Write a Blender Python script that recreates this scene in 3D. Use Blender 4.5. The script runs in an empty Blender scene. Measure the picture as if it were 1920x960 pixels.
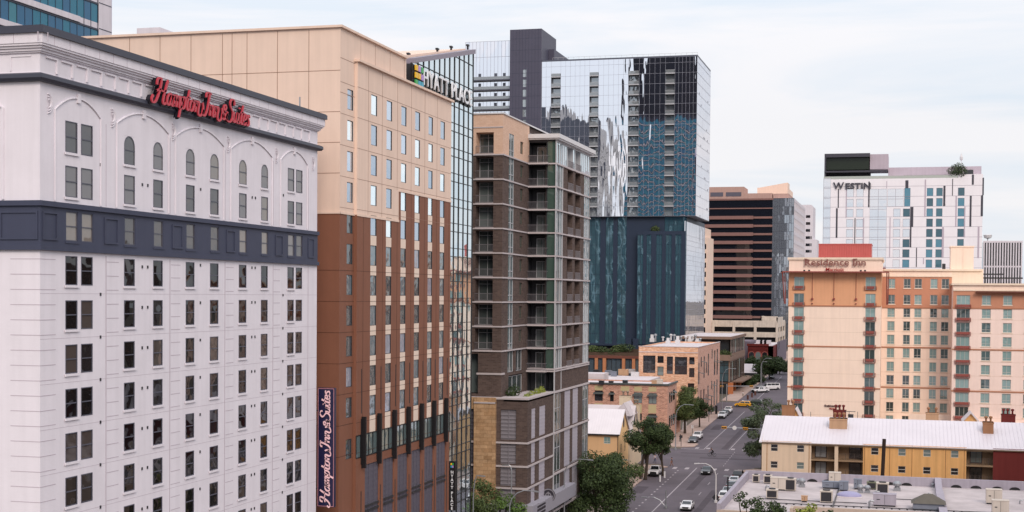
import bpy, bmesh, math, random
from mathutils import Vector, Matrix
random.seed(7)
rad = math.radians
scene = bpy.context.scene
col = scene.collection
# ------------------------------------------------------------------ camera
TH, PIT, ROL, HC = rad(15.3), rad(1.5), 0.008, 35.0
FPX = 50/36*1920
RM = Matrix.Rotation(TH, 3, 'Z') @ Matrix.Rotation(math.pi/2-PIT, 3, 'X') @ Matrix.Rotation(ROL, 3, 'Z')
SHY = (553-(480-FPX*math.tan(PIT)))/1920
cd = bpy.data.cameras.new('camera'); cam = bpy.data.objects.new('camera', cd); col.objects.link(cam)
cam.matrix_world = Matrix.Translation((0, 0, HC)) @ RM.to_4x4()
cd.sensor_width = 36; cd.lens = 50; cd.shift_y = SHY; cd.clip_start = 1; cd.clip_end = 9000
scene.camera = cam
# ------------------------------------------------------------------ sky, sun, exposure
world = bpy.data.worlds.new('World'); scene.world = world; world.use_nodes = True
SUN_AZ, SUN_EL = rad(152), rad(34)      # azimuth clockwise from +Y
def build_world():
    nt = world.node_tree; N = nt.nodes; L = nt.links; N.clear()
    out = N.new('ShaderNodeOutputWorld'); bg = N.new('ShaderNodeBackground'); bg.inputs[1].default_value = 0.1
    sky = N.new('ShaderNodeTexSky'); sky.sky_type = 'NISHITA'; sky.sun_disc = False
    sky.sun_elevation = SUN_EL; sky.sun_rotation = SUN_AZ; sky.air_density = 1.0; sky.dust_density = 2.0
    tc = N.new('ShaderNodeTexCoord'); sep = N.new('ShaderNodeSeparateXYZ'); L.new(tc.outputs['Generated'], sep.inputs[0])
    mp = N.new('ShaderNodeMapping'); mp.inputs['Scale'].default_value = (1, 1, 7.5); L.new(tc.outputs['Generated'], mp.inputs[0])
    nz = N.new('ShaderNodeTexNoise'); nz.inputs['Scale'].default_value = 2.1; nz.inputs['Detail'].default_value = 7; nz.inputs['Roughness'].default_value = .55
    nz.inputs['Distortion'].default_value = .6
    L.new(mp.outputs[0], nz.inputs['Vector'])
    rp = N.new('ShaderNodeValToRGB'); rp.color_ramp.elements[0].position = .43; rp.color_ramp.elements[1].position = .56
    rp.color_ramp.elements[0].color = (6.95, 7.5, 8.2, 1); rp.color_ramp.elements[1].color = (8.35, 8.22, 8.42, 1)
    L.new(nz.outputs['Fac'], rp.inputs[0])
    # an overcast sky is brighter towards the zenith
    mr = N.new('ShaderNodeMapRange'); mr.inputs['From Min'].default_value = .12; mr.inputs['From Max'].default_value = 1
    mr.inputs['To Min'].default_value = 1.0; mr.inputs['To Max'].default_value = 1.7; L.new(sep.outputs['Z'], mr.inputs['Value'])
    mul = N.new('ShaderNodeVectorMath'); mul.operation = 'SCALE'; L.new(rp.outputs[0], mul.inputs[0]); L.new(mr.outputs[0], mul.inputs['Scale'])
    mx = N.new('ShaderNodeMixRGB'); mx.inputs[0].default_value = .92
    L.new(sky.outputs[0], mx.inputs[1]); L.new(mul.outputs[0], mx.inputs[2])
    L.new(mx.outputs[0], bg.inputs[0]); L.new(bg.outputs[0], out.inputs[0])
build_world()
sd = bpy.data.lights.new('sun', 'SUN'); sd.energy = 1.6; sd.angle = rad(24); sd.color = (1.0, .87, .74)
sun = bpy.data.objects.new('sun', sd); col.objects.link(sun)
sdir = Vector((math.sin(SUN_AZ)*math.cos(SUN_EL), math.cos(SUN_AZ)*math.cos(SUN_EL), math.sin(SUN_EL)))
sun.rotation_euler = sdir.to_track_quat('Z', 'Y').to_euler(); sun.location = (0, -50, 300)
vs = scene.view_settings; vs.view_transform = 'Standard'; vs.look = 'None'; vs.exposure = 0.2; vs.gamma = 1.0; vs.use_curve_mapping = False
scene.cycles.max_bounces = 6; scene.cycles.glossy_bounces = 3; scene.cycles.diffuse_bounces = 3
# ------------------------------------------------------------------ survey helpers: sight lines met with real planes
def ray(px, py): return RM @ Vector(((px-960)/FPX, -(py-(480+SHY*1920))/FPX, -1.0))
def hX(px, py, X): r = ray(px, py); t = X/r.x; return Vector((X, t*r.y, HC+t*r.z))
def hY(px, py, Y): r = ray(px, py); t = Y/r.y; return Vector((t*r.x, Y, HC+t*r.z))
def hZ(px, py, Z): r = ray(px, py); t = (Z-HC)/r.z; return Vector((t*r.x, t*r.y, Z))
SL = .022
def gz(y): return SL*(min(max(y, -400), 760)-230)
def hG(px, py, off=0): r = ray(px, py); t = (-SL*230+off-HC)/(r.z-SL*r.y); return Vector((t*r.x, t*r.y, HC+t*r.z))
uE = lambda px, X, py=500: hX(px, py, X).y
uS = lambda px, Y, py=500: hY(px, py, Y).x
# ------------------------------------------------------------------ materials
def lin(c): c /= 255.0; return c/12.92 if c <= .04045 else ((c+.055)/1.055)**2.4
def rgb(r, g, b, k=1.0): return (lin(r)*k, lin(g)*k, lin(b)*k, 1)
def newmat(name):
    m = bpy.data.materials.new(name); m.use_nodes = True
    return m, m.node_tree.nodes, m.node_tree.links, m.node_tree.nodes['Principled BSDF']
def wallco(N, L):
    tc = N.new('ShaderNodeTexCoord'); s = N.new('ShaderNodeSeparateXYZ'); L.new(tc.outputs['Object'], s.inputs[0])
    a = N.new('ShaderNodeMath'); L.new(s.outputs[0], a.inputs[0]); L.new(s.outputs[1], a.inputs[1])
    c = N.new('ShaderNodeCombineXYZ'); L.new(a.outputs[0], c.inputs[0]); L.new(s.outputs[2], c.inputs[1]); return tc, c
def paint(name, c, rough=.8, var=.10, streak=.08, scale=.35, met=0, bump=0, spec=.3):
    m, N, L, B = newmat(name); tc, wc = wallco(N, L)
    B.inputs['Roughness'].default_value = rough; B.inputs['Metallic'].default_value = met; B.inputs['Specular IOR Level'].default_value = spec
    n1 = N.new('ShaderNodeTexNoise'); n1.inputs['Scale'].default_value = scale; n1.inputs['Detail'].default_value = 8; n1.inputs['Roughness'].default_value = .65; L.new(tc.outputs['Object'], n1.inputs['Vector'])
    mp = N.new('ShaderNodeMapping'); mp.inputs['Scale'].default_value = (1.7, .09, 1); L.new(wc.outputs[0], mp.inputs[0])
    n2 = N.new('ShaderNodeTexNoise'); n2.inputs['Scale'].default_value = 1.0; n2.inputs['Detail'].default_value = 5; L.new(mp.outputs[0], n2.inputs['Vector'])
    r1 = N.new('ShaderNodeMapRange'); r1.inputs['From Min'].default_value = .3; r1.inputs['From Max'].default_value = .7; r1.inputs['To Min'].default_value = 1-var; r1.inputs['To Max'].default_value = 1+var*.6; L.new(n1.outputs['Fac'], r1.inputs['Value'])
    r2 = N.new('ShaderNodeMapRange'); r2.inputs['From Min'].default_value = .35; r2.inputs['From Max'].default_value = .6; r2.inputs['To Min'].default_value = 1-streak; r2.inputs['To Max'].default_value = 1.0; L.new(n2.outputs['Fac'], r2.inputs['Value'])
    mu = N.new('ShaderNodeMath'); mu.operation = 'MULTIPLY'; L.new(r1.outputs[0], mu.inputs[0]); L.new(r2.outputs[0], mu.inputs[1])
    sc = N.new('ShaderNodeVectorMath'); sc.operation = 'SCALE'; sc.inputs[0].default_value = c[:3]; L.new(mu.outputs[0], sc.inputs['Scale'])
    L.new(sc.outputs[0], B.inputs['Base Color'])
    if bump:
        bp = N.new('ShaderNodeBump'); bp.inputs['Strength'].default_value = bump; bp.inputs['Distance'].default_value = .05
        n3 = N.new('ShaderNodeTexNoise'); n3.inputs['Scale'].default_value = 6; n3.inputs['Detail'].default_value = 6; L.new(tc.outputs['Object'], n3.inputs['Vector'])
        L.new(n3.outputs['Fac'], bp.inputs['Height']); L.new(bp.outputs[0], B.inputs['Normal'])
    return m
def brick(name, c1, c2, mort, bw=.5, bh=.2, ms=.02, bias=0, rough=.9, var=.15):
    m, N, L, B = newmat(name); tc, wc = wallco(N, L); B.inputs['Roughness'].default_value = rough; B.inputs['Specular IOR Level'].default_value = .15
    b = N.new('ShaderNodeTexBrick'); b.inputs['Scale'].default_value = 1; b.inputs['Brick Width'].default_value = bw; b.inputs['Row Height'].default_value = bh
    b.inputs['Mortar Size'].default_value = ms; b.inputs['Bias'].default_value = bias; b.inputs['Color1'].default_value = c1; b.inputs['Color2'].default_value = c2; b.inputs['Mortar'].default_value = mort
    L.new(wc.outputs[0], b.inputs['Vector'])
    n = N.new('ShaderNodeTexNoise'); n.inputs['Scale'].default_value = 1.1; n.inputs['Detail'].default_value = 9; n.inputs['Roughness'].default_value = .7; L.new(tc.outputs['Object'], n.inputs['Vector'])
    r = N.new('ShaderNodeMapRange'); r.inputs['From Min'].default_value = .3; r.inputs['From Max'].default_value = .7; r.inputs['To Min'].default_value = 1-var; r.inputs['To Max'].default_value = 1+var; L.new(n.outputs['Fac'], r.inputs['Value'])
    s = N.new('ShaderNodeVectorMath'); s.operation = 'SCALE'; L.new(b.outputs['Color'], s.inputs[0]); L.new(r.outputs[0], s.inputs['Scale']); L.new(s.outputs[0], B.inputs['Base Color'])
    return m
def ribs(name, c, step=.4, rough=.5, depth=.03, vert=True, axis=None, met=0, var=.08):
    """sheet metal or louvres with a real bump across"""
    m, N, L, B = newmat(name); tc, wc = wallco(N, L); B.inputs['Roughness'].default_value = rough; B.inputs['Metallic'].default_value = met
    w = N.new('ShaderNodeTexWave'); w.wave_type = 'BANDS'; w.bands_direction = 'X' if vert else 'Y'; w.wave_profile = 'SAW' if not vert else 'SIN'
    w.inputs['Scale'].default_value = 2*math.pi/step/20*1.0
    if axis == 'X': L.new(tc.outputs['Object'], w.inputs['Vector'])
    else: L.new(wc.outputs[0], w.inputs['Vector'])
    n = N.new('ShaderNodeTexNoise'); n.inputs['Scale'].default_value = .5; n.inputs['Detail'].default_value = 6; L.new(tc.outputs['Object'], n.inputs['Vector'])
    r = N.new('ShaderNodeMapRange'); r.inputs['From Min'].default_value = .3; r.inputs['From Max'].default_value = .7; r.inputs['To Min'].default_value = 1-var; r.inputs['To Max'].default_value = 1+var*.5; L.new(n.outputs['Fac'], r.inputs['Value'])
    s = N.new('ShaderNodeVectorMath'); s.operation = 'SCALE'; s.inputs[0].default_value = c[:3]; L.new(r.outputs[0], s.inputs['Scale']); L.new(s.outputs[0], B.inputs['Base Color'])
    bp = N.new('ShaderNodeBump'); bp.inputs['Strength'].default_value = .8; bp.inputs['Distance'].default_value = depth; L.new(w.outputs['Fac'], bp.inputs['Height']); L.new(bp.outputs[0], B.inputs['Normal'])
    return m
def glass(name, dark=(.012, .014, .016, 1), curt=None, cp=.3, met=0.0, tint=(.6, .7, .75, 1), ior=1.9, rough=.03, wav=.25, wsc=.7, wd=.05, stretch=None, detail=1.0):
    """window glass; behind each pane either a dark room or a drawn curtain, chosen per window"""
    m, N, L, B = newmat(name); tc = N.new('ShaderNodeTexCoord')
    B.inputs['Roughness'].default_value = rough; B.inputs['IOR'].default_value = ior; B.inputs['Metallic'].default_value = met
    base = tuple(a*(1-met)+b*met for a, b in zip(dark, tint))
    if curt:
        oi = N.new('ShaderNodeObjectInfo'); r = N.new('ShaderNodeValToRGB'); r.color_ramp.interpolation = 'CONSTANT'
        e = r.color_ramp.elements; e[0].color = base; e[0].position = 0; e[1].position = 1-cp; e[1].color = tuple(a*(1-met)+b*met for a, b in zip(curt, tint))
        e2 = e.new((1-cp)*.6); e2.color = tuple(x*2.2 for x in base[:3])+(1,)
        L.new(oi.outputs['Random'], r.inputs[0])
        # folds of the curtain
        L.new(r.outputs[0], B.inputs['Base Color'])
    else: B.inputs['Base Color'].default_value = base
    ad = N.new('ShaderNodeVectorMath'); ad.operation = 'ADD'; L.new(tc.outputs['Object'], ad.inputs[0])
    oi2 = N.new('ShaderNodeObjectInfo'); L.new(oi2.outputs['Location'], ad.inputs[1])
    src = ad.outputs[0]
    if stretch:
        mp = N.new('ShaderNodeMapping'); mp.inputs['Scale'].default_value = stretch; L.new(src, mp.inputs[0]); src = mp.outputs[0]
    n = N.new('ShaderNodeTexNoise'); n.inputs['Scale'].default_value = wsc; n.inputs['Detail'].default_value = detail; L.new(src, n.inputs['Vector'])
    bp = N.new('ShaderNodeBump'); bp.inputs['Strength'].default_value = wav; bp.inputs['Distance'].default_value = wd; L.new(n.outputs['Fac'], bp.inputs['Height']); L.new(bp.outputs[0], B.inputs['Normal'])
    return m
def emit_free(name, c, rough=.5, met=0, spec=.4):
    m, N, L, B = newmat(name); B.inputs['Base Color'].default_value = c; B.inputs['Roughness'].default_value = rough; B.inputs['Metallic'].default_value = met; B.inputs['Specular IOR Level'].default_value = spec
    return m
flat = emit_free
# ------------------------------------------------------------------ mesh helpers
class MB:
    def __init__(s): s.v = []; s.f = []; s.m = []
    def quad(s, a, b, c, d, mi=0):
        n = len(s.v); s.v += [tuple(a), tuple(b), tuple(c), tuple(d)]; s.f.append((n, n+1, n+2, n+3)); s.m.append(mi)
    def poly(s, pts, mi=0):
        n = len(s.v); s.v += [tuple(p) for p in pts]; s.f.append(tuple(range(n, n+len(pts)))); s.m.append(mi)
    def box(s, x0, x1, y0, y1, z0, z1, mi=0, skip=''):
        if x0 > x1: x0, x1 = x1, x0
        if y0 > y1: y0, y1 = y1, y0
        if z0 > z1: z0, z1 = z1, z0
        n = len(s.v); s.v += [(x, y, z) for z in (z0, z1) for (x, y) in ((x0, y0), (x1, y0), (x1, y1), (x0, y1))]
        F = {'b': (0, 3, 2, 1), 't': (4, 5, 6, 7), 's': (0, 1, 5, 4), 'e': (1, 2, 6, 5), 'n': (2, 3, 7, 6), 'w': (3, 0, 4, 7)}
        for k, f in F.items():
            if k not in skip: s.f.append(tuple(n+i for i in f)); s.m.append(mi)
    def tb(s, T, u0, u1, w0, w1, v0, v1, mi=0):
        a = T(u0, w0, v0); b = T(u1, w1, v1); s.box(a[0], b[0], a[1], b[1], a[2], b[2], mi)
    def prism(s, pts, d, mi=0):
        """pts: 3-D outline; d: Vector extrusion"""
        n = len(s.v); k = len(pts); d = Vector(d)
        s.v += [tuple(p) for p in pts]+[tuple(Vector(p)+d) for p in pts]
        s.f.append(tuple(range(n, n+k))); s.m.append(mi); s.f.append(tuple(range(n+2*k-1, n+k-1, -1))); s.m.append(mi)
        for i in range(k):
            j = (i+1) % k; s.f.append((n+i, n+k+i, n+k+j, n+j)); s.m.append(mi)
    def tube(s, pts, r, seg=6, mi=0, cap=True):
        pts = [Vector(p) for p in pts]; k = len(pts); n = len(s.v)
        rr = r if isinstance(r, (list, tuple)) else [r]*k
        up = None
        for i, p in enumerate(pts):
            t = (pts[min(i+1, k-1)]-pts[max(i-1, 0)]).normalized()
            if up is None: up = Vector((0, 0, 1)) if abs(t.z) < .9 else Vector((1, 0, 0))
            a = t.cross(up); a = a.normalized() if a.length > 1e-6 else Vector((1, 0, 0)); b = a.cross(t).normalized(); up = b
            for q in range(seg):
                g = 2*math.pi*q/seg; s.v.append(tuple(p+a*math.cos(g)*rr[i]+b*math.sin(g)*rr[i]))
        for i in range(k-1):
            for q in range(seg):
                q2 = (q+1) % seg; s.f.append((n+i*seg+q, n+i*seg+q2, n+(i+1)*seg+q2, n+(i+1)*seg+q)); s.m.append(mi)
        if cap:
            s.f.append(tuple(n+q for q in range(seg))[::-1]); s.m.append(mi); s.f.append(tuple(n+(k-1)*seg+q for q in range(seg))); s.m.append(mi)
    def lathe(s, c, prof, seg=12, mi=0):
        n = len(s.v); k = len(prof)
        for r, z in prof:
            for q in range(seg): g = 2*math.pi*q/seg; s.v.append((c[0]+r*math.cos(g), c[1]+r*math.sin(g), c[2]+z))
        for i in range(k-1):
            for q in range(seg):
                q2 = (q+1) % seg; s.f.append((n+i*seg+q, n+i*seg+q2, n+(i+1)*seg+q2, n+(i+1)*seg+q)); s.m.append(mi)
        s.f.append(tuple(n+(k-1)*seg+q for q in range(seg))); s.m.append(mi)
    def mesh(s, name, off=(0, 0, 0)):
        me = bpy.data.meshes.new(name); me.from_pydata([(a-off[0], b-off[1], c-off[2]) for a, b, c in s.v], [], s.f)
        me.polygons.foreach_set('material_index', s.m); me.update(); return me
    def build(s, name, mats, parent=None, smooth=False, loc=None, bevel=0):
        off = worldloc(parent) if parent else (loc or (0, 0, 0))
        me = s.mesh(name, off)
        for m in (mats if isinstance(mats, (list, tuple)) else [mats]): me.materials.append(m)
        if bevel:
            bm = bmesh.new(); bm.from_mesh(me); bmesh.ops.remove_doubles(bm, verts=bm.verts, dist=1e-4)
            bmesh.ops.recalc_face_normals(bm, faces=bm.faces)
            bmesh.ops.bevel(bm, geom=[e for e in bm.edges if e.is_manifold and e.calc_face_angle(0) > .35], offset=bevel, segments=2, affect='EDGES', clamp_overlap=True)
            bm.to_mesh(me); bm.free()
        if smooth: me.polygons.foreach_set('use_smooth', [True]*len(me.polygons))
        o = bpy.data.objects.new(name, me); col.objects.link(o)
        if parent: o.parent = parent
        else: o.location = off
        return o
WL = {}
def worldloc(o):
    p = Vector((0, 0, 0))
    while o: p += o.location; o = o.parent
    return p
def tag(o, label=None, cat=None, group=None, kind=None):
    if label: o['label'] = label
    if cat: o['category'] = cat
    if group: o['group'] = group
    if kind: o['kind'] = kind
    return o
def thing(name, label, cat, loc=(0, 0, 0), group=None, rz=0):
    o = bpy.data.objects.new(name, None); col.objects.link(o); o.location = loc; o.rotation_euler.z = rz; o.empty_display_size = .5
    return tag(o, label, cat, group)
def S(Y): return lambda u, w, v: (u, Y-w, v)
def Ea(X): return lambda u, w, v: (X+w, u, v)
def wall(mb, T, u0, u1, v0, v1, holes=(), d=.18, mi=0, zone=None, rmi=None):
    eps = 1e-4; H = [h for h in holes if h[0] < u1-eps and h[1] > u0+eps and h[2] < v1-eps and h[3] > v0+eps]
    H = [(max(a, u0), min(b, u1), max(c, v0), min(e, v1)) for a, b, c, e in [h[:4] for h in H]]
    us = sorted({round(x, 4) for h in H for x in h[:2]} | {round(u0, 4), round(u1, 4)}); vv = sorted({round(x, 4) for h in H for x in h[2:4]} | {round(v0, 4), round(v1, 4)} | {round(z, 4) for z in (zone or []) if v0 < z < v1})
    for j in range(len(vv)-1):
        vc = (vv[j]+vv[j+1])/2; run = None
        row = [h for h in H if h[2] < vc < h[3]]
        for i in range(len(us)-1):
            uc = (us[i]+us[i+1])/2; inside = any(h[0] < uc < h[1] for h in row)
            if not inside and run is None: run = us[i]
            if inside and run is not None: mb.quad(T(run, 0, vv[j]), T(us[i], 0, vv[j]), T(us[i], 0, vv[j+1]), T(run, 0, vv[j+1]), mi); run = None
        if run is not None: mb.quad(T(run, 0, vv[j]), T(us[-1], 0, vv[j]), T(us[-1], 0, vv[j+1]), T(run, 0, vv[j+1]), mi)
    k = mi if rmi is None else rmi
    for a, b, c, e in H:
        mb.quad(T(a, 0, c), T(a, -d, c), T(a, -d, e), T(a, 0, e), k); mb.quad(T(b, 0, c), T(b, -d, c), T(b, -d, e), T(b, 0, e), k)
        mb.quad(T(a, 0, e), T(b, 0, e), T(b, -d, e), T(a, -d, e), k); mb.quad(T(a, 0, c), T(b, 0, c), T(b, -d, c), T(a, -d, c), k)
_wc = {}
def win_meshes(w, h, style, fm, gm, fw=.06):
    key = (round(w, 2), round(h, 2), style, fm.name, gm.name)
    if key in _wc: return _wc[key]
    f = MB(); g = MB(); d0, d1 = -.02, .06
    def bar(a, b, c, e): f.box(a, b, d0, d1, c, e)
    if style == 'arch':
        n = 10; R = w/2; hs = h-R
        ou = [(-R, 0)]+[(-R*math.cos(math.pi*i/n), hs+R*math.sin(math.pi*i/n)) for i in range(n+1)]+[(R, 0)]
        inn = [(-R+fw, fw)]+[(-(R-fw)*math.cos(math.pi*i/n), hs+(R-fw)*math.sin(math.pi*i/n)) for i in range(n+1)]+[(R-fw, fw)]
        for i in range(len(ou)-1):
            f.quad((ou[i][0], d0, ou[i][1]), (ou[i+1][0], d0, ou[i+1][1]), (inn[i+1][0], d0, inn[i+1][1]), (inn[i][0], d0, inn[i][1]))
        bar(-R, R, 0, fw); bar(-R, R, h*.5-.03, h*.5+.03)
        g.poly([(x, .02, z) for x, z in ou])
    else:
        bar(-w/2, w/2, 0, fw); bar(-w/2, w/2, h-fw, h); bar(-w/2, -w/2+fw, fw, h-fw); bar(w/2-fw, w/2, fw, h-fw)
        if 'm' in style: bar(-w/2+fw, w/2-fw, h*.5-.035, h*.5+.035)     # meeting rail
        if 'l' in style: bar(-w/2+fw, w/2-fw, h*.28-.03, h*.28+.03)     # low transom
        if 't' in style: bar(-w/2+fw, w/2-fw, h*.8-.03, h*.8+.03)
        if 'v' in style: bar(-.03, .03, fw, h-fw)
        if 'w' in style:
            for q in (-w/6, w/6): bar(q-.03, q+.03, fw, h-fw)
        g.quad((-w/2+.01, .03, .01), (w/2-.01, .03, .01), (w/2-.01, .03, h-.01), (-w/2+.01, .03, h-.01))
    r = (f.mesh('window_frame'), g.mesh('pane')); r[0].materials.append(fm); r[1].materials.append(gm)
    _wc[key] = r; return r
def window(parent, T, uc, v0, w, h, style, fm, gm, rec=.14, name='window', fw=.06, sill=None):
    fme, gme = win_meshes(w, h, style, fm, gm, fw)
    p = Vector(T(uc, -rec, v0)); q = Vector(T(uc+1, -rec, v0))
    o = bpy.data.objects.new(name, fme); col.objects.link(o); o.parent = parent; o.location = p-worldloc(parent)
    o.rotation_euler.z = math.pi/2 if abs(q.y-p.y) > .5 else 0
    g = bpy.data.objects.new('pane', gme); col.objects.link(g); g.parent = o
    if sill:
        key = ('sill', round(w, 2), sill.name, round(rec, 2))
        if key not in _wc:
            m = MB(); m.box(-w/2-.12, w/2+.12, -rec-.1, -.03, -.16, 0); _wc[key] = m.mesh('sill'); _wc[key].materials.append(sill)
        q = bpy.data.objects.new('sill', _wc[key]); col.objects.link(q); q.parent = o
    return o
def slats(T, u0, u1, v0, v1, step, w, name, mat, parent, proud=.07, div=0):
    m = MB(); m.quad(T(u0, w, v0), T(u1, w, v0), T(u1, w, v1), T(u0, w, v1)); v = v0+step*.4
    while v < v1-.05: m.quad(T(u0, w+.005, v+step*.45), T(u1, w+.005, v+step*.45), T(u1, w+proud, v), T(u0, w+proud, v)); m.quad(T(u0, w+.005, v-.02), T(u1, w+.005, v-.02), T(u1, w+proud, v), T(u0, w+proud, v)); v += step
    for i in range(1, div+1): u = u0+(u1-u0)*i/(div+1); m.tb(T, u-.05, u+.05, w, w+proud+.03, v0, v1)
    return m.build(name, mat, parent)
def place_copies(mesh_mb, name, mat, parent, pts, rot=0):
    me = mesh_mb.mesh(name); me.materials.append(mat); w0 = worldloc(parent)
    for p in pts:
        o = bpy.data.objects.new(name, me); col.objects.link(o); o.parent = parent; o.location = Vector(p)-w0; o.rotation_euler.z = rot
def curtain(parent, T, us, vv, gm, fm, tilt=.006, mw=.05, md=.06, gname='glass_skin', fname='mullions', hm=None):
    g = MB(); f = MB()
    for i in range(len(us)-1):
        for j in range(len(vv)-1):
            a, b, c, e = us[i], us[i+1], vv[j], vv[j+1]; k = lambda: random.uniform(-tilt, tilt)
            x, y, z = k(), k(), k()
            g.quad(T(a, x, c), T(b, y, c), T(b, y+z-x if 0 else y+z, e), T(a, x+z, e))
    for u in us: f.tb(T, u-mw/2, u+mw/2, .01, md, vv[0], vv[-1])
    for v in vv: f.tb(T, us[0], us[-1], .015, md-.01, v-(hm or mw)/2, v+(hm or mw)/2)
    go = g.build(gname, gm, parent)
    fo = f.build(fname, fm, parent); return go, fo
def frange(a, b, n): return [a+(b-a)*i/n for i in range(n+1)]
def shell(mb, x0, x1, y0, y1, z0, z1, mi=0, top=True, skip='se', parapet=0, tmi=None, pt=.35):
    """the sides without openings, plus roof with a parapet"""
    mb.box(x0, x1, y0, y1, z0, z1, mi, skip='t'+skip)
    t = mi if tmi is None else tmi
    if parapet:
        zr = z1-parapet
        mb.quad((x0+pt, y0+pt, zr), (x1-pt, y0+pt, zr), (x1-pt, y1-pt, zr), (x0+pt, y1-pt, zr), t)
        for a, b, c, d in ((x0, x1, y0, y0+pt), (x0, x1, y1-pt, y1), (x0, x0+pt, y0+pt, y1-pt), (x1-pt, x1, y0+pt, y1-pt)):
            mb.quad((a, c, z1), (b, c, z1), (b, d, z1), (a, d, z1), mi)
        for a, b, c, d in ((x0+pt, x1-pt, y0+pt, y0+pt), (x0+pt, x1-pt, y1-pt, y1-pt), (x0+pt, x0+pt, y0+pt, y1-pt), (x1-pt, x1-pt, y0+pt, y1-pt)):
            mb.quad((a, c, zr), (b, d, zr), (b, d, z1), (a, c, z1), mi)
    elif top: mb.quad((x0, y0, z1), (x1, y0, z1), (x1, y1, z1), (x0, y1, z1), t)
def text(parent, s, loc, size, rz, mat, ext=.06, bold=0.0, name='lettering', align='LEFT', sx=1.0, spacing=1.0, width=None):
    c = bpy.data.curves.new(name, 'FONT'); c.body = s; c.size = size; c.extrude = ext; c.offset = bold; c.align_x = align; c.resolution_u = 4; c.space_character = spacing
    c.materials.append(mat); t = bpy.data.objects.new('tmp', c); col.objects.link(t)
    dg = bpy.context.evaluated_depsgraph_get(); me = bpy.data.meshes.new_from_object(t.evaluated_get(dg)); bpy.data.objects.remove(t)
    o = bpy.data.objects.new(name, me); col.objects.link(o)
    if width:
        xs = [v.co.x for v in me.vertices]; sx = width/(max(xs)-min(xs))
    o.rotation_euler = (math.pi/2, 0, rz); o.scale = (sx, 1, 1)
    if parent: o.parent = parent; o.location = Vector(loc)-worldloc(parent)
    else: o.location = loc
    return o
# ------------------------------------------------------------------ shared materials
M_ASPH = paint('asphalt', rgb(122, 112, 122, .55), rough=.85, var=.22, streak=0, scale=.16, bump=.3)
M_WALK = paint('concrete_walk', rgb(190, 165, 155, .75), rough=.9, var=.18, streak=0, scale=.4)
M_KERB = paint('kerb_stone', rgb(180, 170, 165, .8), var=.1)
M_EARTH = paint('earth', rgb(120, 112, 100, .55), rough=.95, var=.3, scale=.05)
M_MARK = paint('road_paint', rgb(205, 195, 202, .62), var=.4, streak=0, scale=2.5)
M_WHITE = flat('white_metal', rgb(225, 222, 225, .8), .45)
M_DKMET = flat('dark_metal', rgb(52, 52, 58, .7), .45)
M_BLACK = flat('black_metal', rgb(28, 26, 30, .8), .5)
M_GALV = flat('galvanised', rgb(170, 172, 178, .8), .4, .6)
M_ROOFW = paint('white_roof_membrane', rgb(224, 214, 218, .74), rough=.85, var=.14, streak=0, scale=.25)
M_GRAYROOF = paint('grey_roof', rgb(190, 182, 184, .8), var=.15, streak=0)
M_RAIL = flat('railing_metal', rgb(140, 134, 140, .8), .5, .3)

# ------------------------------------------------------------------ ground
def strip(name, x0, x1, off, mat, y0, y1, extra=None, thick=None):
    mb = MB(); ys = sorted({y0, y1} | {y for y in (-400, 760) if y0 < y < y1} | {y0+(y1-y0)*i/24 for i in range(25)})
    for a, b in zip(ys, ys[1:]):
        mb.quad((x0, a, gz(a)+off), (x1, a, gz(a)+off), (x1, b, gz(b)+off), (x0, b, gz(b)+off))
        if thick:
            for x in (x0, x1): mb.quad((x, a, gz(a)), (x, b, gz(b)), (x, b, gz(b)+off), (x, a, gz(a)+off))
    if thick:
        for y in (y0, y1): mb.quad((x0, y, gz(y)), (x1, y, gz(y)), (x1, y, gz(y)+off), (x0, y, gz(y)+off))
    return tag(mb.build(name, mat, loc=(0, 0, 0)), kind='structure')
g = MB()
ys = [-3000, -400, 0, 230, 500, 760, 1500, 6000]; xs = [-5000, -400, -100, 100, 400, 5000]
for a, b in zip(ys, ys[1:]):
    for c, d in zip(xs, xs[1:]): g.quad((c, a, gz(a)), (d, a, gz(a)), (d, b, gz(b)), (c, b, gz(b)))
tag(g.build('ground', M_EARTH, loc=(0, 0, 0)), kind='structure')
XL, XR = -46.1, -27.6
strip('road', XL, XR, .004, M_ASPH, -60, 1200)
for nm, a, b in (('cross_street_near', 283.5, 308.5), ('cross_street_far', 392, 418), ('side_street', 167.9, 184.5)):
    mb = MB()
    for x0, x1 in ((-300, XL), (XR, 300)):
        if nm == 'side_street' and x0 > 0: continue
        mb.quad((x0, a, gz(a)+.004), (x1, a, gz(a)+.004), (x1, b, gz(b)+.004), (x0, b, gz(b)+.004))
    tag(mb.build(nm, M_ASPH, loc=(0, 0, 0)), kind='structure')
for x0, x1 in ((-51.0, XL), (XR, -22.6)):
    for y0, y1 in (((-60, 166), (187, 281), (311, 389), (421, 700)) if x0 < -40 else ((-60, 281), (311, 389), (421, 700))):
        strip('pavement', x0, x1, .14, M_WALK, y0, y1, thick=True)
# kerb build-outs at the near crossing
for pts in ([(-46.1, 311), (-43.6, 312.5), (-43.3, 317), (-46.1, 322)], [(-46.1, 281), (-44.2, 279.5), (-46.1, 276)], [(-27.6, 281), (-29.3, 279), (-29.3, 272), (-27.6, 268)]):
    mb = MB(); mb.prism([(x, y, gz(y)+.0) for x, y in pts], (0, 0, .138)); tag(mb.build('pavement_build_out', M_WALK, loc=(0, 0, 0)), kind='structure')
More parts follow.
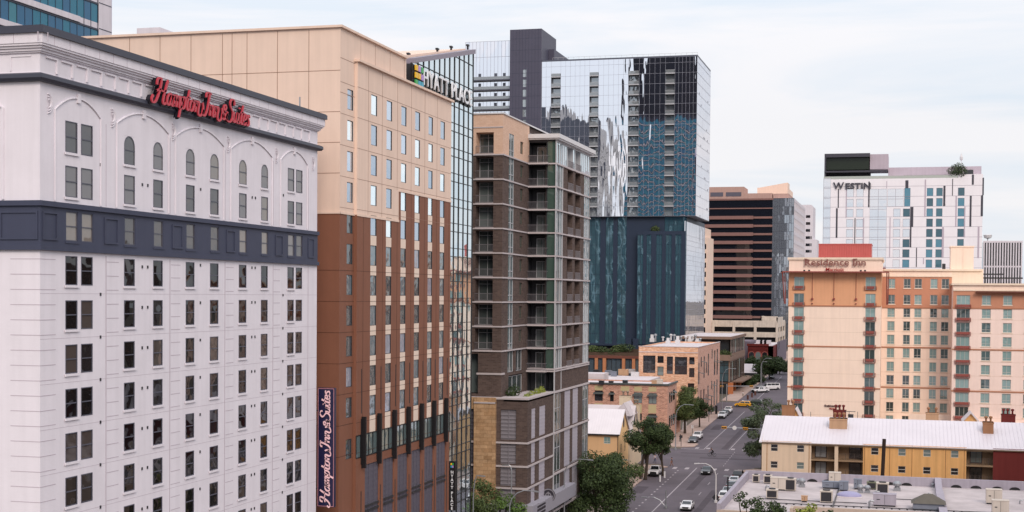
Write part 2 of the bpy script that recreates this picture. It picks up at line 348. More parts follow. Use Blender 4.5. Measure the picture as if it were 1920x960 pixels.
# markings
def line(mb, x, y0, y1, w=.14, off=.009): mb.quad((x-w/2, y0, gz(y0)+off), (x+w/2, y0, gz(y0)+off), (x+w/2, y1, gz(y1)+off), (x-w/2, y1, gz(y1)+off))
mk = MB()
line(mk, -38.55, 150, 280.5, .2); line(mk, -41.0, 309, 392, .2); line(mk, -35.6, 309.5, 352, .16); line(mk, -41.2, 425, 520, .16)
for y in range(170, 278, 3): line(mk, -41.6, y, y+.9, .3)
for y in range(175, 280, 12): line(mk, -33.6, y, y+3.2, .13)
for y in range(312, 390, 12): line(mk, -32.0, y, y+3.2, .13)
for y in list(range(284, 308, 3)): line(mk, -33.8+(y-284)*-.01, y, y+1.3, .14)
for x in [-45, -42.6, -40.2, -37.5, -34.8, -32.4, -30]:
    if x > -40 and x < -35 or x < -44: continue
    mk.quad((x-.5, 277.6, gz(278)+.01), (x+.3, 277.6, gz(278)+.01), (x+.3, 280.2, gz(280)+.01), (x-.5, 280.2, gz(280)+.01))
    mk.quad((x-.5, 309.5, gz(310)+.01), (x+.3, 309.5, gz(310)+.01), (x+.3, 311.8, gz(312)+.01), (x-.5, 311.8, gz(312)+.01))
mk.quad((-46.0, 308.6, gz(308.6)+.011), (-41.0, 308.6, gz(308.6)+.011), (-41.0, 309.0, gz(309)+.011), (-46.0, 309.0, gz(309)+.011))
tag(mk.build('road_markings', M_MARK, loc=(0, 0, 0)), kind='structure')
# darker repair patches and tyre tracks in the asphalt, real resurfaced patches
M_PATCH = paint('patched_asphalt', rgb(104, 94, 104, .5), rough=.9, var=.2, streak=0, scale=.5)
pm = MB()
for x, y, w, l in ((-44.5, 226, 2.6, 9), (-36, 262, 1.4, 20), (-31.5, 240, 1.2, 26), (-44.6, 250, 2.2, 8), (-36.8, 330, 1.3, 40), (-31.4, 345, 1.2, 34), (-34, 295, 12, 1.6), (-38, 302, 14, 1.0), (-43.4, 352, 2.2, 12)):
    pm.quad((x-w/2, y-l/2, gz(y-l/2)+.0065), (x+w/2, y-l/2, gz(y-l/2)+.0065), (x+w/2, y+l/2, gz(y+l/2)+.0065), (x-w/2, y+l/2, gz(y+l/2)+.0065))
tag(pm.build('road_patches', M_PATCH, loc=(0, 0, 0)), kind='structure')

# ------------------------------------------------------------------ script lettering for the white hotel
GL = {
 'H': ([[(-.02, .72), (.0, .93), (.12, 1.03), (.26, .98), (.24, .7), (.12, .3), (-.02, .03), (-.2, -.06), (-.3, .08), (-.22, .25)], [(.72, 1.02), (.62, .75), (.5, .3), (.48, .06), (.56, -.02), (.68, .06)], [(-.02, .46), (.2, .56), (.4, .5), (.66, .58)]], .72),
 'a': ([[(.36, .4), (.22, .5), (.06, .36), (.03, .12), (.12, 0), (.26, .1), (.38, .45)], [(.38, .48), (.34, .12), (.4, 0), (.52, .1)]], .47),
 'm': ([[(0, .42), (.08, .46), (.05, .0)], [(.06, .26), (.18, .48), (.26, .42), (.23, .0)], [(.24, .26), (.37, .48), (.46, .42), (.42, .1), (.47, 0), (.58, .1)]], .54),
 'p': ([[(.0, .36), (.06, .47), (.02, .1), (-.08, -.42)], [(.05, .28), (.18, .5), (.31, .42), (.28, .12), (.15, 0), (.04, .08)]], .36),
 't': ([[(.2, .88), (.1, .3), (.1, .05), (.18, 0), (.3, .1)], [(-.04, .5), (.12, .55), (.32, .54)]], .27),
 'o': ([[(.22, .48), (.08, .4), (.03, .15), (.12, 0), (.26, .08), (.32, .32), (.22, .48), (.34, .44), (.42, .46)]], .4),
 'n': ([[(0, .42), (.08, .46), (.05, .0)], [(.06, .26), (.2, .48), (.31, .42), (.27, .1), (.32, 0), (.42, .1)]], .4),
 'N': ([[(0, .42), (.08, .46), (.05, .0)], [(.06, .26), (.2, .48), (.31, .42), (.27, .05), (.38, -.12), (.58, .0), (.64, .25), (.56, .5)]], .66),
 'I': ([[(.05, .78), (.06, .95), (.2, 1.02), (.42, .98)], [(.3, 1.0), (.26, .6), (.16, .15), (.0, -.06), (-.16, .02), (-.12, .2)]], .36),
 '&': ([[(.4, .4), (.3, .15), (.1, 0), (-.02, .15), (.12, .36), (.26, .55), (.18, .68), (.06, .55), (.2, .2), (.42, .02)]], .42),
 'S': ([[(.52, .78), (.46, .98), (.26, 1.02), (.14, .84), (.22, .62), (.4, .42), (.4, .14), (.2, -.04), (-.04, .02), (-.1, .2), (.0, .32)]], .5),
 'u': ([[(.02, .47), (.0, .12), (.08, 0), (.22, .12), (.3, .46)], [(.31, .48), (.28, .1), (.34, 0), (.44, .1)]], .38),
 'i': ([[(.04, .47), (.02, .1), (.08, 0), (.18, .1)], [(.08, .68), (.09, .74)]], .17),
 'e': ([[(.05, .22), (.24, .3), (.24, .46), (.12, .5), (.02, .28), (.04, .06), (.14, 0), (.32, .12)]], .3),
 's': ([[(.26, .42), (.16, .5), (.08, .4), (.2, .24), (.22, .08), (.1, 0), (-.02, .08)]], .27),
 ' ': ([], .1)}
def smooth(pts, n=4):
    if len(pts) < 3: return pts
    P = [pts[0]]+list(pts)+[pts[-1]]; out = []
    for i in range(1, len(P)-2):
        for q in range(n):
            t = q/n; o = []
            for k in (0, 1):
                a, b, c, d = P[i-1][k], P[i][k], P[i+1][k], P[i+2][k]
                o.append(.5*((2*b)+(-a+c)*t+(2*a-5*b+4*c-d)*t*t+(-a+3*b-3*c+d)*t**3))
            out.append(tuple(o))
    out.append(pts[-1]); return out
def script(word, height, place, r0=.05, r1=.085, mi=0, mb=None, depth=1.0, slant=.15, xs=1.0):
    """strokes of a brush script; place(x,y,k) maps letter plane to world, k depth"""
    mb = mb or MB(); x = 0
    for ch in word:
        st, adv = GL[ch]
        for s in st:
            p = [(a*xs, b) for a, b in smooth(s)]; n = len(p); q3 = []; left = []; right = []
            for i, (a, b) in enumerate(p):
                c = p[min(i+1, n-1)]; d = p[max(i-1, 0)]; tx, ty = c[0]-d[0], c[1]-d[1]; l = math.hypot(tx, ty) or 1
                r = r0+(r1-r0)*abs(ty/l)        # thick downstrokes
                nx, ny = -ty/l*r, tx/l*r; X = x+a+slant*b
                left.append((X+nx, b+ny)); right.append((X-nx, b-ny))
            for i in range(n-1):
                A, B, C, D = left[i], left[i+1], right[i+1], right[i]; k = depth
                f = [place(q[0]*height, q[1]*height, k) for q in (A, B, C, D)]; bk = [place(q[0]*height, q[1]*height, 0) for q in (A, B, C, D)]
                mb.quad(*f, mi); mb.quad(f[0], f[1], bk[1], bk[0], mi); mb.quad(f[3], f[2], bk[2], bk[3], mi)
        x += adv*xs
    return mb, x*height
def script_len(word): return sum(GL[c][1] for c in word)

# ------------------------------------------------------------------ white hotel, front left
M_STUC = paint('white_stucco', rgb(229, 222, 230, .95), var=.05, streak=.05, bump=.05)
M_SLATE = paint('slate_blue_paint', rgb(72, 76, 98, .8), rough=.6, var=.08)
M_CAP = flat('dark_coping', rgb(66, 67, 82, .8), .45)
M_GROOVE_SHADE = flat('groove_shade', rgb(200, 188, 198, .85), .9)
M_FRAMED = flat('window_frame_grey', rgb(104, 104, 120, .6), .5)
G_HAMP = glass('hotel_window_glass', dark=(.008, .007, .008, 1), curt=(.075, .06, .055, 1), cp=.15, ior=1.55, wav=.8, wsc=.9, wd=.06, detail=.3)
G_HAMPU = glass('upper_glass_sky_toned', dark=(.075, .068, .07, 1), curt=(.22, .19, .17, 1), cp=.3, ior=1.75, wav=.5, wsc=.9, wd=.05, detail=.3)  # lighter copy: grey sky reflection of the upper rows is put into the colour
def white_hotel():
    X, Y0, Y1 = -51.5, 77.32, 120.6; XW = -86; ZT = 50.9; ZB = -8
    b = thing('white_hotel', 'white stucco hotel with a slate blue belt and red script sign', 'hotel', (X, Y0, gz(Y0)))
    T = Ea(X); TS = S(Y0)
    rows = [37.27-2.845*k for k in range(0, 14)]
    tops = [45.88, 43.03, 40.1]+rows
    cols = [(80.12, 81.4), (81.93, 83.19), (87.23, 88.54), (91.17, 92.42), (95.96, 97.2), (99.82, 101.11), (104.77, 106.03), (108.88, 110.07), (114.17, 115.41), (115.92, 117.19)]
    cols = [(a-.03, c+.05) for a, c in cols]; holes = []; arch = []
    for r, t in enumerate(tops):
        if t-1.87 < gz(100)+3: continue
        h = 2.0 if r < 2 else 1.87
        for ci, (a, c) in enumerate(cols):
            if r == 0 and 2 <= ci <= 7:
                holes.append((a, c, 43.75, 45.72)); arch.append((a, c, 43.75, 1.97))
            else: holes.append((a, c, t-h, t))
    mb = MB()
    shell(mb, XW, X, Y0, Y1, ZB, ZT-.6, 0, skip='se', parapet=.9, tmi=1)
    belt = (37.6, 40.45)
    wall(mb, T, Y0, Y1, ZB, belt[0], holes, .09); wall(mb, T, Y0, Y1, belt[1], ZT-.6, [h for h in holes], .09)
    wall(mb, TS, XW, X, ZB, belt[0]); wall(mb, TS, XW, X, belt[1], ZT-.6)
    # spandrels of the arched heads
    for a, c, v0, h in arch:
        R = (c-a)/2; n = 10; hs = v0+h-R; uc = (a+c)/2
        for sgn in (-1, 1):
            pts = [T(uc+sgn*R, -.01, v0+h), T(uc+sgn*R, -.01, hs)]+[T(uc+sgn*R*math.cos(math.pi/2*i/n), -.01, hs+R*math.sin(math.pi/2*i/n)) for i in range(1, n+1)]
            mb.poly(pts)
    mb.build('wall', [M_STUC, M_GRAYROOF], b)
    mb = MB(); wall(mb, lambda u, w, v: T(u, w+.06, v), Y0-.06, Y1, belt[0], belt[1], holes, .15); wall(mb, lambda u, w, v: TS(u, w+.06, v), XW, X+.06, belt[0], belt[1])
    for v, hh, pr in ((40.3, .32, .22), (37.55, .32, .2)):
        mb.box(XW, X+pr, Y0-pr, Y1+.05, v, v+hh)
    # framed blind panels between the windows and round the corner
    for (a, c) in ((84.6, 86.3), (93.75, 95.3), (102.4, 103.9), (111.5, 113.0), (118.4, 119.7)):
        for u0, u1, v0, v1 in ((a, c, 39.85, 39.97), (a, c, 38.2, 38.32), (a, a+.12, 38.32, 39.85), (c-.12, c, 38.32, 39.85)): mb.tb(T, u0, u1, .05, .13, v0, v1)
    for TT, a, c in ((T, 77.5, 79.1), (TS, -54.3, -51.6)):
        for u0, u1, v0, v1 in ((a, c, 39.85, 39.97), (a, c, 38.2, 38.32), (a, a+.12, 38.32, 39.85), (c-.12, c, 38.32, 39.85)): mb.tb(TT, u0, u1, .05, .13, v0, v1)
    mb.build('belt', M_SLATE, b)
    # windows: pairs are one window of two sashes
    for r, t in enumerate(tops):
        if t-1.87 < gz(100)+3: continue
        h = 2.0 if r < 2 else 1.87
        for ci in (0, 2, 3, 4, 5, 6, 7, 8):
            a, c = cols[ci]
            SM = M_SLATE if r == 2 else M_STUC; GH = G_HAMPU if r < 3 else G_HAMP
            if ci in (0, 8):
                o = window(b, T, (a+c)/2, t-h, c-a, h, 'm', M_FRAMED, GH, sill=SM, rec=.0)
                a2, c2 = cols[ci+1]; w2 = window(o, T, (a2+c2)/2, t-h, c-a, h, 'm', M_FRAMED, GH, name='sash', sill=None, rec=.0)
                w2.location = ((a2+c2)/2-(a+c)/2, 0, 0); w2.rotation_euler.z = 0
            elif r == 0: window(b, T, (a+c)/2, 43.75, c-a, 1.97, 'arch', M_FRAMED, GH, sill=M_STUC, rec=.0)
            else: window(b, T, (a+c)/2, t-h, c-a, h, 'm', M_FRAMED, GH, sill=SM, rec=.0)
    # pilaster and floor joints, rustication; raised strips carry the shade of grooves as colour
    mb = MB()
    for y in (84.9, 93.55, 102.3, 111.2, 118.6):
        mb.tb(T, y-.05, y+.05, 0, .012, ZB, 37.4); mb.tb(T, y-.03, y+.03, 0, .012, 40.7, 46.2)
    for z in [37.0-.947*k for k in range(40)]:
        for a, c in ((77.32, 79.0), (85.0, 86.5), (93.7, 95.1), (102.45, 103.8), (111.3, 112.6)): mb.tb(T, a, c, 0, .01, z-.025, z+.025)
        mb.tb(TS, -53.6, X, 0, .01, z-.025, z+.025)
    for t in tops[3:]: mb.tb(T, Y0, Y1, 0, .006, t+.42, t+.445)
    mb.build('wall_joints', M_GROOVE_SHADE, b)
    # vents beside each window
    mb = MB(); mb.box(0, .05, -.07, .07, -.1, .1); pts = []
    for r, t in enumerate(tops[1:13]):
        for y in (84.2, 89.6, 90.35, 98.2, 107.1, 107.7, 113.2):
            pts.append(T(y, 0, t+.4-(.9 if 88 < y < 91 else .6 if 98 < y < 108 else 0)))
    place_copies(mb, 'vent', M_DKMET, b, pts)
    # blind arches, keystones, shell ornaments
    for (a, c, top) in ((78.9, 84.2, 46.55), (86.2, 93.3, 46.5), (94.3, 102.0, 46.5), (103.2, 110.9, 46.5), (112.6, 118.3, 46.5)):
        m2 = MB(); n = 14; hw = (c-a)/2; uc = (a+c)/2; hs = 46.45; rise = 1.0
        pts = [T(a, .04, 40.7), T(a, .04, hs)]+[T(uc-hw+2*hw*i/n, .04, hs+rise*(1-(2*i/n-1)**2)) for i in range(1, n)]+[T(c, .04, hs), T(c, .04, 40.7)]
        m2.tube(pts, .055, 5)
        m2.tb(T, uc-.18, uc+.18, 0, .12, hs+rise-.3, hs+rise+.3); m2.build('arch_moulding', M_STUC, b)
    m2 = MB(); m2.tube([TS(-51.9-q, .04, z) for q, z in ((2.2, 40.7), (2.2, 46.4), (2.9, 46.8), (4.0, 47.2), (5.5, 47.4), (7, 47.3))], .09, 5); m2.build('arch_moulding', M_STUC, b)
    for y in (78.1, 85.5, 93.8, 102.6, 111.6, 119.4):
        m2 = MB()
        for q, rr in enumerate((.5, .36, .22)): m2.tube([T(y+rr*math.cos(g), .04+.04*q, 46.7+rr*1.2*math.sin(g)) for g in [math.pi*(.0+i/8*1.0)-math.pi/2 for i in range(9)]], .05, 5)
        m2.build('shell_ornament', M_STUC, b)
    # cornice
    mb = MB()
    for z0, z1, p in ((48.4, 48.52, .05), (49.72, 49.82, .12), (49.82, 49.98, .22), (49.98, 50.12, .34), (50.12, 50.25, .46), (50.25, 50.85, .52)):
        mb.box(XW, X+p, Y0-p, Y1+p, z0, z1)
    y = Y0+.6
    while y < Y1-1.6:
        for u0, u1, v0, v1 in ((y, y+1.25, 49.5, 49.6), (y+1.11, y+1.25, 48.65, 49.5)): mb.tb(T, u0, u1, 0, .11, v0, v1)
        y += 1.72
    x = X-.6
    while x > -62: 
        for u0, u1, v0, v1 in ((x-1.5, x, 49.5, 49.6), (x-1.5, x-1.4, 48.65, 49.5)): mb.tb(TS, u0, u1, 0, .05, v0, v1)
        x -= 2.4
    mb.build('cornice', M_STUC, b)
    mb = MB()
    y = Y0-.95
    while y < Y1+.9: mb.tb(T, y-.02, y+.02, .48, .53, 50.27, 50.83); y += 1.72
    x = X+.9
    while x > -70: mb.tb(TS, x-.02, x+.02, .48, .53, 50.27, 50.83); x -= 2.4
    mb.build('cornice_joints', M_GROOVE_SHADE, b)
    mb = MB(); mb.box(XW, X+.68, Y0-.68, Y1+.68, 50.85, 51.25); mb.box(XW, X+.6, Y0-.6, Y1+.6, 51.25, 51.32); mb.build('coping', M_CAP, b)
    mb = MB()
    r = [(0.0, 47.95), (.28, 47.98), (.42, 48.15), (.40, 48.38), (.2, 48.48), (0, 48.48)]
    for i in range(len(r)-1):
        (a, z0), (c, z1) = r[i], r[i+1]
        mb.quad((X+a, Y0-a, z0), (X+a, Y1+a, z0), (X+c, Y1+c, z1), (X+c, Y0-c, z1)); mb.quad((XW, Y0-a, z0), (X+a, Y0-a, z0), (X+c, Y0-c, z1), (XW, Y0-c, z1))
    mb.poly([(X+a, Y1+a, z) for a, z in r]); mb.build('roll_moulding', M_CAP, b, smooth=True)
    # whip aerial on the roof
    mb = MB(); p = hX(562, 200, -53.5); mb.tube([(p.x, p.y, 50), (p.x, p.y, 53.0)], .07, 5); mb.build('aerial', M_GALV, b)
    # red script sign on the cornice
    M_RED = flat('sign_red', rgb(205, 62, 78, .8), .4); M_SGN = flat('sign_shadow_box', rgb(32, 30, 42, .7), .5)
    s = thing('script_sign', 'red brush script hotel name sign on the white cornice', 'sign', (X+.6, 91.2, 48.2))
    w = 'HamptoN IN N&Suites'.replace(' N', 'N') if 0 else None
    seq = 'Hampto'+'N'+' '+'I'+'n'+'N'+'&'+'Suites'
    y0, y1 = uE(293, X+.7, 190), uE(468, X+.7, 215); Hh = (y1-y0)/script_len(seq)
    zb = 48.35
    HS = 1.7; XS = Hh/HS; zb = 48.4
    sb, _ = script(seq, HS, lambda u, v, k: (X+.3+.3*k, y0+u, zb-.06+v), .05, .088, xs=XS); sb.build('letter_outline_and_shade', M_SGN, s)
    sf, _ = script(seq, HS, lambda u, v, k: (X+.62+.1*k, y0+u, zb+v), .028, .062, xs=XS); sf.build('lettering', M_RED, s)
    # blade sign on the far corner
    Ys = 121.6; xa, xb = uS(595.5, Ys, 830), uS(626.5, Ys, 830); zt, z0 = hY(600, 727, Ys).z, hY(600, 950, Ys).z
    M_NAVY = flat('sign_navy', rgb(34, 34, 74, .7), .35); M_PINK = flat('sign_letters', rgb(250, 205, 212, .9), .5)
    s = thing('blade_sign', 'tall navy blade sign with a hotel name in pink script', 'sign', (xa, Ys, z0))
    mb = MB(); mb.box(xa, xb, Ys, Ys+.45, z0, zt); mb.build('cabinet', M_NAVY, s)
    mb = MB()
    for a, c, d, e in ((xa+.03, xb-.03, z0+.05, z0+.09), (xa+.03, xb-.03, zt-.09, zt-.05), (xa+.03, xa+.07, z0+.09, zt-.09), (xb-.07, xb-.03, z0+.09, zt-.09)): mb.box(a, c, Ys-.03, Ys, d, e)
    mb.build('border', flat('sign_border', rgb(215, 150, 160, .8), .5), s)
    L = zt-z0-.7; Hh = L/script_len(seq)
    xr = xb-.5
    HS = (xb-xa)*.56; sf, _ = script(seq, HS, lambda u, v, k: (xb-.42-v, Ys-.02-.06*k, z0+.42+u), .03, .085, xs=Hh/HS); sf.build('lettering', M_PINK, s)
    mb = MB()
    for z in (z0+1.6, zt-2.2): mb.box(xa-.7, xa, Ys+.1, Ys+.3, z, z+.15); mb.box(xa-.75, xa-.6, Ys-.1, Ys+.4, z-.1, z+.25)
    mb.build('bracket', M_BLACK, s)
white_hotel()

# ------------------------------------------------------------------ teal glass tower, far left
M_TEALFR = flat('tower_frame', rgb(58, 58, 78, .7), .4)
M_PALE = paint('pale_panel', rgb(228, 220, 228, .85), var=.06)
G_TEAL = glass('teal_glass', met=.08, ior=1.45, dark=(.008, .13, .21, 1), tint=(.12, .36, .46, 1), wav=.15, rough=.05)
def teal_tower():
    X, Y0, Y1, ZT, ZD = -100.0, 100.0, 163.0, 173.0, 136.0
    b = thing('teal_glass_tower', 'blue green glass tower with white bands rising behind the white hotel', 'tower', (X, Y0, 0))
    fl = [hX(100, 26, X).z-3.3*k for k in range(-40, 24)]; fl = sorted(z for z in fl if 2 < z < ZD)
    us = frange(Y0, Y1-.2, 40)
    # glazed east, south and north faces in storey-high bands
    M_ = [G_TEAL]; g = MB(); f = MB()
    M2 = glass('blue_glass', met=.08, ior=1.45, dark=(.012, .09, .19, 1), tint=(.14, .34, .5, 1), wav=.15, rough=.05)
    M3 = glass('mid_glass', met=.1, ior=1.45, dark=(.02, .15, .20, 1), tint=(.2, .42, .5, 1), wav=.15, rough=.05)
    for T, ua in ((Ea(X), us), (S(Y0), frange(-150, X, 30)), (lambda u, w, v: (u, Y1+w, v), frange(-150, X, 30))):
        for z0, z1 in zip(fl, fl[1:]):
            for a, c in zip(ua, ua[1:]):
                t = random.uniform(-.01, .01); q = random.uniform(-.01, .01); g.quad(T(a, t, z0+.75), T(c, q, z0+.75), T(c, q, z1), T(a, t, z1), random.choice((0, 0, 1, 2)))
            f.tb(T, ua[0], ua[-1], 0, .1, z1-.25, z1-.02)
        for u in ua: f.tb(T, u-.03, u+.03, 0, .05, fl[0], fl[-1])
    g.build('glazing', [G_TEAL, M2, M3], b); f.build('mullions', M_TEALFR, b)
    mb = MB()
    for z0 in fl[:-1]:
        mb.box(-150, X-.2, Y1, Y1+.3, z0+.1, z0+.35)
    for z0 in fl[:-1]:
        mb.tb(Ea(X), Y0, Y1-4.5, -.1, .25, z0, z0+.72); mb.tb(S(Y0), -150, X, -.1, .25, z0, z0+.72)
        mb.tb(Ea(X), Y1-4.5, Y1, -.2, -.01, z0, z0+.74)
    mb.build('spandrel_bands', M_PALE, b)
    mb = MB(); mb.box(-149.8, X-.2, Y0+.2, Y1-.2, 0, ZD); mb.box(-150, X, Y0, Y1, ZD, ZD+.5); mb.build('core_wall', M_TEALFR, b)
    mb = MB(); mb.box(-148, X-2, Y0+3, Y1, ZD+.5, ZT); mb.build('dark_crown', glass('crown_glass', met=.05, ior=1.35, dark=(.006, .006, .014, 1), tint=(.03, .035, .08, 1)), b)
    # pale fin wall with rusty joints at the north end
    y1 = uE(208, X, 60); mb = MB(); mb.box(X-6, X+.1, Y1+.01, y1, 0, 118); mb.build('pale_end_wall', M_PALE, b)
    mb = MB()
    for z in fl:
        mb.tb(Ea(X+.1), Y1+.02, y1-.05, 0, .02, z, z+.12)
    mb.box(X-5, X-.6, y1+.01, y1+.5, 0, 114); mb.box(X-5, X-1.4, y1+.9, y1+1.4, 0, 113); mb.build('fin', M_TEALFR, b)
    mb = MB(); mb.box(X-5.2, X-.4, y1+.5, y1+.9, 0, 115); mb.build('pale_fin', flat('lavender_panel', rgb(190, 186, 215, .8)), b)
teal_tower()
def offstage_towers():
    b = thing('navy_glass_tower', 'dark navy glass tower mirrored low at the left of the big glass tower', 'tower', (-190, 140, 0))
    mb = MB(); mb.box(-218, -170, 100, 160, 0, 136); mb.box(-214, -192, 110, 159, 136, 144); mb.build('wall', glass('navy_glass', met=.2, dark=(.008, .014, .035, 1), tint=(.05, .08, .15, 1)), b)
    mb = MB()
    for z in range(6, 126, 4): mb.box(-218.1, -169.9, 99.9, 160.1, z, z+.5)
    mb.build('spandrel_bands', M_TEALFR, b)
    b = thing('brown_office_block', 'brown office block mirrored in the lower windows of the white hotel', 'building', (60, 260, 0))
    mb = MB(); mb.box(46, 90, 110, 255, -5, 43); mb.build('wall', brick('brown_block_brick', rgb(120, 92, 80, .7), rgb(100, 78, 70, .7), rgb(140, 120, 110, .7)), b)
    mb = MB()
    for z in range(2, 41, 3):
        for y in range(112, 253, 4): mb.box(45.9, 46, y, y+2.2, z, z+1.6)
    mb.build('windows', glass('block_glass'), b)
offstage_towers()

# ------------------------------------------------------------------ cream and brown hotel
M_CREAM = paint('cream_eifs', rgb(230, 203, 187, .97), var=.04, streak=.05)
M_BROWN = paint('brown_panel', rgb(134, 88, 69, .94), var=.08, streak=.06, rough=.7)
M_JOINT = flat('panel_joint', rgb(178, 140, 122, .7), .9)
M_JOINTB = flat('brown_joint', rgb(92, 56, 42, .7), .9)
M_CREAM2 = paint('cream_panel', rgb(240, 218, 202, .88), var=.03, streak=.02)
G_HY = glass('sky_toned_hotel_glass', met=.75, tint=(.54, .68, .84, 1), curt=(.7, .76, .84, 1), cp=.2, wav=.35, wsc=.9, wd=.05)  # the sky reflected in the upper windows is put into the blue tint
G_HYL = glass('dark_reflection_glass', met=.12, dark=(.02, .03, .035, 1), tint=(.4, .55, .65, 1), curt=(.28, .3, .38, 1), cp=.25, ior=1.8, wav=1.0, wsc=.8, wd=.08)  # darker copy: dark reflections from across the street are put into the colour
G_STORE = glass('storefront_glass', met=.45, tint=(.45, .6, .62, 1), wav=.4, wsc=.6)
M_LOUV = flat('dark_louvre', rgb(96, 92, 106, .8), .5)
def cream_hotel():
    X, XF = -51.5, -51.2; kf = 51.2/50.6; Zf = lambda v: 35+(v-35)*kf; Y0, YF, YE = 126.0, 128.15*kf, 157.6*kf; XW = -88; ZB = -8
    b = thing('cream_and_brown_hotel', 'tall hotel with cream top over brown lower floors and striped window bays', 'hotel', (X, Y0, gz(Y0)))
    T, TF, TS = Ea(X), Ea(XF), S(Y0)
    tops = [54.64-2.97*k for k in range(17)]
    mb = MB(); main = [(127.8, 129.26, t-1.95, t) for t in tops[:11]]+[(127.8, 129.26, 18.98, 20.9)]
    cols = [(131.8, 133.42), (136.16, 137.73), (140.54, 142.12), (144.93, 146.51), (149.39, 150.87), (153.62, 155.18)]; cols = [(a*kf, c*kf) for a, c in cols]
    zc = 42.68
    ZR = 60.25
    # main block
    shell(mb, XW, X, Y0, 144.5, ZB, ZR, 0, skip='sen', parapet=.8, tmi=2); mb.quad((XW, 144.5, ZB), (X, 144.5, ZB), (X, 144.5, ZR), (XW, 144.5, ZR), 0)
    wall(mb, T, Y0, 144.5, zc, ZR, main, .12, 0, rmi=4); wall(mb, T, Y0, 144.5, ZB, zc, main, .12, 1, rmi=4)
    wall(mb, TS, XW, X, zc, ZR, (), .2, 0); wall(mb, TS, XW, X, ZB, zc, (), .2, 1)
    fr = [(a, c, Zf(t-2.0), Zf(t)) for a, c in cols for t in tops[:11]]; zh = Zf(45.75)
    # front block: stepped colour change
    stp = {0: zc, 1: zc, 2: 45.75, 3: 45.75, 4: 45.75, 5: 45.75}
    u9 = 139.9*kf
    def zcol(u): return zc if u < u9 else zh
    band = (Zf(19.1), Zf(21.25))
    zf = Zf(57.35)
    edges = [YF]+[c for cc in cols for c in cc]+[YE]
    for u0, u1 in zip(edges, edges[1:]):
        if u0 < u9 < u1: segs = ((u0, u9), (u9, u1))
        else: segs = ((u0, u1),)
        for a, c in segs:
            z = zcol((a+c)/2); isw = any(abs(a-cc[0]) < .01 for cc in cols)
            wall(mb, TF, a, c, z, zf, fr, .12, 0, rmi=4)
            if isw: wall(mb, TF, a, c, band[1], z, fr, .12, 3, rmi=4)
            else: wall(mb, TF, a, c, band[1], z, (), .2, 1)
    piers = [(YF, 130.6), (134.6, 135.7), (138.9, 140.0), (143.3, 144.4), (147.6, 148.7), (151.9, 152.9), (156.4, YE/kf)]; piers = [(a*kf, c*kf) for a, c in piers]; piers[0] = (YF, piers[0][1])
    lou = [(a, c, ZB, 18.0-.02*i) for i, (a, c) in enumerate([(piers[k][1], piers[k+1][0]) for k in range(6)])]
    wall(mb, TF, YF, YE, ZB, band[0], lou, .15, 1)
    mb.quad((XF, YF, ZB), (X, YF, ZB), (X, YF, zc), (XF, YF, zc), 1); mb.quad((XF, YF, zc), (X, YF, zc), (X, YF, zf), (XF, YF, zf), 0)
    mb.quad((XF, YE, ZB), (XW, YE, ZB), (XW, YE, 45.7), (XF, YE, 45.7), 1); mb.quad((XF, YE, 45.7), (X-.5, YE, 45.7), (X-.5, YE, zf), (XF, YE, zf), 0)
    mb.quad((XF, YF, zf-.3), (XF, YE, zf-.3), (X-.5, YE, zf-.3), (X-.5, YF, zf-.3), 2)
    mb.build('wall', [M_CREAM, M_BROWN, M_GRAYROOF, M_CREAM2, M_DKMET], b)
    mb = MB(); mb.tb(TF, YF-.2, YE+.25, -.6, .3, zf-.12, zf+.12); mb.tb(TS, XW, X+.25, -.3, .25, ZR-.1, ZR+.12); mb.tb(T, Y0+.3, 144.3, -.3, .25, ZR-.1, ZR+.12)
    mb.tb(T, Y0-.05, YF, 0, .08, zc-.1, zc+.1); mb.tb(TS, XW, X+.08, 0, .08, zc-.1, zc+.1); mb.tb(TF, YF, u9, 0, .06, zc-.12, zc+.12); mb.tb(TF, u9, YE+.05, 0, .06, zh-.1, zh+.12)
    mb.box(XF-.02, X-.2, YF-.2, YF+.2, 0, .1) if 0 else None
    mb.build('trim', M_CREAM, b)
    # joints
    mb = MB(); mj = MB()
    for t in tops[:5]:
        mb.tb(TF, YF, YE, 0, .01, t+.42, t+.46); mb.tb(T, Y0, YF, 0, .01, t+.42, t+.46)
    mb.tb(T, 131.2, 131.25, 0, .01, zf, ZR-.2)
    for z in (54.05, 48.4, 45.5, 57.3): mb.tb(T, Y0, 144, 0, .01, z, z+.05) if z > 50 else None
    for z in (56.1, 52.2, 49.3, 46.4): mb.tb(TS, XW, X, 0, .01, z, z+.06)
    for px in (243, 300, 358, 417, 435, 463, 520, 579): 
        u = uS(px, Y0, 150); mb.tb(TS, u-.03, u+.03, 0, .01, zc, ZR-.2)
    for u in (132.6, 136.5, 141.0, 145.4, 149.9, 154.2): mb.tb(TF, u-.03, u+.03, 0, .01, zh if u > 140 else zc, zf-.2)
    for u in (135.2, 139.5, 143.9, 148.2, 152.4): mb.tb(T, u-.03, u+.03, 0, .01, zf+.2, ZR-.2)
    mb.build('cream_joints', M_JOINT, b)
    for u in (131.4, 136.8, 141.1, 145.5, 150.0, 154.2, 158.8): mj.tb(TF, u-.03, u+.03, 0, .01, band[1], zcol(u))
    for t in tops[5:12]: mj.tb(TF, YF, YE, 0, .006, t-2.6, t-2.56); mj.tb(TS, XW, X, 0, .01, t-2.6, t-2.55); mj.tb(T, Y0, YF, 0, .01, t-2.6, t-2.55)
    mj.build('brown_joints', M_JOINTB, b)
    # windows
    for i, (u0, u1, v0, v1) in enumerate(main): window(b, T, (u0+u1)/2, v0, u1-u0, v1-v0, 'n', M_DKMET, G_HY if v0 > 41 else G_HYL, rec=.04, fw=.05)
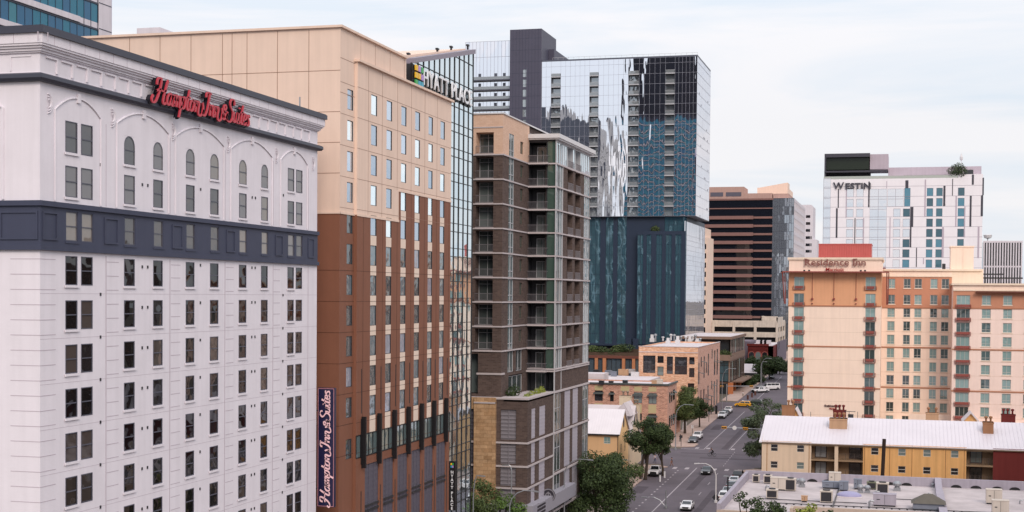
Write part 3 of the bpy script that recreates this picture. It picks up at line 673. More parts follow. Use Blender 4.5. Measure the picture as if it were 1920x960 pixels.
    for u0, u1, v0, v1 in fr: window(b, TF, (u0+u1)/2, v0, u1-u0, v1-v0, 'n', M_DKMET, G_HY if v0 > 39 else G_HYL, rec=.04, fw=.05)
    # ribbon of storefront glass
    us = frange(YF-.0, YE, 26); curtain(b, TF, us, [band[0], band[1]], G_STORE, M_BLACK, .006, .1, .06, 'ribbon_glass', 'ribbon_frame')
    # louvres
    for a, c, z0, z1 in lou:
        lo_ = slats(TF, a, c, ZB, z1, .5, -.14, 'louvre', M_LOUV, b, .02, 2)
        m2 = MB(); m2.tb(TF, a, c, -.13, -.02, 13.2, 13.42); m2.tb(TF, a, c, -.13, -.02, 13.7, 13.9); m2.build('louvre_rail', M_DKMET, b)
    # dark blades standing proud of the piers
    for px, t0, t1 in ((413.5, 603, 795), (472, 590, 778), (528.5, 577, 760), (581, 565, 743), (630, 553, 727), (676, 542, 712), (721, 533, 697)):
        p = 480+px/2; u = uE(p, XF+.45, 780); z1, z0 = hX(p, 480+t0/2, XF+.45).z, hX(p, 480+t1/2, XF+.45).z
        m2 = MB(); m2.tb(TF, u-.12, u+.12, 0, .45, z0, z1); m2.tb(TF, u-.3, u-.12, 0, .12, z0+.4, z1-.2); m2.build('blade', M_BLACK, b)
    m2 = MB()
    for u in (131.1, 136.5, 140.9, 145.3, 149.7, 154.0, 158.5): 
        m2.tb(TF, u-.05, u+.05, 0, .04, 23.2, 27.6); m2.tb(TF, u-.05, u+.05, 0, .04, 9.5, 15.5)
    m2.build('slot_light', M_DKMET, b)
    mb = MB(); p = hY(290, 60, 140); mb.box(p.x-1.6, p.x+1.2, 139, 142, ZR-.3, hY(290, 55, 140).z); mb.build('roof_vent', M_PALE, b)
cream_hotel()
G_CW = glass('mirror_blue_glass', met=.9, tint=(.72, .84, .9, 1), wav=.35, wsc=.5, wd=.05, rough=.02)
def glass_annex():
    X, Y0, Y1 = -51.6, 146.4, 169.4; XW = -80; ZB = -8
    b = thing('glass_hotel_wing', 'mirror glass wing with a sloping crown and white letter sign', 'building', (X, Y0, gz(Y0)))
    T = Ea(X); za, zb = 60.0, 64.8
    zt = lambda u: za+(zb-za)*(u-Y0)/(Y1-Y0)
    us = frange(Y0+.3, Y1, 12); vv = [ZB+2.97*k for k in range(26)]
    g = MB(); f = MB()
    vv2 = [v for v in vv if v < 60]
    for i in range(len(us)-1):
        a, c = us[i], us[i+1]; tt = zt((a+c)/2)
        for j in range(len(vv)-1):
            z0, z1 = vv[j], vv[j+1]
            k = lambda: random.uniform(-.006, .006)
            z1a, z1b = min(z1, zt(a)), min(z1, zt(c))
            if z0 >= zt(a) and z0 >= zt(c): continue
            p, q, r = k(), k(), k(); g.quad(T(a, p, z0), T(c, q, z0), T(c, q+r, max(z0, z1b)), T(a, p+r, max(z0, z1a)))
    for u in us: f.tb(T, u-.06, u+.06, .01, .08, ZB, zt(u))
    for v in vv:
        us0 = Y0+.3 if v < za else Y0+(v-za)/(zb-za)*(Y1-Y0)
        if v < zb:
            f.tb(T, us0, Y1, .015, .07, v-.04, v+.04)
            if v < za: f.tb(T, us0, Y1, .015, .07, v+.95, v+1.02)
    for u in us[:-1]:
        pass
    g.build('glass_skin', G_CW, b); f.build('mullions', M_BLACK, b)
    mb = MB()
    mb.prism([(X+.25, Y0, za), (X+.25, Y1+.2, zb+.05), (X+.25, Y1+.2, zb+.6), (X+.25, Y0, za+.55)], (-1.2, 0, 0))
    mb.build('coping', flat('grey_coping', rgb(150, 140, 155, .8)), b)
    mb = MB(); mb.prism([(X-.02, Y0, ZB), (X-.02, Y0, za), (X-.02, Y1, zb), (X-.02, Y1, ZB)], (-28, 0, 0)); mb.build('wall', M_DKMET, b)
    mb = MB(); mb.prism([(X-1, Y0+.2, za+.3), (X-1, Y1, zb+.3), (X-1, Y1, zb+.7), (X-1, Y0+.2, za+.9)], (-10, 0, 0)); mb.build('roof', M_CREAM, b)
    mb = MB(); mb.box(X-.1, X+.1, Y0-.01, Y0+.28, 50, za+.1); mb.build('edge_trim', M_DKMET, b)
    for px, py in ((766, 101), (820, 92), (846, 88), (877, 85)):
        p = hX(px, py, X-1.2); m2 = MB(); m2.box(p.x-.15, p.x+.15, p.y-.3, p.y+.3, p.z-.1, p.z+.1); m2.box(p.x-.1, p.x+.1, p.y-.1, p.y+.1, p.z-.9, p.z-.1); m2.build('floodlight', M_DKMET, b)
    # letter sign
    s = thing('letter_sign', 'white block letters on the mirror glass with a four colour square emblem', 'sign', (X+.3, 148.3, 54))
    Xs = X+.35; u0, u1 = uE(793, Xs, 150), uE(884, Xs, 180)
    zb0, hh = hX(793, 160, Xs).z, hX(793, 128, Xs).z-hX(793, 160, Xs).z
    M_LW = flat('letter_white', rgb(240, 240, 245, .9), .4)
    W = 'HYATT PLACE'
    o = text(s, W, (Xs, u0, zb0+.1), hh/.72, math.pi/2, M_LW, .07, .0, width=u1-u0, spacing=1.1)
    text(s, W, (Xs-.22, u0+.06, zb0-.05), hh/.72, math.pi/2, M_BLACK, .06, .012, 'letter_outline_and_shade', width=u1-u0, spacing=1.1)  # black copy behind stands for the letters' shadow and reflection on the glass
    mb = [MB() for _ in range(4)]
    cols4 = [rgb(240, 190, 40, .9), rgb(60, 175, 90, .8), rgb(60, 170, 200, .8), rgb(190, 150, 220, .8)]
    e0 = uE(775, Xs, 140); bk = MB(); cm = [1, 0, 0, 2, 0, 3, 2, 3, 1]
    for i in range(3):
        for j in range(3):
            a = e0+i*.95; z = hX(775, 158, Xs).z+j*.8
            mb[cm[i*3+j]].tb(Ea(Xs), a+.42, a+1.2, 0, .14, z, z+.6); bk.tb(Ea(Xs-.3), a, a+.9, 0, .2, z-.12, z+.62)
    for m_, c_ in zip(mb, cols4): m_.build('emblem_squares', flat('emblem', c_, .4), s)
    bk.build('emblem_shade', M_BLACK, s)  # black squares set off behind paint the emblem's dark reflection
    # small blade sign near the street
    Ys = 160.6; xa, xb = XF_ = (uS(842, Ys, 900), uS(853.5, Ys, 900)); zt_, z0_ = hY(848, 865, Ys).z, hY(848, 957, Ys).z
    s = thing('narrow_blade_sign', 'narrow black blade sign with stacked white letters by the glass wing', 'sign', (xa, Ys, z0_))
    mb = MB(); mb.box(xa, xb, Ys, Ys+.4, z0_, zt_); mb.box(xa-.4, xa, Ys+.1, Ys+.3, z0_+1, z0_+1.15); mb.box(xa-.4, xa, Ys+.1, Ys+.3, zt_-1.2, zt_-1.05); mb.build('cabinet', M_BLACK, s)
    h = (zt_-z0_-1.1)/10.4
    for i, ch in enumerate('HYATTPLACE'):
        text(s, ch, ((xa+xb)/2, Ys-.03, zt_-1.0-h*(i+1)-(.2 if i > 4 else 0)), h*1.05, 0, M_LW, .02, .01, 'lettering', 'CENTER')
    w4 = (xb-xa)/4
    for q, (i, j) in enumerate(((0, 0), (1, 0), (0, 1), (1, 1))):
        m2 = MB(); m2.box((xa+xb)/2-w4+i*w4, (xa+xb)/2-w4+i*w4+w4*.9, Ys-.06, Ys-.01, zt_-.75+j*.3, zt_-.5+j*.3); m2.build('emblem_square', flat('emblem', cols4[(q+2) % 4], .4), s)
glass_annex()
# ------------------------------------------------------------------ brown brick residential tower
M_BRK = brick('brown_brick', rgb(116, 98, 92, .68), rgb(98, 82, 78, .64), rgb(120, 106, 102, .62), bw=.6, bh=.22, ms=.02)
M_BRKC = brick('cream_brick', rgb(236, 200, 178, .8), rgb(228, 190, 166, .8), rgb(215, 180, 160, .8), bw=.6, bh=.22, ms=.015, var=.05)
M_SLABC = flat('concrete_band', rgb(205, 194, 196, .78), .8)
M_WFR = flat('white_frame', rgb(196, 196, 202, .8), .45)
M_STONE = brick('tan_stone', rgb(204, 168, 132, .85), rgb(184, 146, 110, .8), rgb(160, 122, 88, .6), bw=1.1, bh=.5, ms=.015, var=.3)
M_SCREEN = flat('grey_screen', rgb(140, 134, 142, .75), .6)
M_PSCR = flat('pale_screen', rgb(186, 180, 192, .8), .6)
G_APT = glass('apartment_glass', met=.12, tint=(.5, .6, .62, 1), dark=(.012, .016, .016, 1), curt=(.10, .12, .12, 1), cp=.2, wav=.4)
G_APTB = glass('side_apartment_glass', met=.6, tint=(.5, .62, .66, 1), wav=.4, wsc=.5)
G_GREEN = glass('green_glass', met=.15, tint=(.3, .5, .42, 1), dark=(.02, .035, .03, 1), wav=.2)
def railing_meshes(w, depth, h=1.05, mat=M_RAIL, slabm=None, slab=.25, bars=True):
    f = MB(); f.box(0, w, -depth-.03, -depth+.03, h-.06, h); f.box(0, w, -depth-.02, -depth+.02, .08, .13)
    f.box(0, .05, -depth, 0, h-.06, h); f.box(w-.05, w, -depth, 0, h-.06, h)
    n = max(2, int(w/.16))
    if bars:
        for i in range(n+1): f.box(i*w/n-.012, i*w/n+.012, -depth-.012, -depth+.012, .1, h-.05)
    s = MB(); s.box(-.05, w+.05, -depth-.1, 0, -slab, 0)
    return s, f
_bal = {}
def balcony(parent, T, u0, v0, w, depth, slabm, railm, name='balcony', glassy=None, slab=.25):
    key = (round(w, 2), round(depth, 2), slabm.name, railm.name, bool(glassy))
    if key not in _bal:
        s, f = railing_meshes(w, depth, bars=not glassy, slab=slab); sm = s.mesh('balcony'); sm.materials.append(slabm)
        if glassy: f.quad((0.03, -depth, .1), (w-.03, -depth, .1), (w-.03, -depth, 1.0), (.03, -depth, 1.0), 1)
        fm = f.mesh('railing'); fm.materials.append(railm)
        if glassy: fm.materials.append(glassy)
        _bal[key] = (sm, fm)
    sm, fm = _bal[key]; p = Vector(T(u0, 0, v0)); q = Vector(T(u0+1, 0, v0))
    o = bpy.data.objects.new(name, sm); col.objects.link(o); o.parent = parent; o.location = p-worldloc(parent); o.rotation_euler.z = math.pi/2 if abs(q.y-p.y) > .5 else 0
    r = bpy.data.objects.new('railing', fm); col.objects.link(r); r.parent = o
    return o
def brick_tower():
    X1, Y1, X2, Y2, YE = -52.6, 186.8, -48.6, 201.0, 224.6; XW = -80; ZB = -6
    b = thing('brick_apartment_tower', 'brown brick apartment tower with pale floor bands and balconies', 'building', (X1, Y1, gz(Y1)))
    fl = [54.15-3.35*k for k in range(10)]   # slab levels; fl[8] = 27.3
    zp = 21.0
    T1, T1S, T2, T2S = Ea(X1), S(Y1), Ea(X2), S(Y2)
    mb = MB()
    # volume one
    shell(mb, XW, X1, Y1, Y2+14, ZB, 59.6, 3, skip='se', parapet=.8, tmi=2)
    hs = [(-56.4, -53.9, z+.15, z+3.0) for z in fl[:9]]+[(-60, -55.9, zp+.4, zp+5.9)]
    hs_top = [(-56.4, -53.9, 54.3, 57.3)]
    he = [(190.0, 192.6, z+.1, z+3.2) for z in fl[:9]]+[(196.0, 197.7, z+.95, z+2.7) for z in fl[:9]]+[(190.0, 193.6, fl[8]-3.2, fl[8]-.1), (194.5, 198.2, fl[8]-3.2, fl[8]-.1), (190.6, 198.4, zp+.2, fl[8]-3.6)]
    for T, u0, u1, hh in ((T1S, XW, X1, hs), (T1, Y1, Y2, he)):
        wall(mb, T, u0, u1, ZB, 54.1, hh, 1.9 if T is T1S else .25, 0)
        wall(mb, T, u0, u1, 54.1, 59.6, hh, 1.9 if T is T1S else .25, 1)
    # volume two
    mb.box(X1+.02 if 0 else -58, X2, Y2+2.2, YE, ZB, 57.6, 0, skip='se')
    open1 = [(208.6, 212.1, z+.12, z+3.05) for z in fl]+[(213.9, 217.4, z+.12, z+3.05) for z in fl]
    gl = [(201.35, 205.2, z+.1, z+3.2) for z in fl]+[(220.2, 224.3, z+.1, z+3.2) for z in fl]
    low = [(201.35, 205.2, a, c) for a, c in ((15.2, 20.6), (9.2, 14.9), (2.5, 8.8))]+[(220.2, 224.3, a, c) for a, c in ((15.2, 20.6), (9.2, 14.9))]
    scr = [(207.8, 211.6, a, c) for a, c in ((15.2, 20.6), (9.2, 14.9), (3.6, 8.8))]+[(213.3, 217.0, a, c) for a, c in ((15.2, 20.6), (9.2, 14.9), (3.6, 8.8))]
    wall(mb, T2, Y2, YE, zp, 54.1, open1+gl, 1.6, 0); 
    topo = [(201.3, 208.5, 54.3, 57.3), (208.6, 212.1, 54.3, 57.3), (212.2, 213.8, 54.3, 57.3), (213.9, 217.4, 54.3, 57.3), (217.5, 224.3, 54.3, 57.3)]
    wall(mb, T2, Y2, YE, 54.1, 57.6, topo, 1.2, 4)
    # balcony bay in the south face of volume two
    bay = [(X1, -50.0, z+.1, z+3.05) for z in fl+[fl[-1]-3.0]]+[(-49.85, X2-.12, z+.1, z+3.2) for z in fl+[fl[-1]-3.0]]
    wall(mb, T2S, X1, X2, zp, 57.6, bay, 2.1, 5)
    mb.quad((X1-6, Y2+2.1, zp), (X2, Y2+2.1, zp), (X2, Y2+2.1, 57), (X1-6, Y2+2.1, 57), 5)
    # podium
    wall(mb, S(Y1+.0), XW, X1, ZB, ZB+.1)
    mb.build('wall', [M_BRK, M_BRKC, M_ROOFW, M_BRK, M_WFR, M_DKMET], b)
    # podium volume
    mb = MB(); YP = Y1-.02; XP = X2-.02
    psc = [(-60, -56.2, a, c) for a, c in ((15.3, 19.4), (12.0, 14.8), (9.0, 11.6))]+[(-52.4, -50.2, a, c) for a, c in ((15.3, 19.4), (12.0, 14.8), (9.0, 11.6), (5.6, 8.7))]
    pe = [(u0, u1, a, c) for u0, u1 in ((188.2, 190.3), (192.6, 196.0)) for a, c in ((15.3, 19.4), (12.0, 14.8), (9.0, 11.6), (6.0, 8.7))]
    YS = 186.0
    wall(mb, S(YS), XW, XP, 4.4, zp+.0, psc, .3, 0); wall(mb, Ea(XP), YS, Y2+.0, 4.4, zp, pe, .06, 0)
    mb.quad((XW, YS, zp-.5), (XP, YS, zp-.5), (XP, Y2+.1, zp-.5), (XW, Y2+.1, zp-.5), 2)
    mb.box(XP-.3, XP, YS, Y2, zp-.5, zp, 0); mb.box(X1+.6, XP-.3, YS, YS+.3, zp-.5, zp, 0)
    mb.quad((XW, YS, 4.4), (XP, YS, 4.4), (XP, Y2, 4.4), (XW, Y2, 4.4), 2)
    mb.build('podium', [M_BRK, M_BRKC, M_GRAYROOF], b)
    for (u0, u1, a, c) in psc: slats(S(YS), u0, u1, a, c, .52, -.25, 'screen', M_SCREEN if u0 > -55 else M_LOUV, b, .08, 1)
    for (u0, u1, a, c) in pe: slats(Ea(XP), u0, u1, a, c, .52, -.05, 'screen', M_PSCR, b, .025)
    mb = MB(); mb.box(-56.05, -53.0, YS-.5, YS+.1, ZB, zp); mb.box(-60, -56.05, YS-.2, YS, 19.4, zp); mb.build('stone_pier', M_STONE, b)
    mb = MB(); mb.box(XW, XP-1.5, YS+1.5, YE-.5, ZB, 4.4); mb.build('ground_floor_wall', M_DKMET, b)
    mb = MB(); mb.box(XP-1.0, X2, Y2, YE, ZB, 4.6) if 0 else None
    # lower continuation of the street face
    mb = MB(); wall(mb, lambda u, w, v: T2(u, w+.02, v), Y2, YE, 3.5, zp+.0, low+scr, .12, 0); mb.build('lower_wall', M_BRK, b)
    for (u0, u1, a, c) in low: curtain(b, Ea(X2-.06), [u0, (u0+u1)/2, u1], [a, (a*.4+c*.6), c], G_APT, M_WFR, .004, .08, .06, 'stair_glass', 'stair_frame')
    for (u0, u1, a, c) in scr: slats(Ea(X2+.02), u0, u1, a, c, .52, -.04, 'screen', M_PSCR, b, .025)
    # pale floor bands
    mb = MB()
    for z in fl+[54.1-3.35*8-3.0]:
        if z > 26: mb.box(XW, X1+.14, Y1-.14, Y2, z-.15, z+.04)
        mb.box(X1, X2+.16, Y2-.16, YE, z-.16, z+.04)
    for z in (zp, 15.0, 11.8, 8.8): mb.box(X1-8, XP+.14, YS-.14, Y2, z-.22, z+.03)
    for z in (zp, 15.0, 9.0, 3.6): mb.box(X2-.5, X2+.2, Y2+.03, YE+.05, z-.25, z+.03)
    mb.box(-56.05, -53.0, YS-.62, YS-.1, 24.2-4, 24.4-4); mb.box(-56.1, X1+.12, Y1-.12, Y1+1.5, fl[8]-3.3, fl[8]-3.05)
    mb.build('floor_band', M_SLABC, b)
    mb = MB(); mb.box(-62, X1+.05, Y1-.08, Y1-.0, 57.75, 57.9); mb.build('parapet_band', M_SLABC, b)
    mb = MB(); mb.box(-62, X1+.15, Y1-.15, Y1+.4, 59.6, 59.78); mb.box(X1-.4, X1+.15, Y1+.4, Y2+12, 59.6, 59.78); mb.box(X1-1, X2+.7, Y2-.7, YE+.8, 57.75, 58.35); mb.box(X1-1, X2+.5, Y2-.5, YE+.6, 57.55, 57.75); mb.build('eave', M_WHITE, b)
    mb = MB(); mb.box(X2-.02, X2+.14, Y2-.14, Y2+.02, ZB, 57.6); mb.box(X2-.02, X2+.1, 205.2, 205.32, zp, 57.6); mb.build('corner_post', M_WFR, b)
    # glazing, doors, balconies
    for k, z in enumerate(fl[:9]):
        window(b, S(Y1+1.75), -55.15, z+.15, 2.5, 2.85, 'tv', M_WFR if k else M_WFR, G_APT, rec=0, name='balcony_door', fw=.08)
        balcony(b, T1S, -56.4, z+.1, 2.5, .12, M_SLABC, M_RAIL)
        curtain(b, Ea(X1-.1), [190.0, 191.2, 192.6], [z+.1, z+.9, z+3.2], G_APTB, M_WFR, .004, .09, .07, 'tall_window', 'tall_window_frame')
        window(b, T1, 196.85, z+.95, 1.7, 1.75, 'v', M_BRK, G_GREEN, rec=.15)
    for k, z in enumerate(fl+[fl[-1]-3.0]):
        window(b, S(Y2+2.0), -50.95, z+.1, 1.9, 2.5, 'v', M_WFR, G_APT, rec=0, name='balcony_door', fw=.1)
        if z > zp+1:
            balcony(b, T2S, X1+.05, z+.06, 2.9, .75, M_SLABC, M_RAIL)
    for k, z in enumerate(fl):
        m2 = MB(); m2.quad((-49.85, Y2+.1, z+.1), (X2-.1, Y2+.1, z+.1), (X2-.1, Y2+.1, z+3.2), (-49.85, Y2+.1, z+3.2)); m2.build('green_glass_panel', G_GREEN, b)
        if k == 0: continue
        for u0, u1 in ((201.35, 205.2), (220.2, 224.3)): curtain(b, Ea(X2-.08), frange(u0, u1, 3), [z+.1, z+3.2], G_APTB, M_WFR, .004, .09, .07, 'corner_glass', 'corner_glass_frame')
        for u0, u1 in ((208.6, 212.1), (213.9, 217.4)):
            window(b, Ea(X2-1.4), (u0+u1)/2, z+.12, u1-u0, 2.9, 'v', M_WFR, G_APT, rec=0, name='balcony_door', fw=.1)
            balcony(b, T2, u0, z+.08, u1-u0, .1, M_SLABC, M_RAIL)
    for (u0, u1, a, c) in topo:
        n = max(1, round((u1-u0)/1.4)); dd = 1.1 if u0 in (208.6, 213.9) else .1
        curtain(b, Ea(X2-dd), frange(u0, u1, n), [a, c], G_CW if dd < 1 else G_APTB, M_WFR, .006, .09, .07, 'penthouse_glass', 'penthouse_frame')
        if dd > 1: balcony(b, T2, u0, a-.1, u1-u0, .1, M_SLABC, M_RAIL)
    for k in (0,):
        window(b, T1, 191.8, fl[8]-3.15, 3.4, 3.0, 'v', M_WFR, G_APT, rec=.2); window(b, T1, 196.3, fl[8]-3.15, 3.6, 3.0, 'v', M_WFR, G_APT, rec=.2); window(b, T1, 194.5, zp+.2, 7.6, 2.4, 'w', M_WFR, G_APT, rec=.2)
    window(b, S(Y1+1.7), -57.95, zp+.4, 4.0, 5.4, 'v', M_DKMET, G_APT, rec=0)
    # terrace hedge and glass fence
    t = thing('terrace_hedge', 'yellow green hedge along the corner terrace of the brick tower', 'hedge', (-49.5, 195, zp-.5))
    blob_leaves(t, 'foliage', [((-49.7, 190.0, zp+.0), (.5, 1.6, .45)), ((-49.8, 192.5, zp+.1), (.45, 1.6, .5)), ((-49.7, 195.5, zp+.2), (.5, 1.6, .6)), ((-49.8, 198.5, zp+.3), (.5, 1.5, .65))], 900, .22, M_LEAFY)
    t = thing('terrace_shrub', 'dark shrub in a pot in the inner corner of the brick tower terrace', 'plant', (-51.6, 190.5, zp-.5))
    blob_leaves(t, 'foliage', [((-51.6, 190.2, zp+.7), (.9, .9, 1.0)), ((-51.9, 189.2, zp+.5), (.7, .7, .8))], 500, .25, M_LEAF)
    # street canopy with letters and a round emblem
    c = thing('shop_canopy', 'grey street canopy with dark letters and a round emblem under the brick tower', 'canopy', (XP, YS, 3))
    zt, z0 = 6.6, 4.5; ca = flat('canopy_grey', rgb(176, 172, 184, .7), .6)
    mb = MB(); mb.box(-56, XP+1.2, YS-1.3, YS+2, z0, zt); mb.box(XP-.5, XP+1.2, YS+2, Y2+10, z0+.1, zt-.1); mb.build('fascia', ca, c)
    dk = flat('canopy_letters', rgb(52, 48, 58, .7), .5)
    text(c, 'TIME', (-52.6, YS-1.36, z0+.35), 2.0, 0, dk, .05, .03, width=4.2)
    mb = MB(); mb.tb(Ea(XP+1.2), YS+1.2, YS+5.6, .0, .06, z0+.5, z0+.75); mb.tb(Ea(XP+1.2), YS+1.2, YS+5.6, .0, .06, z0+1.0, z0+1.3); mb.tb(Ea(XP+1.2), YS+1.2, YS+5.6, .0, .06, z0+1.5, z0+1.75)
    mb.build('striped_panel', dk, c)
    Yd = 196.0; q = hY(1028, 929, Yd); n = 24; m2 = MB(); m2.prism([(q.x+1.0*math.cos(2*math.pi*i/n), Yd, q.z+1.0*math.sin(2*math.pi*i/n)) for i in range(n)], (0, .25, 0)); m2.box(XP, q.x-.7, Yd+.05, Yd+.2, q.z-.1, q.z+.1); m2.build('emblem_disc', dk, c)
    pale = flat('emblem_pale', rgb(150, 146, 154, .7)); mb = MB()
    for r0, r1 in ((.82, .97), (.3, .45)):
        for i in range(n):
            g0, g1 = 2*math.pi*i/n, 2*math.pi*(i+1)/n; mb.quad(*[(q.x+r*math.cos(g), Yd-.02, q.z+r*math.sin(g)) for r, g in ((r0, g0), (r1, g0), (r1, g1), (r0, g1))])
    mb.box(q.x-.07, q.x+.07, Yd-.04, Yd-.01, q.z-.55, q.z+.55); mb.build('round_emblem', pale, c)

# ------------------------------------------------------------------ foliage
def leafmat(name, c1, c2):
    m, N, L, B = newmat(name); tc = N.new('ShaderNodeTexCoord'); B.inputs['Roughness'].default_value = .6; B.inputs['Specular IOR Level'].default_value = .25
    n = N.new('ShaderNodeTexNoise'); n.inputs['Scale'].default_value = 1.4; n.inputs['Detail'].default_value = 5; n.inputs['Roughness'].default_value = .8; L.new(tc.outputs['Object'], n.inputs['Vector'])
    r = N.new('ShaderNodeValToRGB'); r.color_ramp.elements[0].position = .35; r.color_ramp.elements[1].position = .68; r.color_ramp.elements[0].color = c1; r.color_ramp.elements[1].color = c2
    L.new(n.outputs['Fac'], r.inputs[0]); L.new(r.outputs[0], B.inputs['Base Color']); return m
M_LEAF = leafmat('leaf_dark', (.012, .024, .010, 1), (.075, .11, .036, 1))
M_LEAF2 = leafmat('leaf_mid', (.028, .046, .016, 1), (.13, .17, .055, 1))
M_LEAFY = leafmat('leaf_yellow', (.12, .16, .03, 1), (.35, .38, .06, 1))
M_LEAF3 = leafmat('leaf_grey_green', (.04, .06, .03, 1), (.11, .14, .08, 1))
M_BARK = paint('bark', rgb(88, 76, 68, .6), rough=.95, var=.3, scale=3)
def leaves(mb, blobs, n, size, rnd):
    vol = [a[1][0]*a[1][1]*a[1][2] for a in blobs]; tot = sum(vol)
    for (c, r), v in zip(blobs, vol):
        for _ in range(int(n*v/tot)):
            while True:
                d = Vector((rnd.uniform(-1, 1), rnd.uniform(-1, 1), rnd.uniform(-1, 1)))
                if .05 < d.length <= 1: break
            d = d.normalized()*(rnd.random()**.28)*rnd.uniform(.85, 1.1)
            p = Vector((c[0]+d.x*r[0], c[1]+d.y*r[1], c[2]+d.z*r[2]))
            nrm = (d.normalized()+Vector((rnd.gauss(0, .6), rnd.gauss(0, .6), rnd.gauss(0, .6)+.4))).normalized()
            a = nrm.orthogonal().normalized(); a.rotate(Matrix.Rotation(rnd.uniform(0, 6.28), 3, nrm)); b = nrm.cross(a)
            s = size*rnd.uniform(.6, 1.35); a *= s*.5; b *= s*.32; bend = nrm*s*.12
            mb.quad(p-a, p-b+bend, p+a, p+b+bend)
def blob_leaves(parent, name, blobs, n, size, mat, seed=3):
    mb = MB(); leaves(mb, blobs, n, size, random.Random(seed)); return mb.build(name, mat, parent)
def tree(label, base, h, rx, n=5000, size=.38, mat=None, crown_lo=.28, lean=(0, 0), seed=1, nb=18, trunks=1, group=None, name='tree', flat_=1.0):
    rnd = random.Random(seed); b = Vector(base); t = thing(name, label, 'tree', tuple(b), group)
    mat = mat or M_LEAF; tr = MB(); zc0 = b.z+h*crown_lo; ch = h*(1-crown_lo); blobs = []
    cx, cy = b.x+lean[0], b.y+lean[1]
    for i in range(nb):
        q = (i+.5)/nb; zz = zc0+ch*(.12+.76*q); env = math.sin(math.pi*min(.97, .18+.72*q))**.7
        g = rnd.uniform(0, 6.28); rr = rx*env*math.sqrt(rnd.random())*.78; br = rx*rnd.uniform(.26, .44)*(1 if q < .8 else .75)
        blobs.append(((cx+rr*math.cos(g), cy+rr*math.sin(g), zz), (br, br, br*.72*flat_)))
    for k in range(trunks):
        ox = (k-(trunks-1)/2)*.9
        mid = Vector((b.x+ox+lean[0]*.4, b.y+lean[1]*.4, b.z+h*.28)); top = Vector((cx+ox*.3, cy, b.z+h*.75))
        tr.tube([(b.x+ox, b.y, b.z-.3), (b.x+ox*.9+.05, b.y, b.z+.4), mid, (mid+top)/2+Vector((.2, -.1, 0)), top], [h*.032, h*.026, h*.021, h*.014, h*.005], 7)
    for c, r in blobs[::2]:
        s = Vector((b.x+lean[0]*.5, b.y+lean[1]*.5, b.z+h*rnd.uniform(.25, .5))); e = Vector(c); tr.tube([s, (s+e)/2+Vector((0, 0, .3)), e], [h*.012, h*.008, h*.003], 5)
    tr.build('trunk', M_BARK, t, smooth=True)
    mb = MB(); leaves(mb, blobs, int(n), size, rnd); mb.build('crown', mat, t); return t
brick_tower()

# ------------------------------------------------------------------ big mirror tower with balconies
M_SLAB = paint('slate_panel', rgb(86, 84, 102, .8), rough=.5, var=.06, streak=.03)
M_NAVYP = paint('navy_panel', rgb(48, 60, 82, .68), rough=.45, var=.08, streak=.03)
G_MIR = glass('mirror_curtain_glass', met=1.0, tint=(.90, .89, .93, 1), wav=1.0, wsc=.34, wd=.07, rough=.015, stretch=(1.0, 1.0, .18), detail=1.8)
G_MIR2 = glass('mirror_balcony_glass', met=.5, tint=(.8, .85, .9, 1), wav=.3)
G_TEALM = glass('lower_teal_glass', met=.5, dark=(.008, .02, .025, 1), tint=(.14, .28, .36, 1), wav=1.0, wsc=.4, wd=.16, detail=.6, stretch=(1, 1, .5))
M_MUL = flat('pale_mullion', rgb(176, 176, 190, .8), .4, .3)
M_MULD = flat('grey_mullion', rgb(95, 98, 112, .8), .4, .3)
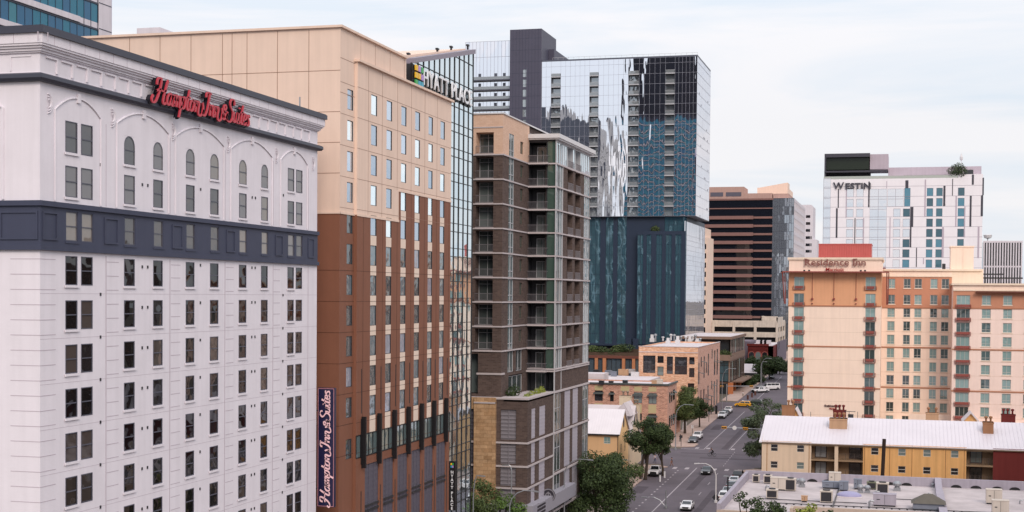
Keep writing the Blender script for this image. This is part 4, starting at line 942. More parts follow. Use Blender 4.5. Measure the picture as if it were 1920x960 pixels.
def big_tower():
    Y = 480.0; XA, XB = -121.6, -67.4; Z0, Z1 = 62.2, 115.8; fh = 3.45; T = S(Y)
    b = thing('mirror_glass_tower', 'big mirror glass tower with balcony columns over a navy striped base', 'tower', (XB, Y, gz(Y)))
    fl = [Z0+fh*k for k in range(16)]; fl = [z for z in fl if z < Z1-.6]+[Z1]
    slots = [(uS(a, Y, 200), uS(c, Y, 200)) for a, c in ((1033, 1051), (1105, 1122), (1178, 1198), (1247, 1265))]
    xs = [XA]
    for a, c in slots: xs += frange(xs[-1], a, max(1, round((a-xs[-1])/1.75)))[1:] + [c]
    xs += frange(xs[-1], XB, 6)[1:]
    g = MB(); f = MB(); recs = [MB() for _ in slots]
    def inslot(x): return any(a-.01 < x < c+.01 for a, c in slots)
    for x0, x1 in zip(xs, xs[1:]):
        s = inslot((x0+x1)/2)
        for z0, z1 in zip(fl, fl[1:]):
            if s and z1 < Z1-3.0:
                rec = recs[[i for i, (a, c) in enumerate(slots) if a-.01 < (x0+x1)/2 < c+.01][0]]
                w = -1.6
                rec.quad((x0, Y+1.6, z0), (x1, Y+1.6, z0), (x1, Y+1.6, z1), (x0, Y+1.6, z1)); rec.quad((x0, Y, z0), (x0, Y+1.6, z0), (x0, Y+1.6, z1), (x0, Y, z1), 1); rec.quad((x1, Y, z0), (x1, Y+1.6, z0), (x1, Y+1.6, z1), (x1, Y, z1), 1)
                rec.box(x0, x1, Y, Y+1.6, z0-.12, z0+.12, 1)
            else:
                k = lambda: random.uniform(-.0025, .0025)
                p, q, r = k(), k(), k(); g.quad((x0, Y+p, z0), (x1, Y+q, z0), (x1, Y+q+r, z1), (x0, Y+p+r, z1))
    for x in xs: f.tb(T, x-.025, x+.025, 0.01, .04, Z0, Z1)
    for z in fl: f.tb(T, XA, XB, .012, .04, z-.03, z+.03)
    # east face
    us = frange(Y, 514, 14); TE = Ea(XB)
    for a, c in zip(us, us[1:]):
        for z0, z1 in zip(fl, fl[1:]):
            p, q, r = [random.uniform(-.0025, .0025) for _ in range(3)]; g.quad((XB+p, a, z0), (XB+q, c, z0), (XB+q+r, c, z1), (XB+p+r, a, z1))
            if random.random() < .09: f.tb(TE, a+.2, a+1.2, .01, .05, z0+.2, z0+.8, 1)
    for u in us: f.tb(TE, u-.03, u+.03, .01, .05, Z0, Z1)
    for z in fl: f.tb(TE, Y, 514, .012, .05, z-.04, z+.04)
    g.build('mirror_skin', G_MIR, b); f.build('mullions', [M_MUL, M_MULD], b); [r_.build('balcony_recess', [G_MIR2, M_MULD], b) for r_ in recs]
    mb = MB(); mb.box(XA, XB-.1, Y+1.7, 514, Z0, Z1-.1); mb.box(XA, XB+.05, Y-.05, 514, Z1, Z1+.5); mb.box(XA, XB, Y+.05, 513.9, Z0-.15, Z0); 
    mb.box(XA+2, XB-2, Y+3, 505, Z1+.5, Z1+.9); mb.build('body', M_MULD, b)
    # railing on the roof edge, machines
    mb = MB(); mb.tb(T, XA+4, XB, -.5, -.45, Z1+1.3, Z1+1.38)
    for i in range(28): u = XA+4+(XB-XA-4)*i/27; mb.tb(T, u-.03, u+.03, -.5, -.45, Z1+.4, Z1+1.35)
    mb.build('roof_railing', M_WFR, b)
    gb = glass('balcony_glass', met=.35, tint=(.75, .8, .85, 1), wav=.1)
    for a, c in slots:
        for z in fl[1:-2]: balcony(b, T, a+.1, z, c-a-.2, .35, M_WFR, M_WFR, glassy=gb, slab=.3)
    # slate shaft
    xa, xb, zs = uS(957, Y, 80), uS(1016, Y, 80), 127.2; mb = MB()
    slit = [(uS(981, Y, 150), uS(987.5, Y, 150), 62+fh*k+.4, 62+fh*k+3.0) for k in range(-2, 15)]
    wall(mb, S(Y-.6), xa, xb, 10, zs, slit, .25); mb.box(xa, xb, Y-.6, 501, 10, zs, skip='s'); mb.box(xb, xb+2, 490, 520, 110, 121.8); mb.build('slate_shaft', M_SLAB, b)
    mb = MB()
    for i in range(1, 10): u = xa+(xb-xa)*i/10; mb.tb(S(Y-.6), u-.03, u+.03, 0, .012, 10, zs)
    for z in range(64, 127, 4): mb.tb(S(Y-.6), xa, xb, 0, .01, z-.03, z+.03)
    mb.build('shaft_joints', M_NAVYP, b)
    for s in slit:
        m2 = MB(); m2.quad((s[0], Y-.4, s[2]), (s[1], Y-.4, s[2]), (s[1], Y-.4, s[3]), (s[0], Y-.4, s[3])); m2.build('slit_window', G_MIR2, b)
    # left wing with long balconies
    xl = -150; YL = 483; TL = S(YL); zt = [hY(885, 79, YL).z]; z1 = zt[0]
    g = MB(); f = MB(); xs = frange(xl, xa, 13)
    zz = [z for z in fl if z < 112]+[z1-5.5, z1]; zz = sorted(set(round(z, 2) for z in zz))
    for x0, x1 in zip(xs, xs[1:]):
        for a, c in zip(zz, zz[1:]):
            p, q, r = [random.uniform(-.0025, .0025) for _ in range(3)]; g.quad((x0, YL+p, a), (x1, YL+q, a), (x1, YL+q+r, c), (x0, YL+p+r, c))
        f.tb(TL, x0-.04, x0+.04, .01, .06, 60, z1)
    for z in zz: f.tb(TL, xl, xa, .012, .05, z-.05, z+.05)
    for z in zz[:-2]:
        for px in (897, 927, 943): u = uS(px, YL, 150); f.tb(TL, u, u+1.0, .02, .06, z+.1, z+2.4, 1)
    g.build('wing_skin', G_MIR, b); f.build('wing_mullions', [M_MUL, M_MULD], b)
    mb = MB(); mb.box(xl, xa, YL+.1, 505, 10, z1); mb.build('wing_body', M_MULD, b)
    for z in [zz_ for zz_ in fl if zz_ < 112]: balcony(b, TL, uS(884.5, YL, 150)-2, z, xa-uS(884.5, YL, 150)+2, 1.7, M_MULD, M_WFR, 'long_balcony', glassy=gb, slab=.35)
    # lower part
    YB = 482.0; zb = 18.5; TB = S(YB); g = MB(); w = MB()
    segs = [(-108, uS(1128, YB, 450), 'g')]; xcur = uS(1105, YB, 450)
    pts = [(1105, 1126, 'g'), (1126, 1136, 'n'), (1136, 1150, 'g'), (1150, 1158, 'n'), (1158, 1175, 'g'), (1175, 1196, 'n'), (1196, 1246, 'n'), (1246, 1287, 'g')]
    for a, c, k in pts:
        x0, x1 = uS(a, YB, 450), uS(c, YB, 450); x0 = -112 if a == 1105 else x0
        if k == 'g': curtain(b, TB, frange(x0, x1, max(1, round((x1-x0)/1.6))), [zb+3.4*i for i in range(13)]+[Z0-.2], G_TEALM, M_NAVYP, .006, .08, .07, 'base_glass', 'base_mullions')
        else: m2 = MB(); m2.tb(TB, x0, x1, -.1, .35, zb, Z0-.16); m2.build('navy_strip', M_NAVYP, b)
    XE = -70.9; YF = 478.5; zt = 57.0; xl = uS(1195, YF, 500)
    segs = [(1195, 1206, 'g'), (1206, 1212, 'n'), (1212, 1221, 'g'), (1221, 1230, 'n'), (1230, 1241, 'g'), (1241, 1248, 'n'), (1248, 1259, 'g'), (1259, 1266, 'n'), (1266, 1277, 'g'), (1277, 1285, 'n')]
    for a, c, k in segs:
        x0, x1 = uS(a, YF, 500), uS(c, YF, 500)
        if k == 'g': curtain(b, S(YF), frange(x0, x1, 2), [zb+3.4*i for i in range(12)], G_TEALM, M_NAVYP, .006, .08, .07, 'base_glass', 'base_mullions')
        else: m2 = MB(); m2.tb(S(YF), x0, x1, -.05, .35, zb, zt); m2.build('navy_strip', M_NAVYP, b)
    mb = MB(); mb.tb(S(YF), xl, XE, -.05, .36, zt-1.2, zt); mb.box(xl, XE-.1, YF+.1, YB+.1, zb, zt-.1); mb.box(-112, XE-.1, YB+.12, 530, zb-.5, Z0-.2); mb.box(-112, XE-3, YB+3, 528, 0, zb-.5); mb.build("base_body", M_NAVYP, b)
    curtain(b, Ea(XE), frange(YF, 530, 26), [zb+1.7*i for i in range(23)]+[60.5], G_MIR, M_MUL, .003, .06, .05, 'base_east_glass', 'base_east_mullions')
    mb = MB()
    for px in (1180, 1193): u = uS(px, YB-3, 620); mb.box(u-.9, u+.9, YB-4, YB-2.2, gz(480), zb+2)
    mb.box(-112, XE, YB-3, YB, zb-.6, zb+.1); mb.build('undercroft_frame', M_NAVYP, b)
    # small tree and parapet on the step
    t = thing('step_tree', 'small tree on the roof step of the mirror tower', 'tree', (uS(1228, 480, 430), 480, zt)); blob_leaves(t, 'crown', [((uS(1228, 480, 430), 480.5, zt+.8), (1.6, 1.2, 1.2))], 260, .5, M_LEAF2)
big_tower()

# ------------------------------------------------------------------ far buildings
M_BAND = paint('rose_granite', rgb(154, 114, 108, .68), rough=.5, var=.06, streak=.02)
G_DARK = glass('dark_ribbon_glass', dark=(.006, .007, .012, 1), ior=1.7, wav=.2)
G_GREY = glass('grey_mirror_glass', met=.75, tint=(.50, .54, .60, 1), wav=.3, wsc=.3)
def far_buildings():
    Y = 690.0; X = -50.0; b = thing('granite_office_tower', 'dark office block of rose granite bands with a grey glass corner', 'building', (X, Y, 10))
    x1 = uS(1448, Y, 450); x0 = -110; xm = uS(1412, Y, 450); zt = 82.2; T = S(Y)
    fl = [zt-2.0-3.98*k for k in range(19)]
    mb = MB(); mb.box(x0, x1, Y+.2, 770, 8, zt-.3); 
    mb.build('ribbon_glass', G_DARK, b)
    mb = MB()
    for i, z in enumerate(fl):
        if i == 0: mb.tb(T, x0, x1+.3, -.3, .3, z+1.2, zt+.0); continue
        if i == 1: mb.tb(T, x0, x1+.2, -.3, .2, z+1.0, z+1.5); continue
        mb.tb(T, x0, xm, -.3, 1.2, z, z+1.6); mb.tb(T, xm, x1, -.3, .3, z+.3, z+1.3)
    mb.build('granite_bands', M_BAND, b)
    curtain(b, T, frange(x1, X, 9), sorted([8]+[zt-3.98*k for k in range(19)]), G_GREY, M_MULD, .01, .12, .1, 'corner_glass', 'corner_mullions')
    mb = MB(); holes = [(u, u+3.0, z-2.6, z-.4) for u in [Y+1.5+k*5.1 for k in range(15)] for z in [zt-1-3.98*k for k in range(19)]]
    wall(mb, Ea(X), Y, 772, 8, zt, holes, .3); mb.box(x1, X, Y+.3, 772, 8, zt-.1, skip='e'); mb.build('white_side_wall', M_PALE, b)
    mb = MB(); mb.box(X-.35, X-.3, Y+1, 771, 8, zt-1); mb.build('side_glass', G_DARK, b)
    mb = MB(); a = hY(1395, 350, Y+2); mb.box(-98, a.x, Y+2, Y+20, zt-.3, a.z); a2 = hY(1448, 362, Y+2); mb.box(-98, a2.x, Y+2.2, Y+30, zt-.3, a2.z); mb.box(x1, uS(1478, Y, 370), Y+2, Y+30, zt-.3, a2.z-.3); mb.build('penthouse', paint('penthouse_render', rgb(196, 160, 150, .8), var=.05), b)
    mb = MB()
    for px0, px1 in ((1332, 1356), (1361, 1390)):
        mb.tb(S(Y+2), uS(px0, Y+2, 360), uS(px1, Y+2, 360), .02, .08, zt+1.2, a.z-2.6)
    mb.build('penthouse_louvre', M_LOUV, b)
    mb = MB(); p0 = hY(1420, 352, Y+25); p1 = hY(1477, 345, Y+25); mb.box(p0.x, p1.x, Y+25, Y+60, zt, p0.z); mb.prism([(p1.x-14, Y+25, p0.z), (p1.x, Y+25, p0.z), (p1.x, Y+25, p0.z+2.4)], (0, 12, 0)); mb.build('roof_block', M_CREAM, b)
    # cream building sliver
    Yc = 600; x0c, x1c = uS(1300, Yc), uS(1326, Yc); zc = hY(1322, 427, Yc).z
    b = thing('narrow_cream_block', 'narrow cream block in the gap beside the mirror tower', 'building', (x0c, Yc, 8)); mb = MB()
    hol = [(x1c-1.3, x1c-.5, z, z+2.2) for z in [12+3.9*k for k in range(12)]]; wall(mb, S(Yc), x0c, x1c, 5, zc-4, hol, .3); mb.box(x0c, x1c-1.2, Yc, Yc+20, zc-4, zc); mb.box(x0c, x1c, Yc, Yc+20, 5, zc-4, skip='s'); mb.build('wall', M_CREAM, b)
    mb = MB(); mb.box(x0c+.2, x1c-.2, Yc+.28, Yc+.3, 8, zc-5); mb.build('window', G_DARK, b)
    # white stepped building behind
    Yw = 860; b = thing('white_stepped_tower', 'slim white stepped building behind the granite office', 'building', (-50, Yw, 10)); mb = MB(); wn = MB()
    def wx(px): return uS(px, Yw, 430)
    for a, c, top in ((1495, 1524, 387), (1524, 1532, 449)):
        z = hY(a, top, Yw).z; mb.box(wx(a), wx(c), Yw, Yw+25, 10, z)
    mb.box(wx(1500), wx(1521), Yw+.1, Yw+20, hY(1500, 387, Yw).z, hY(1500, 384, Yw).z)
    for py in (406, 419, 432, 445.5, 459, 471):
        z = hY(1515, py, Yw).z
        wn.box(wx(1511), wx(1519), Yw-.06, Yw-.01, z-.8, z+.8)
        if py > 440: wn.box(wx(1520), wx(1522), Yw-.06, Yw-.01, z-.8, z+.8)
    mb.build('wall', M_PALE, b); wn.build('windows', G_DARK, b)
    # parking garage
    Yg = 617.0; X = -51.0; b = thing('parking_garage', 'weathered cream open parking garage with dark storeys', 'garage', (X, Yg, 9)); x0 = -95
    mg = paint('stained_concrete', rgb(222, 208, 196, .85), var=.2, streak=.12)
    levels = [23.9, 19.6, 15.4, 11.2]; mb = MB(); dk = MB()
    for i, z in enumerate(levels):
        mb.tb(S(Yg), x0, X, -.4, .0, z-1.9, z+(.9 if i == 0 else .3)); mb.tb(Ea(X), Yg, 658, -.4, 0, z-1.9-.2*i, z+(.7 if i == 0 else .2))
    for px in (1297, 1337, 1376, 1416, 1457): u = uS(px, Yg, 620); mb.tb(S(Yg), u-.55, u+.55, -.4, .25, 5, 24.2)
    for u in (Yg+.4, Yg+13, Yg+27, 657): mb.tb(Ea(X), u-.5, u+.5, -.4, .2, 5, 24)
    a, c = uS(1426, Yg+1, 600), uS(1458, Yg+1, 600); mb.box(a, c, Yg+1, Yg+1.5, 23, 26.7); mb.box(a, a+.5, Yg+1, Yg+14, 23, 26.7); mb.box(c-.5, c, Yg+1, Yg+30, 23, 26.2); mb.box(-95, uS(1330, Yg, 595), Yg+1, Yg+10, 23, hY(1315, 589, Yg).z)
    mb.build('frame', mg, b); dk.box(x0, X-.5, Yg+3, 657, 5, 22); dk.build('storey_shade', M_BLACK, b)  # solid black block stands for the shade inside the open storeys
    # far right block with fins
    Yf = 560.0; x0, x1 = uS(1843, Yf, 490), uS(1917, Yf, 490); zt = hY(1880, 452, Yf).z
    b = thing('finned_office_block', 'office block with close vertical white fins at the right edge', 'building', (x0, Yf, 10)); mb = MB(); mb.box(x0, x1, Yf+.6, Yf+30, 5, zt-.3); mb.build('glass_wall', G_DARK, b)
    mb = MB()
    for i in range(15): u = x0+.3+(x1-x0-.6)*i/14; mb.tb(S(Yf), u-.22, u+.22, -.4, .3, 5, zt)
    mb.tb(S(Yf), x0, x1, -.5, .35, zt-.6, zt+.1)
    for z in (zt-9.5, zt-19, zt-28): mb.tb(S(Yf), x0, x1, -.5, .1, z-.3, z+.3)
    mb.build('fins', M_PALE, b)
    mb = MB(); p = hY(1852, 446, Yf+8); mb.lathe((p.x, Yf+8, zt), [(.2, 0), (.2, 1.2), (1.3, 1.5), (1.6, 2.6), (1.2, 2.8)], 10); mb.build('dish', M_WHITE, b)
far_buildings()

# ------------------------------------------------------------------ white panelled hotel with the upper-case sign
M_WPAN = paint('white_rainscreen', rgb(236, 231, 237, .97), var=.03, streak=.02)
M_MAUVE = flat('mauve_panel', rgb(192, 178, 192, .85), .6)
M_CHAR = flat('charcoal_panel', rgb(72, 70, 82, .75), .5)
M_WJ = flat('pale_joint', rgb(176, 170, 182, .75), .8)
G_WT = glass('teal_window_glass', met=.3, dark=(.01, .03, .045, 1), tint=(.08, .26, .36, 1), curt=(.03, .09, .12, 1), cp=.3, wav=1.0, wsc=.5, wd=.03)
G_WL = glass('pale_window_glass', met=.88, tint=(.86, .87, .92, 1), wav=.15, wsc=.4)
def panel_hotel():
    Y = 450.0; x0, x1 = -23.7, 23.1; zt = 71.4; ZB = 2; T = S(Y)
    b = thing('white_panel_hotel', 'white panelled hotel with dark slots and a charcoal letter sign', 'hotel', (x0, Y, 8))
    ux = lambda q: uS(1530+q/4, Y, 400); vz = lambda q: hY(1700, 270+q/4, Y).z
    cols = [(228, 280, 0), (302, 354, 0), (580, 632, 0), (652, 705, 2), (828, 877, 1), (900, 948, 1), (1062, 1112, 1)]
    pitch = (vz(332)-vz(867))/7
    holes = []; W = []
    for a, c, k in cols:
        for r in range(16):
            if k in (0, 2) and a > 500 and r < 2: continue
            z1 = vz(332)-pitch*r; z0 = z1-2.45
            if z0 < 30: continue
            holes.append((ux(a), ux(c), z0, z1)); W.append((ux(a), ux(c), z0, z1, k))
    cw = [(ux(402), ux(530), ZB, vz(335)), (ux(535), ux(655), vz(468), vz(335)), (ux(660), ux(706), vz(468), vz(330)), (x0, ux(108), ZB, vz(250))]
    mb = MB(); wall(mb, T, x0, x1, ZB, zt, holes+cw, .2); mb.box(x0, x1, Y, Y+24, ZB, zt, skip='s'); mb.build('wall', M_WPAN, b)
    for i, (a, c, z0, z1, k) in enumerate(W):
        g = G_WT if (k == 1 or (k == 2 and random.random() < .75)) else G_WL
        window(b, T, (a+c)/2, z0, c-a, z1-z0, 'n', M_WJ, g, rec=.12, fw=.08)
    for i, (a, c, z0, z1) in enumerate(cw):
        n = max(1, round((c-a)/2.4)); zz = [z1-pitch*k for k in range(30) if z1-pitch*k > z0]; zz = sorted(zz+([z0] if zz[-1]-z0 > .5 else []))
        curtain(b, Ea(0) if 0 else S(Y+.08), frange(a, c, n), zz, G_WL if i != 2 else G_WT, M_WJ, .008, .1, .06, 'tall_glass', 'tall_glass_frame')
    mb = MB(); mv = MB()
    for a, c, d, e in ((162, 170, 330, 475), (150, 163, 478, 702), (390, 400, 278, 472), (290, 297, 553, 745), (667, 690, 272, 330), (707, 730, 472, 622), (707, 718, 622, 775), (953, 968, 316, 468), (1018, 1024, 266, 390), (1165, 1180, 236, 311), (1152, 1166, 392, 622), (1245, 1256, 260, 390), (1235, 1252, 390, 545), (755, 762, 778, 922)): mb.tb(T, ux(a), ux(c), 0, .06, vz(e), vz(d))
    mb.build('charcoal_slots', M_CHAR, b)
    for a, c, d, e in ((222, 229, 330, 550), (525, 530, 275, 330), (812, 822, 268, 545), (1045, 1055, 392, 620), (948, 962, 625, 850), (553, 560, 550, 850), (1215, 1228, 622, 855), (355, 362, 552, 745), (1113, 1120, 470, 700), (808, 815, 855, 900)): mv.tb(T, ux(a), ux(c), 0, .05, vz(e), vz(d))
    mv.build('mauve_slots', M_MAUVE, b)
    mb = MB()
    for r in range(14): z = vz(316)-pitch*r; mb.tb(T, x0, x1, 0, .012, z-.05, z+.05)
    mb.build('panel_joints', M_WJ, b)
    # roof: glass fence, penthouses
    mb = MB(); mb.box(x0, ux(1060), Y+.1, Y+.2, zt, vz(236)); mb.build('roof_glass_fence', glass('fence_glass', met=.6, tint=(.7, .72, .66, 1)), b)
    mb = MB(); mb.box(ux(1065), x1, Y+.02, Y+8, zt, vz(233)); mb.build('raised_parapet', M_WPAN, b)
    a, c = x0+.1, ux(398); zr = vz(60); mb = MB()
    mb.box(a, c, Y+1, Y+18, vz(88), zr); mb.box(a, a+.5, Y+1, Y+18, zt, vz(88)); mb.box(a, c, Y+10, Y+18, zt, vz(88)); mb.box(a, ux(530), Y+.6, Y+2.5, vz(204), vz(192)); mb.build('penthouse_frame', M_CHAR, b)
    mb = MB(); mb.box(a+.5, c-.3, Y+2.5, Y+10, vz(180), vz(88)); mb.build('led_screen', flat('dark_screen', rgb(40, 50, 36, .6), .25), b)
    mb = MB(); mb.box(c, ux(536), Y+2.6, Y+18, vz(180), vz(66)); mb.box(ux(536), ux(1242), Y+5, Y+22, zt, vz(164)); mb.build('penthouse_wall', paint('mauve_render', rgb(196, 182, 194, .85), var=.04), b)
    mb = MB(); mb.box(ux(655), ux(1000), Y+4.8, Y+4.98, zt+.1, vz(226)); mb.box(ux(1112), ux(1180), Y+4.8, Y+4.98, vz(230), vz(190)); mb.build('penthouse_glass', G_DARK, b)
    t = thing('roof_tree', 'round leafy tree on the roof terrace of the white hotel', 'tree', (ux(1050), Y+3, zt)); blob_leaves(t, 'crown', [((ux(1030), Y-.0, vz(205)), (2.1, 1.2, 1.7)), ((ux(1062), Y-.0, vz(192)), (2.2, 1.2, 1.9)), ((ux(1090), Y-.0, vz(210)), (1.6, 1.2, 1.7))], 1500, .4, M_LEAF3)
    m2 = MB(); m2.tube([(ux(1060), Y+3, zt), (ux(1060), Y+3, zt+2)], .15, 5); m2.build('trunk', M_BARK, t)
    t = thing('roof_aerial', 'white dome aerial on the roof of the white panelled hotel', 'aerial', (ux(1092), Y+9, vz(164))); mb = MB(); mb.lathe((ux(1092), Y+9, vz(164)), [(.08, 0), (.08, 2.2), (.45, 2.4), (.5, 3.2), (.3, 3.7), (.05, 4.4)], 8); mb.build('dome', M_WHITE, t)
    s = thing('capital_letter_sign', 'charcoal hotel name letters fixed to the white panelled front', 'sign', (ux(125), Y-.3, vz(330)))
    wa, wb = ux(128), ux(210); h = vz(280)-vz(332)
    text(s, 'W', (wa, Y-.3, vz(331)), h/.73, 0, M_CHAR, .2, .05, 'lettering', width=wb-wa)
    text(s, 'ESTIN', (ux(215), Y-.3, vz(331)), h/.73*.86, 0, M_CHAR, .2, .05, 'lettering', width=ux(403)-ux(215))
panel_hotel()
# ------------------------------------------------------------------ cream and orange hotel on the right
M_RC = paint('cream_stucco', rgb(248, 223, 206, .96), var=.04, streak=.05)
M_RP = paint('pink_cream_stucco', rgb(246, 220, 210, .95), var=.04, streak=.05)
M_RO = paint('orange_stucco', rgb(236, 175, 136, .88), var=.05, streak=.06)
M_RO2 = paint('terracotta_stucco', rgb(210, 148, 120, .85), var=.05, streak=.05)
M_RR = flat('brick_red_paint', rgb(160, 84, 76, .8), .6)
M_RB = flat('rust_band', rgb(190, 130, 100, .8), .7)
M_RT = paint('cream_trim', rgb(245, 224, 204, .88), var=.03)
M_WFC = flat('pale_window_frame', rgb(214, 208, 202, .85), .5)
G_RES = glass('aqua_curtained_glass', dark=(.035, .055, .06, 1), curt=(.22, .33, .33, 1), cp=.68, ior=1.8, wav=.4)
def cream_orange_hotel():
    b = thing('cream_and_orange_hotel', 'cream hotel with an orange top band and brick red balconettes', 'hotel', (-23.2, 308, gz(308)))
    # blocks: south plane Y, x0, x1, top, orange band, columns (px0, px1, balconette), row tops
    rowsA = [hY(1498, p, 308).z for p in (519, 550)]; z0 = hY(1498, 576, 308).z; p0 = 2.93; rowsA += [z0-p0*k for k in range(13)]
    rowsB = [hY(1670, p, 320).z for p in (522.5, 552.5)]; z0 = hY(1670, 577, 320).z; rowsB += [z0-2.93*k for k in range(9)]
    rowsC = [hY(1800, p, 311).z for p in (553.5,)]; z0 = hY(1800, 578.5, 311).z; rowsC += [z0-2.93*k for k in range(10)]
    bl = [
        (308, -23.2, -4.1, 43.3, (33.3, 40.4), M_RO, M_RC, [(1488, 1507, 1), (1622, 1641, 1)], rowsA, 300),
        (320, -4.1, 10.4, 41.2, (32.9, 39.6), M_RO2, M_RC, [(1663.5, 1677.5, 0), (1693.5, 1706.5, 0), (1714, 1727.5, 0), (1743.5, 1757, 0), (1764.5, 1778.5, 0)], rowsB, 330),
        (311, 10.4, 62, 38.1, (33.0, 36.7), M_RO2, M_RP, [(1793, 1818.5, 1), (1840.5, 1857.5, 0), (1880.5, 1897.5, 0), (1920.5, 1937, 0)], rowsC, 330)]
    mats = [M_RC, M_RO, M_RO2, M_RP, M_GRAYROOF]
    mb = MB(); allw = []
    for bi, (Y, x0, x1, zt, ob, mo, mc, cols, rows, _) in enumerate(bl):
        T = S(Y); mi = mats.index(mc); oi = mats.index(mo); H = []
        for ai, (a, c, bal) in enumerate(cols):
            ua, uc = uS(a, Y, 600), uS(c, Y, 600)
            for z in rows:
                h = 1.75 if bal else 2.0
                if bi == 1: h = 2.05
                zz = z-h; 
                if zz < 6.5: continue
                H.append((ua, uc, zz-(.95 if bal else 0), z)); allw.append((Y, ua, uc, zz, z, bal, bi))
        if bi == 2:
            x = 30
            while x < 60: 
                for z in rows: H.append((x, x+2.1, z-2.0, z))
                x += 5
        wall(mb, T, x0, x1, -2, ob[0], H, .2, mi); wall(mb, T, x0, x1, ob[0], ob[1], H, .2, oi); wall(mb, T, x0, x1, ob[1], zt, H, .2, 0)
        mb.box(x0, x1, Y, Y+(22 if bi != 1 else 14), -2, zt, mi, skip='st'); mb.quad((x0, Y, zt-.5), (x1, Y, zt-.5), (x1, Y+22, zt-.5), (x0, Y+22, zt-.5), 4)
        # east flank of the orange band (inner corner) handled by box; repaint with thin orange skin
    for bi, (x, Ya, Yb, z0, z1, m) in enumerate(((-4.1, 308, 320, 33.3, 40.4, 1), (-23.2, 308, 330, 33.3, 40.4, 1))): mb.tb(Ea(x), Ya+.0, Yb, 0 if x > -20 else -.03, .03 if x > -20 else 0, z0, z1, m)
    mb.build('wall', mats, b)
    for Y, ua, uc, z0, z1, bal, bi in allw:
        w = uc-ua
        st = ('vw' if w > 2.4 else 'v')+('l' if bi else '')
        st = 'wl' if w > 2.4 else st
        o = window(b, S(Y), (ua+uc)/2, z0-(.95 if bal else 0), w, z1-z0+(.95 if bal else 0), st, M_WFC, G_RES, rec=.16, fw=.09, sill=None if bal else M_RT)
        if bal:
            key = ('balconette', round(w, 2))
            if key not in _wc:
                m2 = MB(); m2.box(-w/2-.18, w/2+.18, -.3, 0, -.06, 0); m2.box(-w/2-.18, w/2+.18, -.3, -.26, .72, .78)
                m2.box(-w/2+.25 if w < 2.4 else -w/2, w/2-.25 if w < 2.4 else w/2, -.31, -.28, .22, .72)
                for q in (-w/2-.18, w/2+.13): m2.box(q, q+.05, -.32, 0, 0, .8)
                for i in range(9): q = -w/2-.2+(w+.4)*i/8; m2.box(q-.015, q+.015, -.31, -.29, 0, .75)
                _wc[key] = m2.mesh('balconette'); _wc[key].materials.append(M_RR)
            q = bpy.data.objects.new('balconette', _wc[key]); col.objects.link(q); q.parent = b; q.location = Vector(((ua+uc)/2, Y, z0-.95))-worldloc(b)
    mb = MB(); Y = 308
    mb.box(-23.5, -3.8, 307.7, 331, 43.0, 43.45); mb.box(-23.35, -3.95, 307.85, 331, 42.8, 43.0)
    mb.box(-3.7, 16.5, 319.6, 335, 40.9, 41.3); mb.box(10.1, 62, 310.6, 333, 37.8, 38.2); mb.box(-4.0, 10.4, 319.85, 320, 39.6, 39.9); mb.box(10.4, 62, 310.85, 311, 36.6, 36.9)
    mb.box(10.4, 16.8, 320, 330, 38.2, 41.3)
    mb.build('cornice', M_RT, b)
    mb = MB()
    for (Y, x0, x1, zz) in ((308, -23.25, -4.05, (33.2, 24.6, 15.9)), (320, -4.05, 10.4, (32.9, 24.3, 15.6)), (311, 10.35, 62, (33.0, 24.4, 15.7))):
        for i, z in enumerate(zz): mb.box(x0-.05, x1, Y-.1, Y+.3, z-.14, z+.14)
    mb.build('rust_band', M_RB, b)
    mb = MB()
    for (Y, x0, x1) in ((308, -23.2, -4.1), (320, -4.1, 10.4), (311, 10.4, 62)):
        for k in range(11): z = 30.6-2.93*k; mb.tb(S(Y), x0, x1, 0, .006, z-.02, z+.02)
    mb.build('wall_joints', flat('cream_joint', rgb(220, 190, 168, .8)), b)
    # red frame canopy with raking struts and drop lamps
    mb = MB(); mb.box(-24.7, -2.6, 305.6, 308, 40.25, 40.5); mb.box(-24.7, -24.4, 305.6, 309, 40.1, 40.5); 
    for x in (-24.4, -3.0): mb.tube([(x, 305.8, 40.3), (x*.985, 307.8, 33.6)], .12, 4); mb.tube([(x+.4, 306.8, 40.3), (x*.985+.2, 307.9, 33.6)], .1, 4)
    mb.build('canopy_frame', M_RR, b)
    for px in (1523, 1563.5, 1605): 
        u = uS(px, 307.6, 550); m2 = MB(); m2.tube([(u, 307.6, 40.2), (u, 307.8, 34.6)], .05, 4); m2.lathe((u, 307.7, 34.4), [(.1, 0), (.25, .1), (.25, .4), (.1, .5)], 8); m2.lathe((u, 307.75, 33.6), [(.12, 0), (.2, .1), (.12, .25)], 8); m2.build('drop_lamp', M_RR, b)
    mb = MB()
    for px in (1508, 1517, 1614, 1622): u = uS(px, 306, 505); mb.box(u-.2, u+.2, 305.9, 306.3, 40.5, 40.8)
    mb.build('uplight', M_DKMET, b)
    # small penthouses
    mb = MB(); p0, p1 = hY(1535, 458, 316), hY(1634, 458, 316); mb.box(p0.x, p1.x, 316, 326, 42.5, p0.z); mb.box(p0.x-.05, p1.x+.1, 315.9, 326.1, p0.z-.1, p0.z+.12)
    u = uS(1563, 316, 470); mb.tb(S(316), u, u+1.2, 0, .06, 43, p0.z-1.1); mb.build('red_penthouse', ribs('red_metal', rgb(206, 98, 94, .68), step=.5, rough=.4), b)
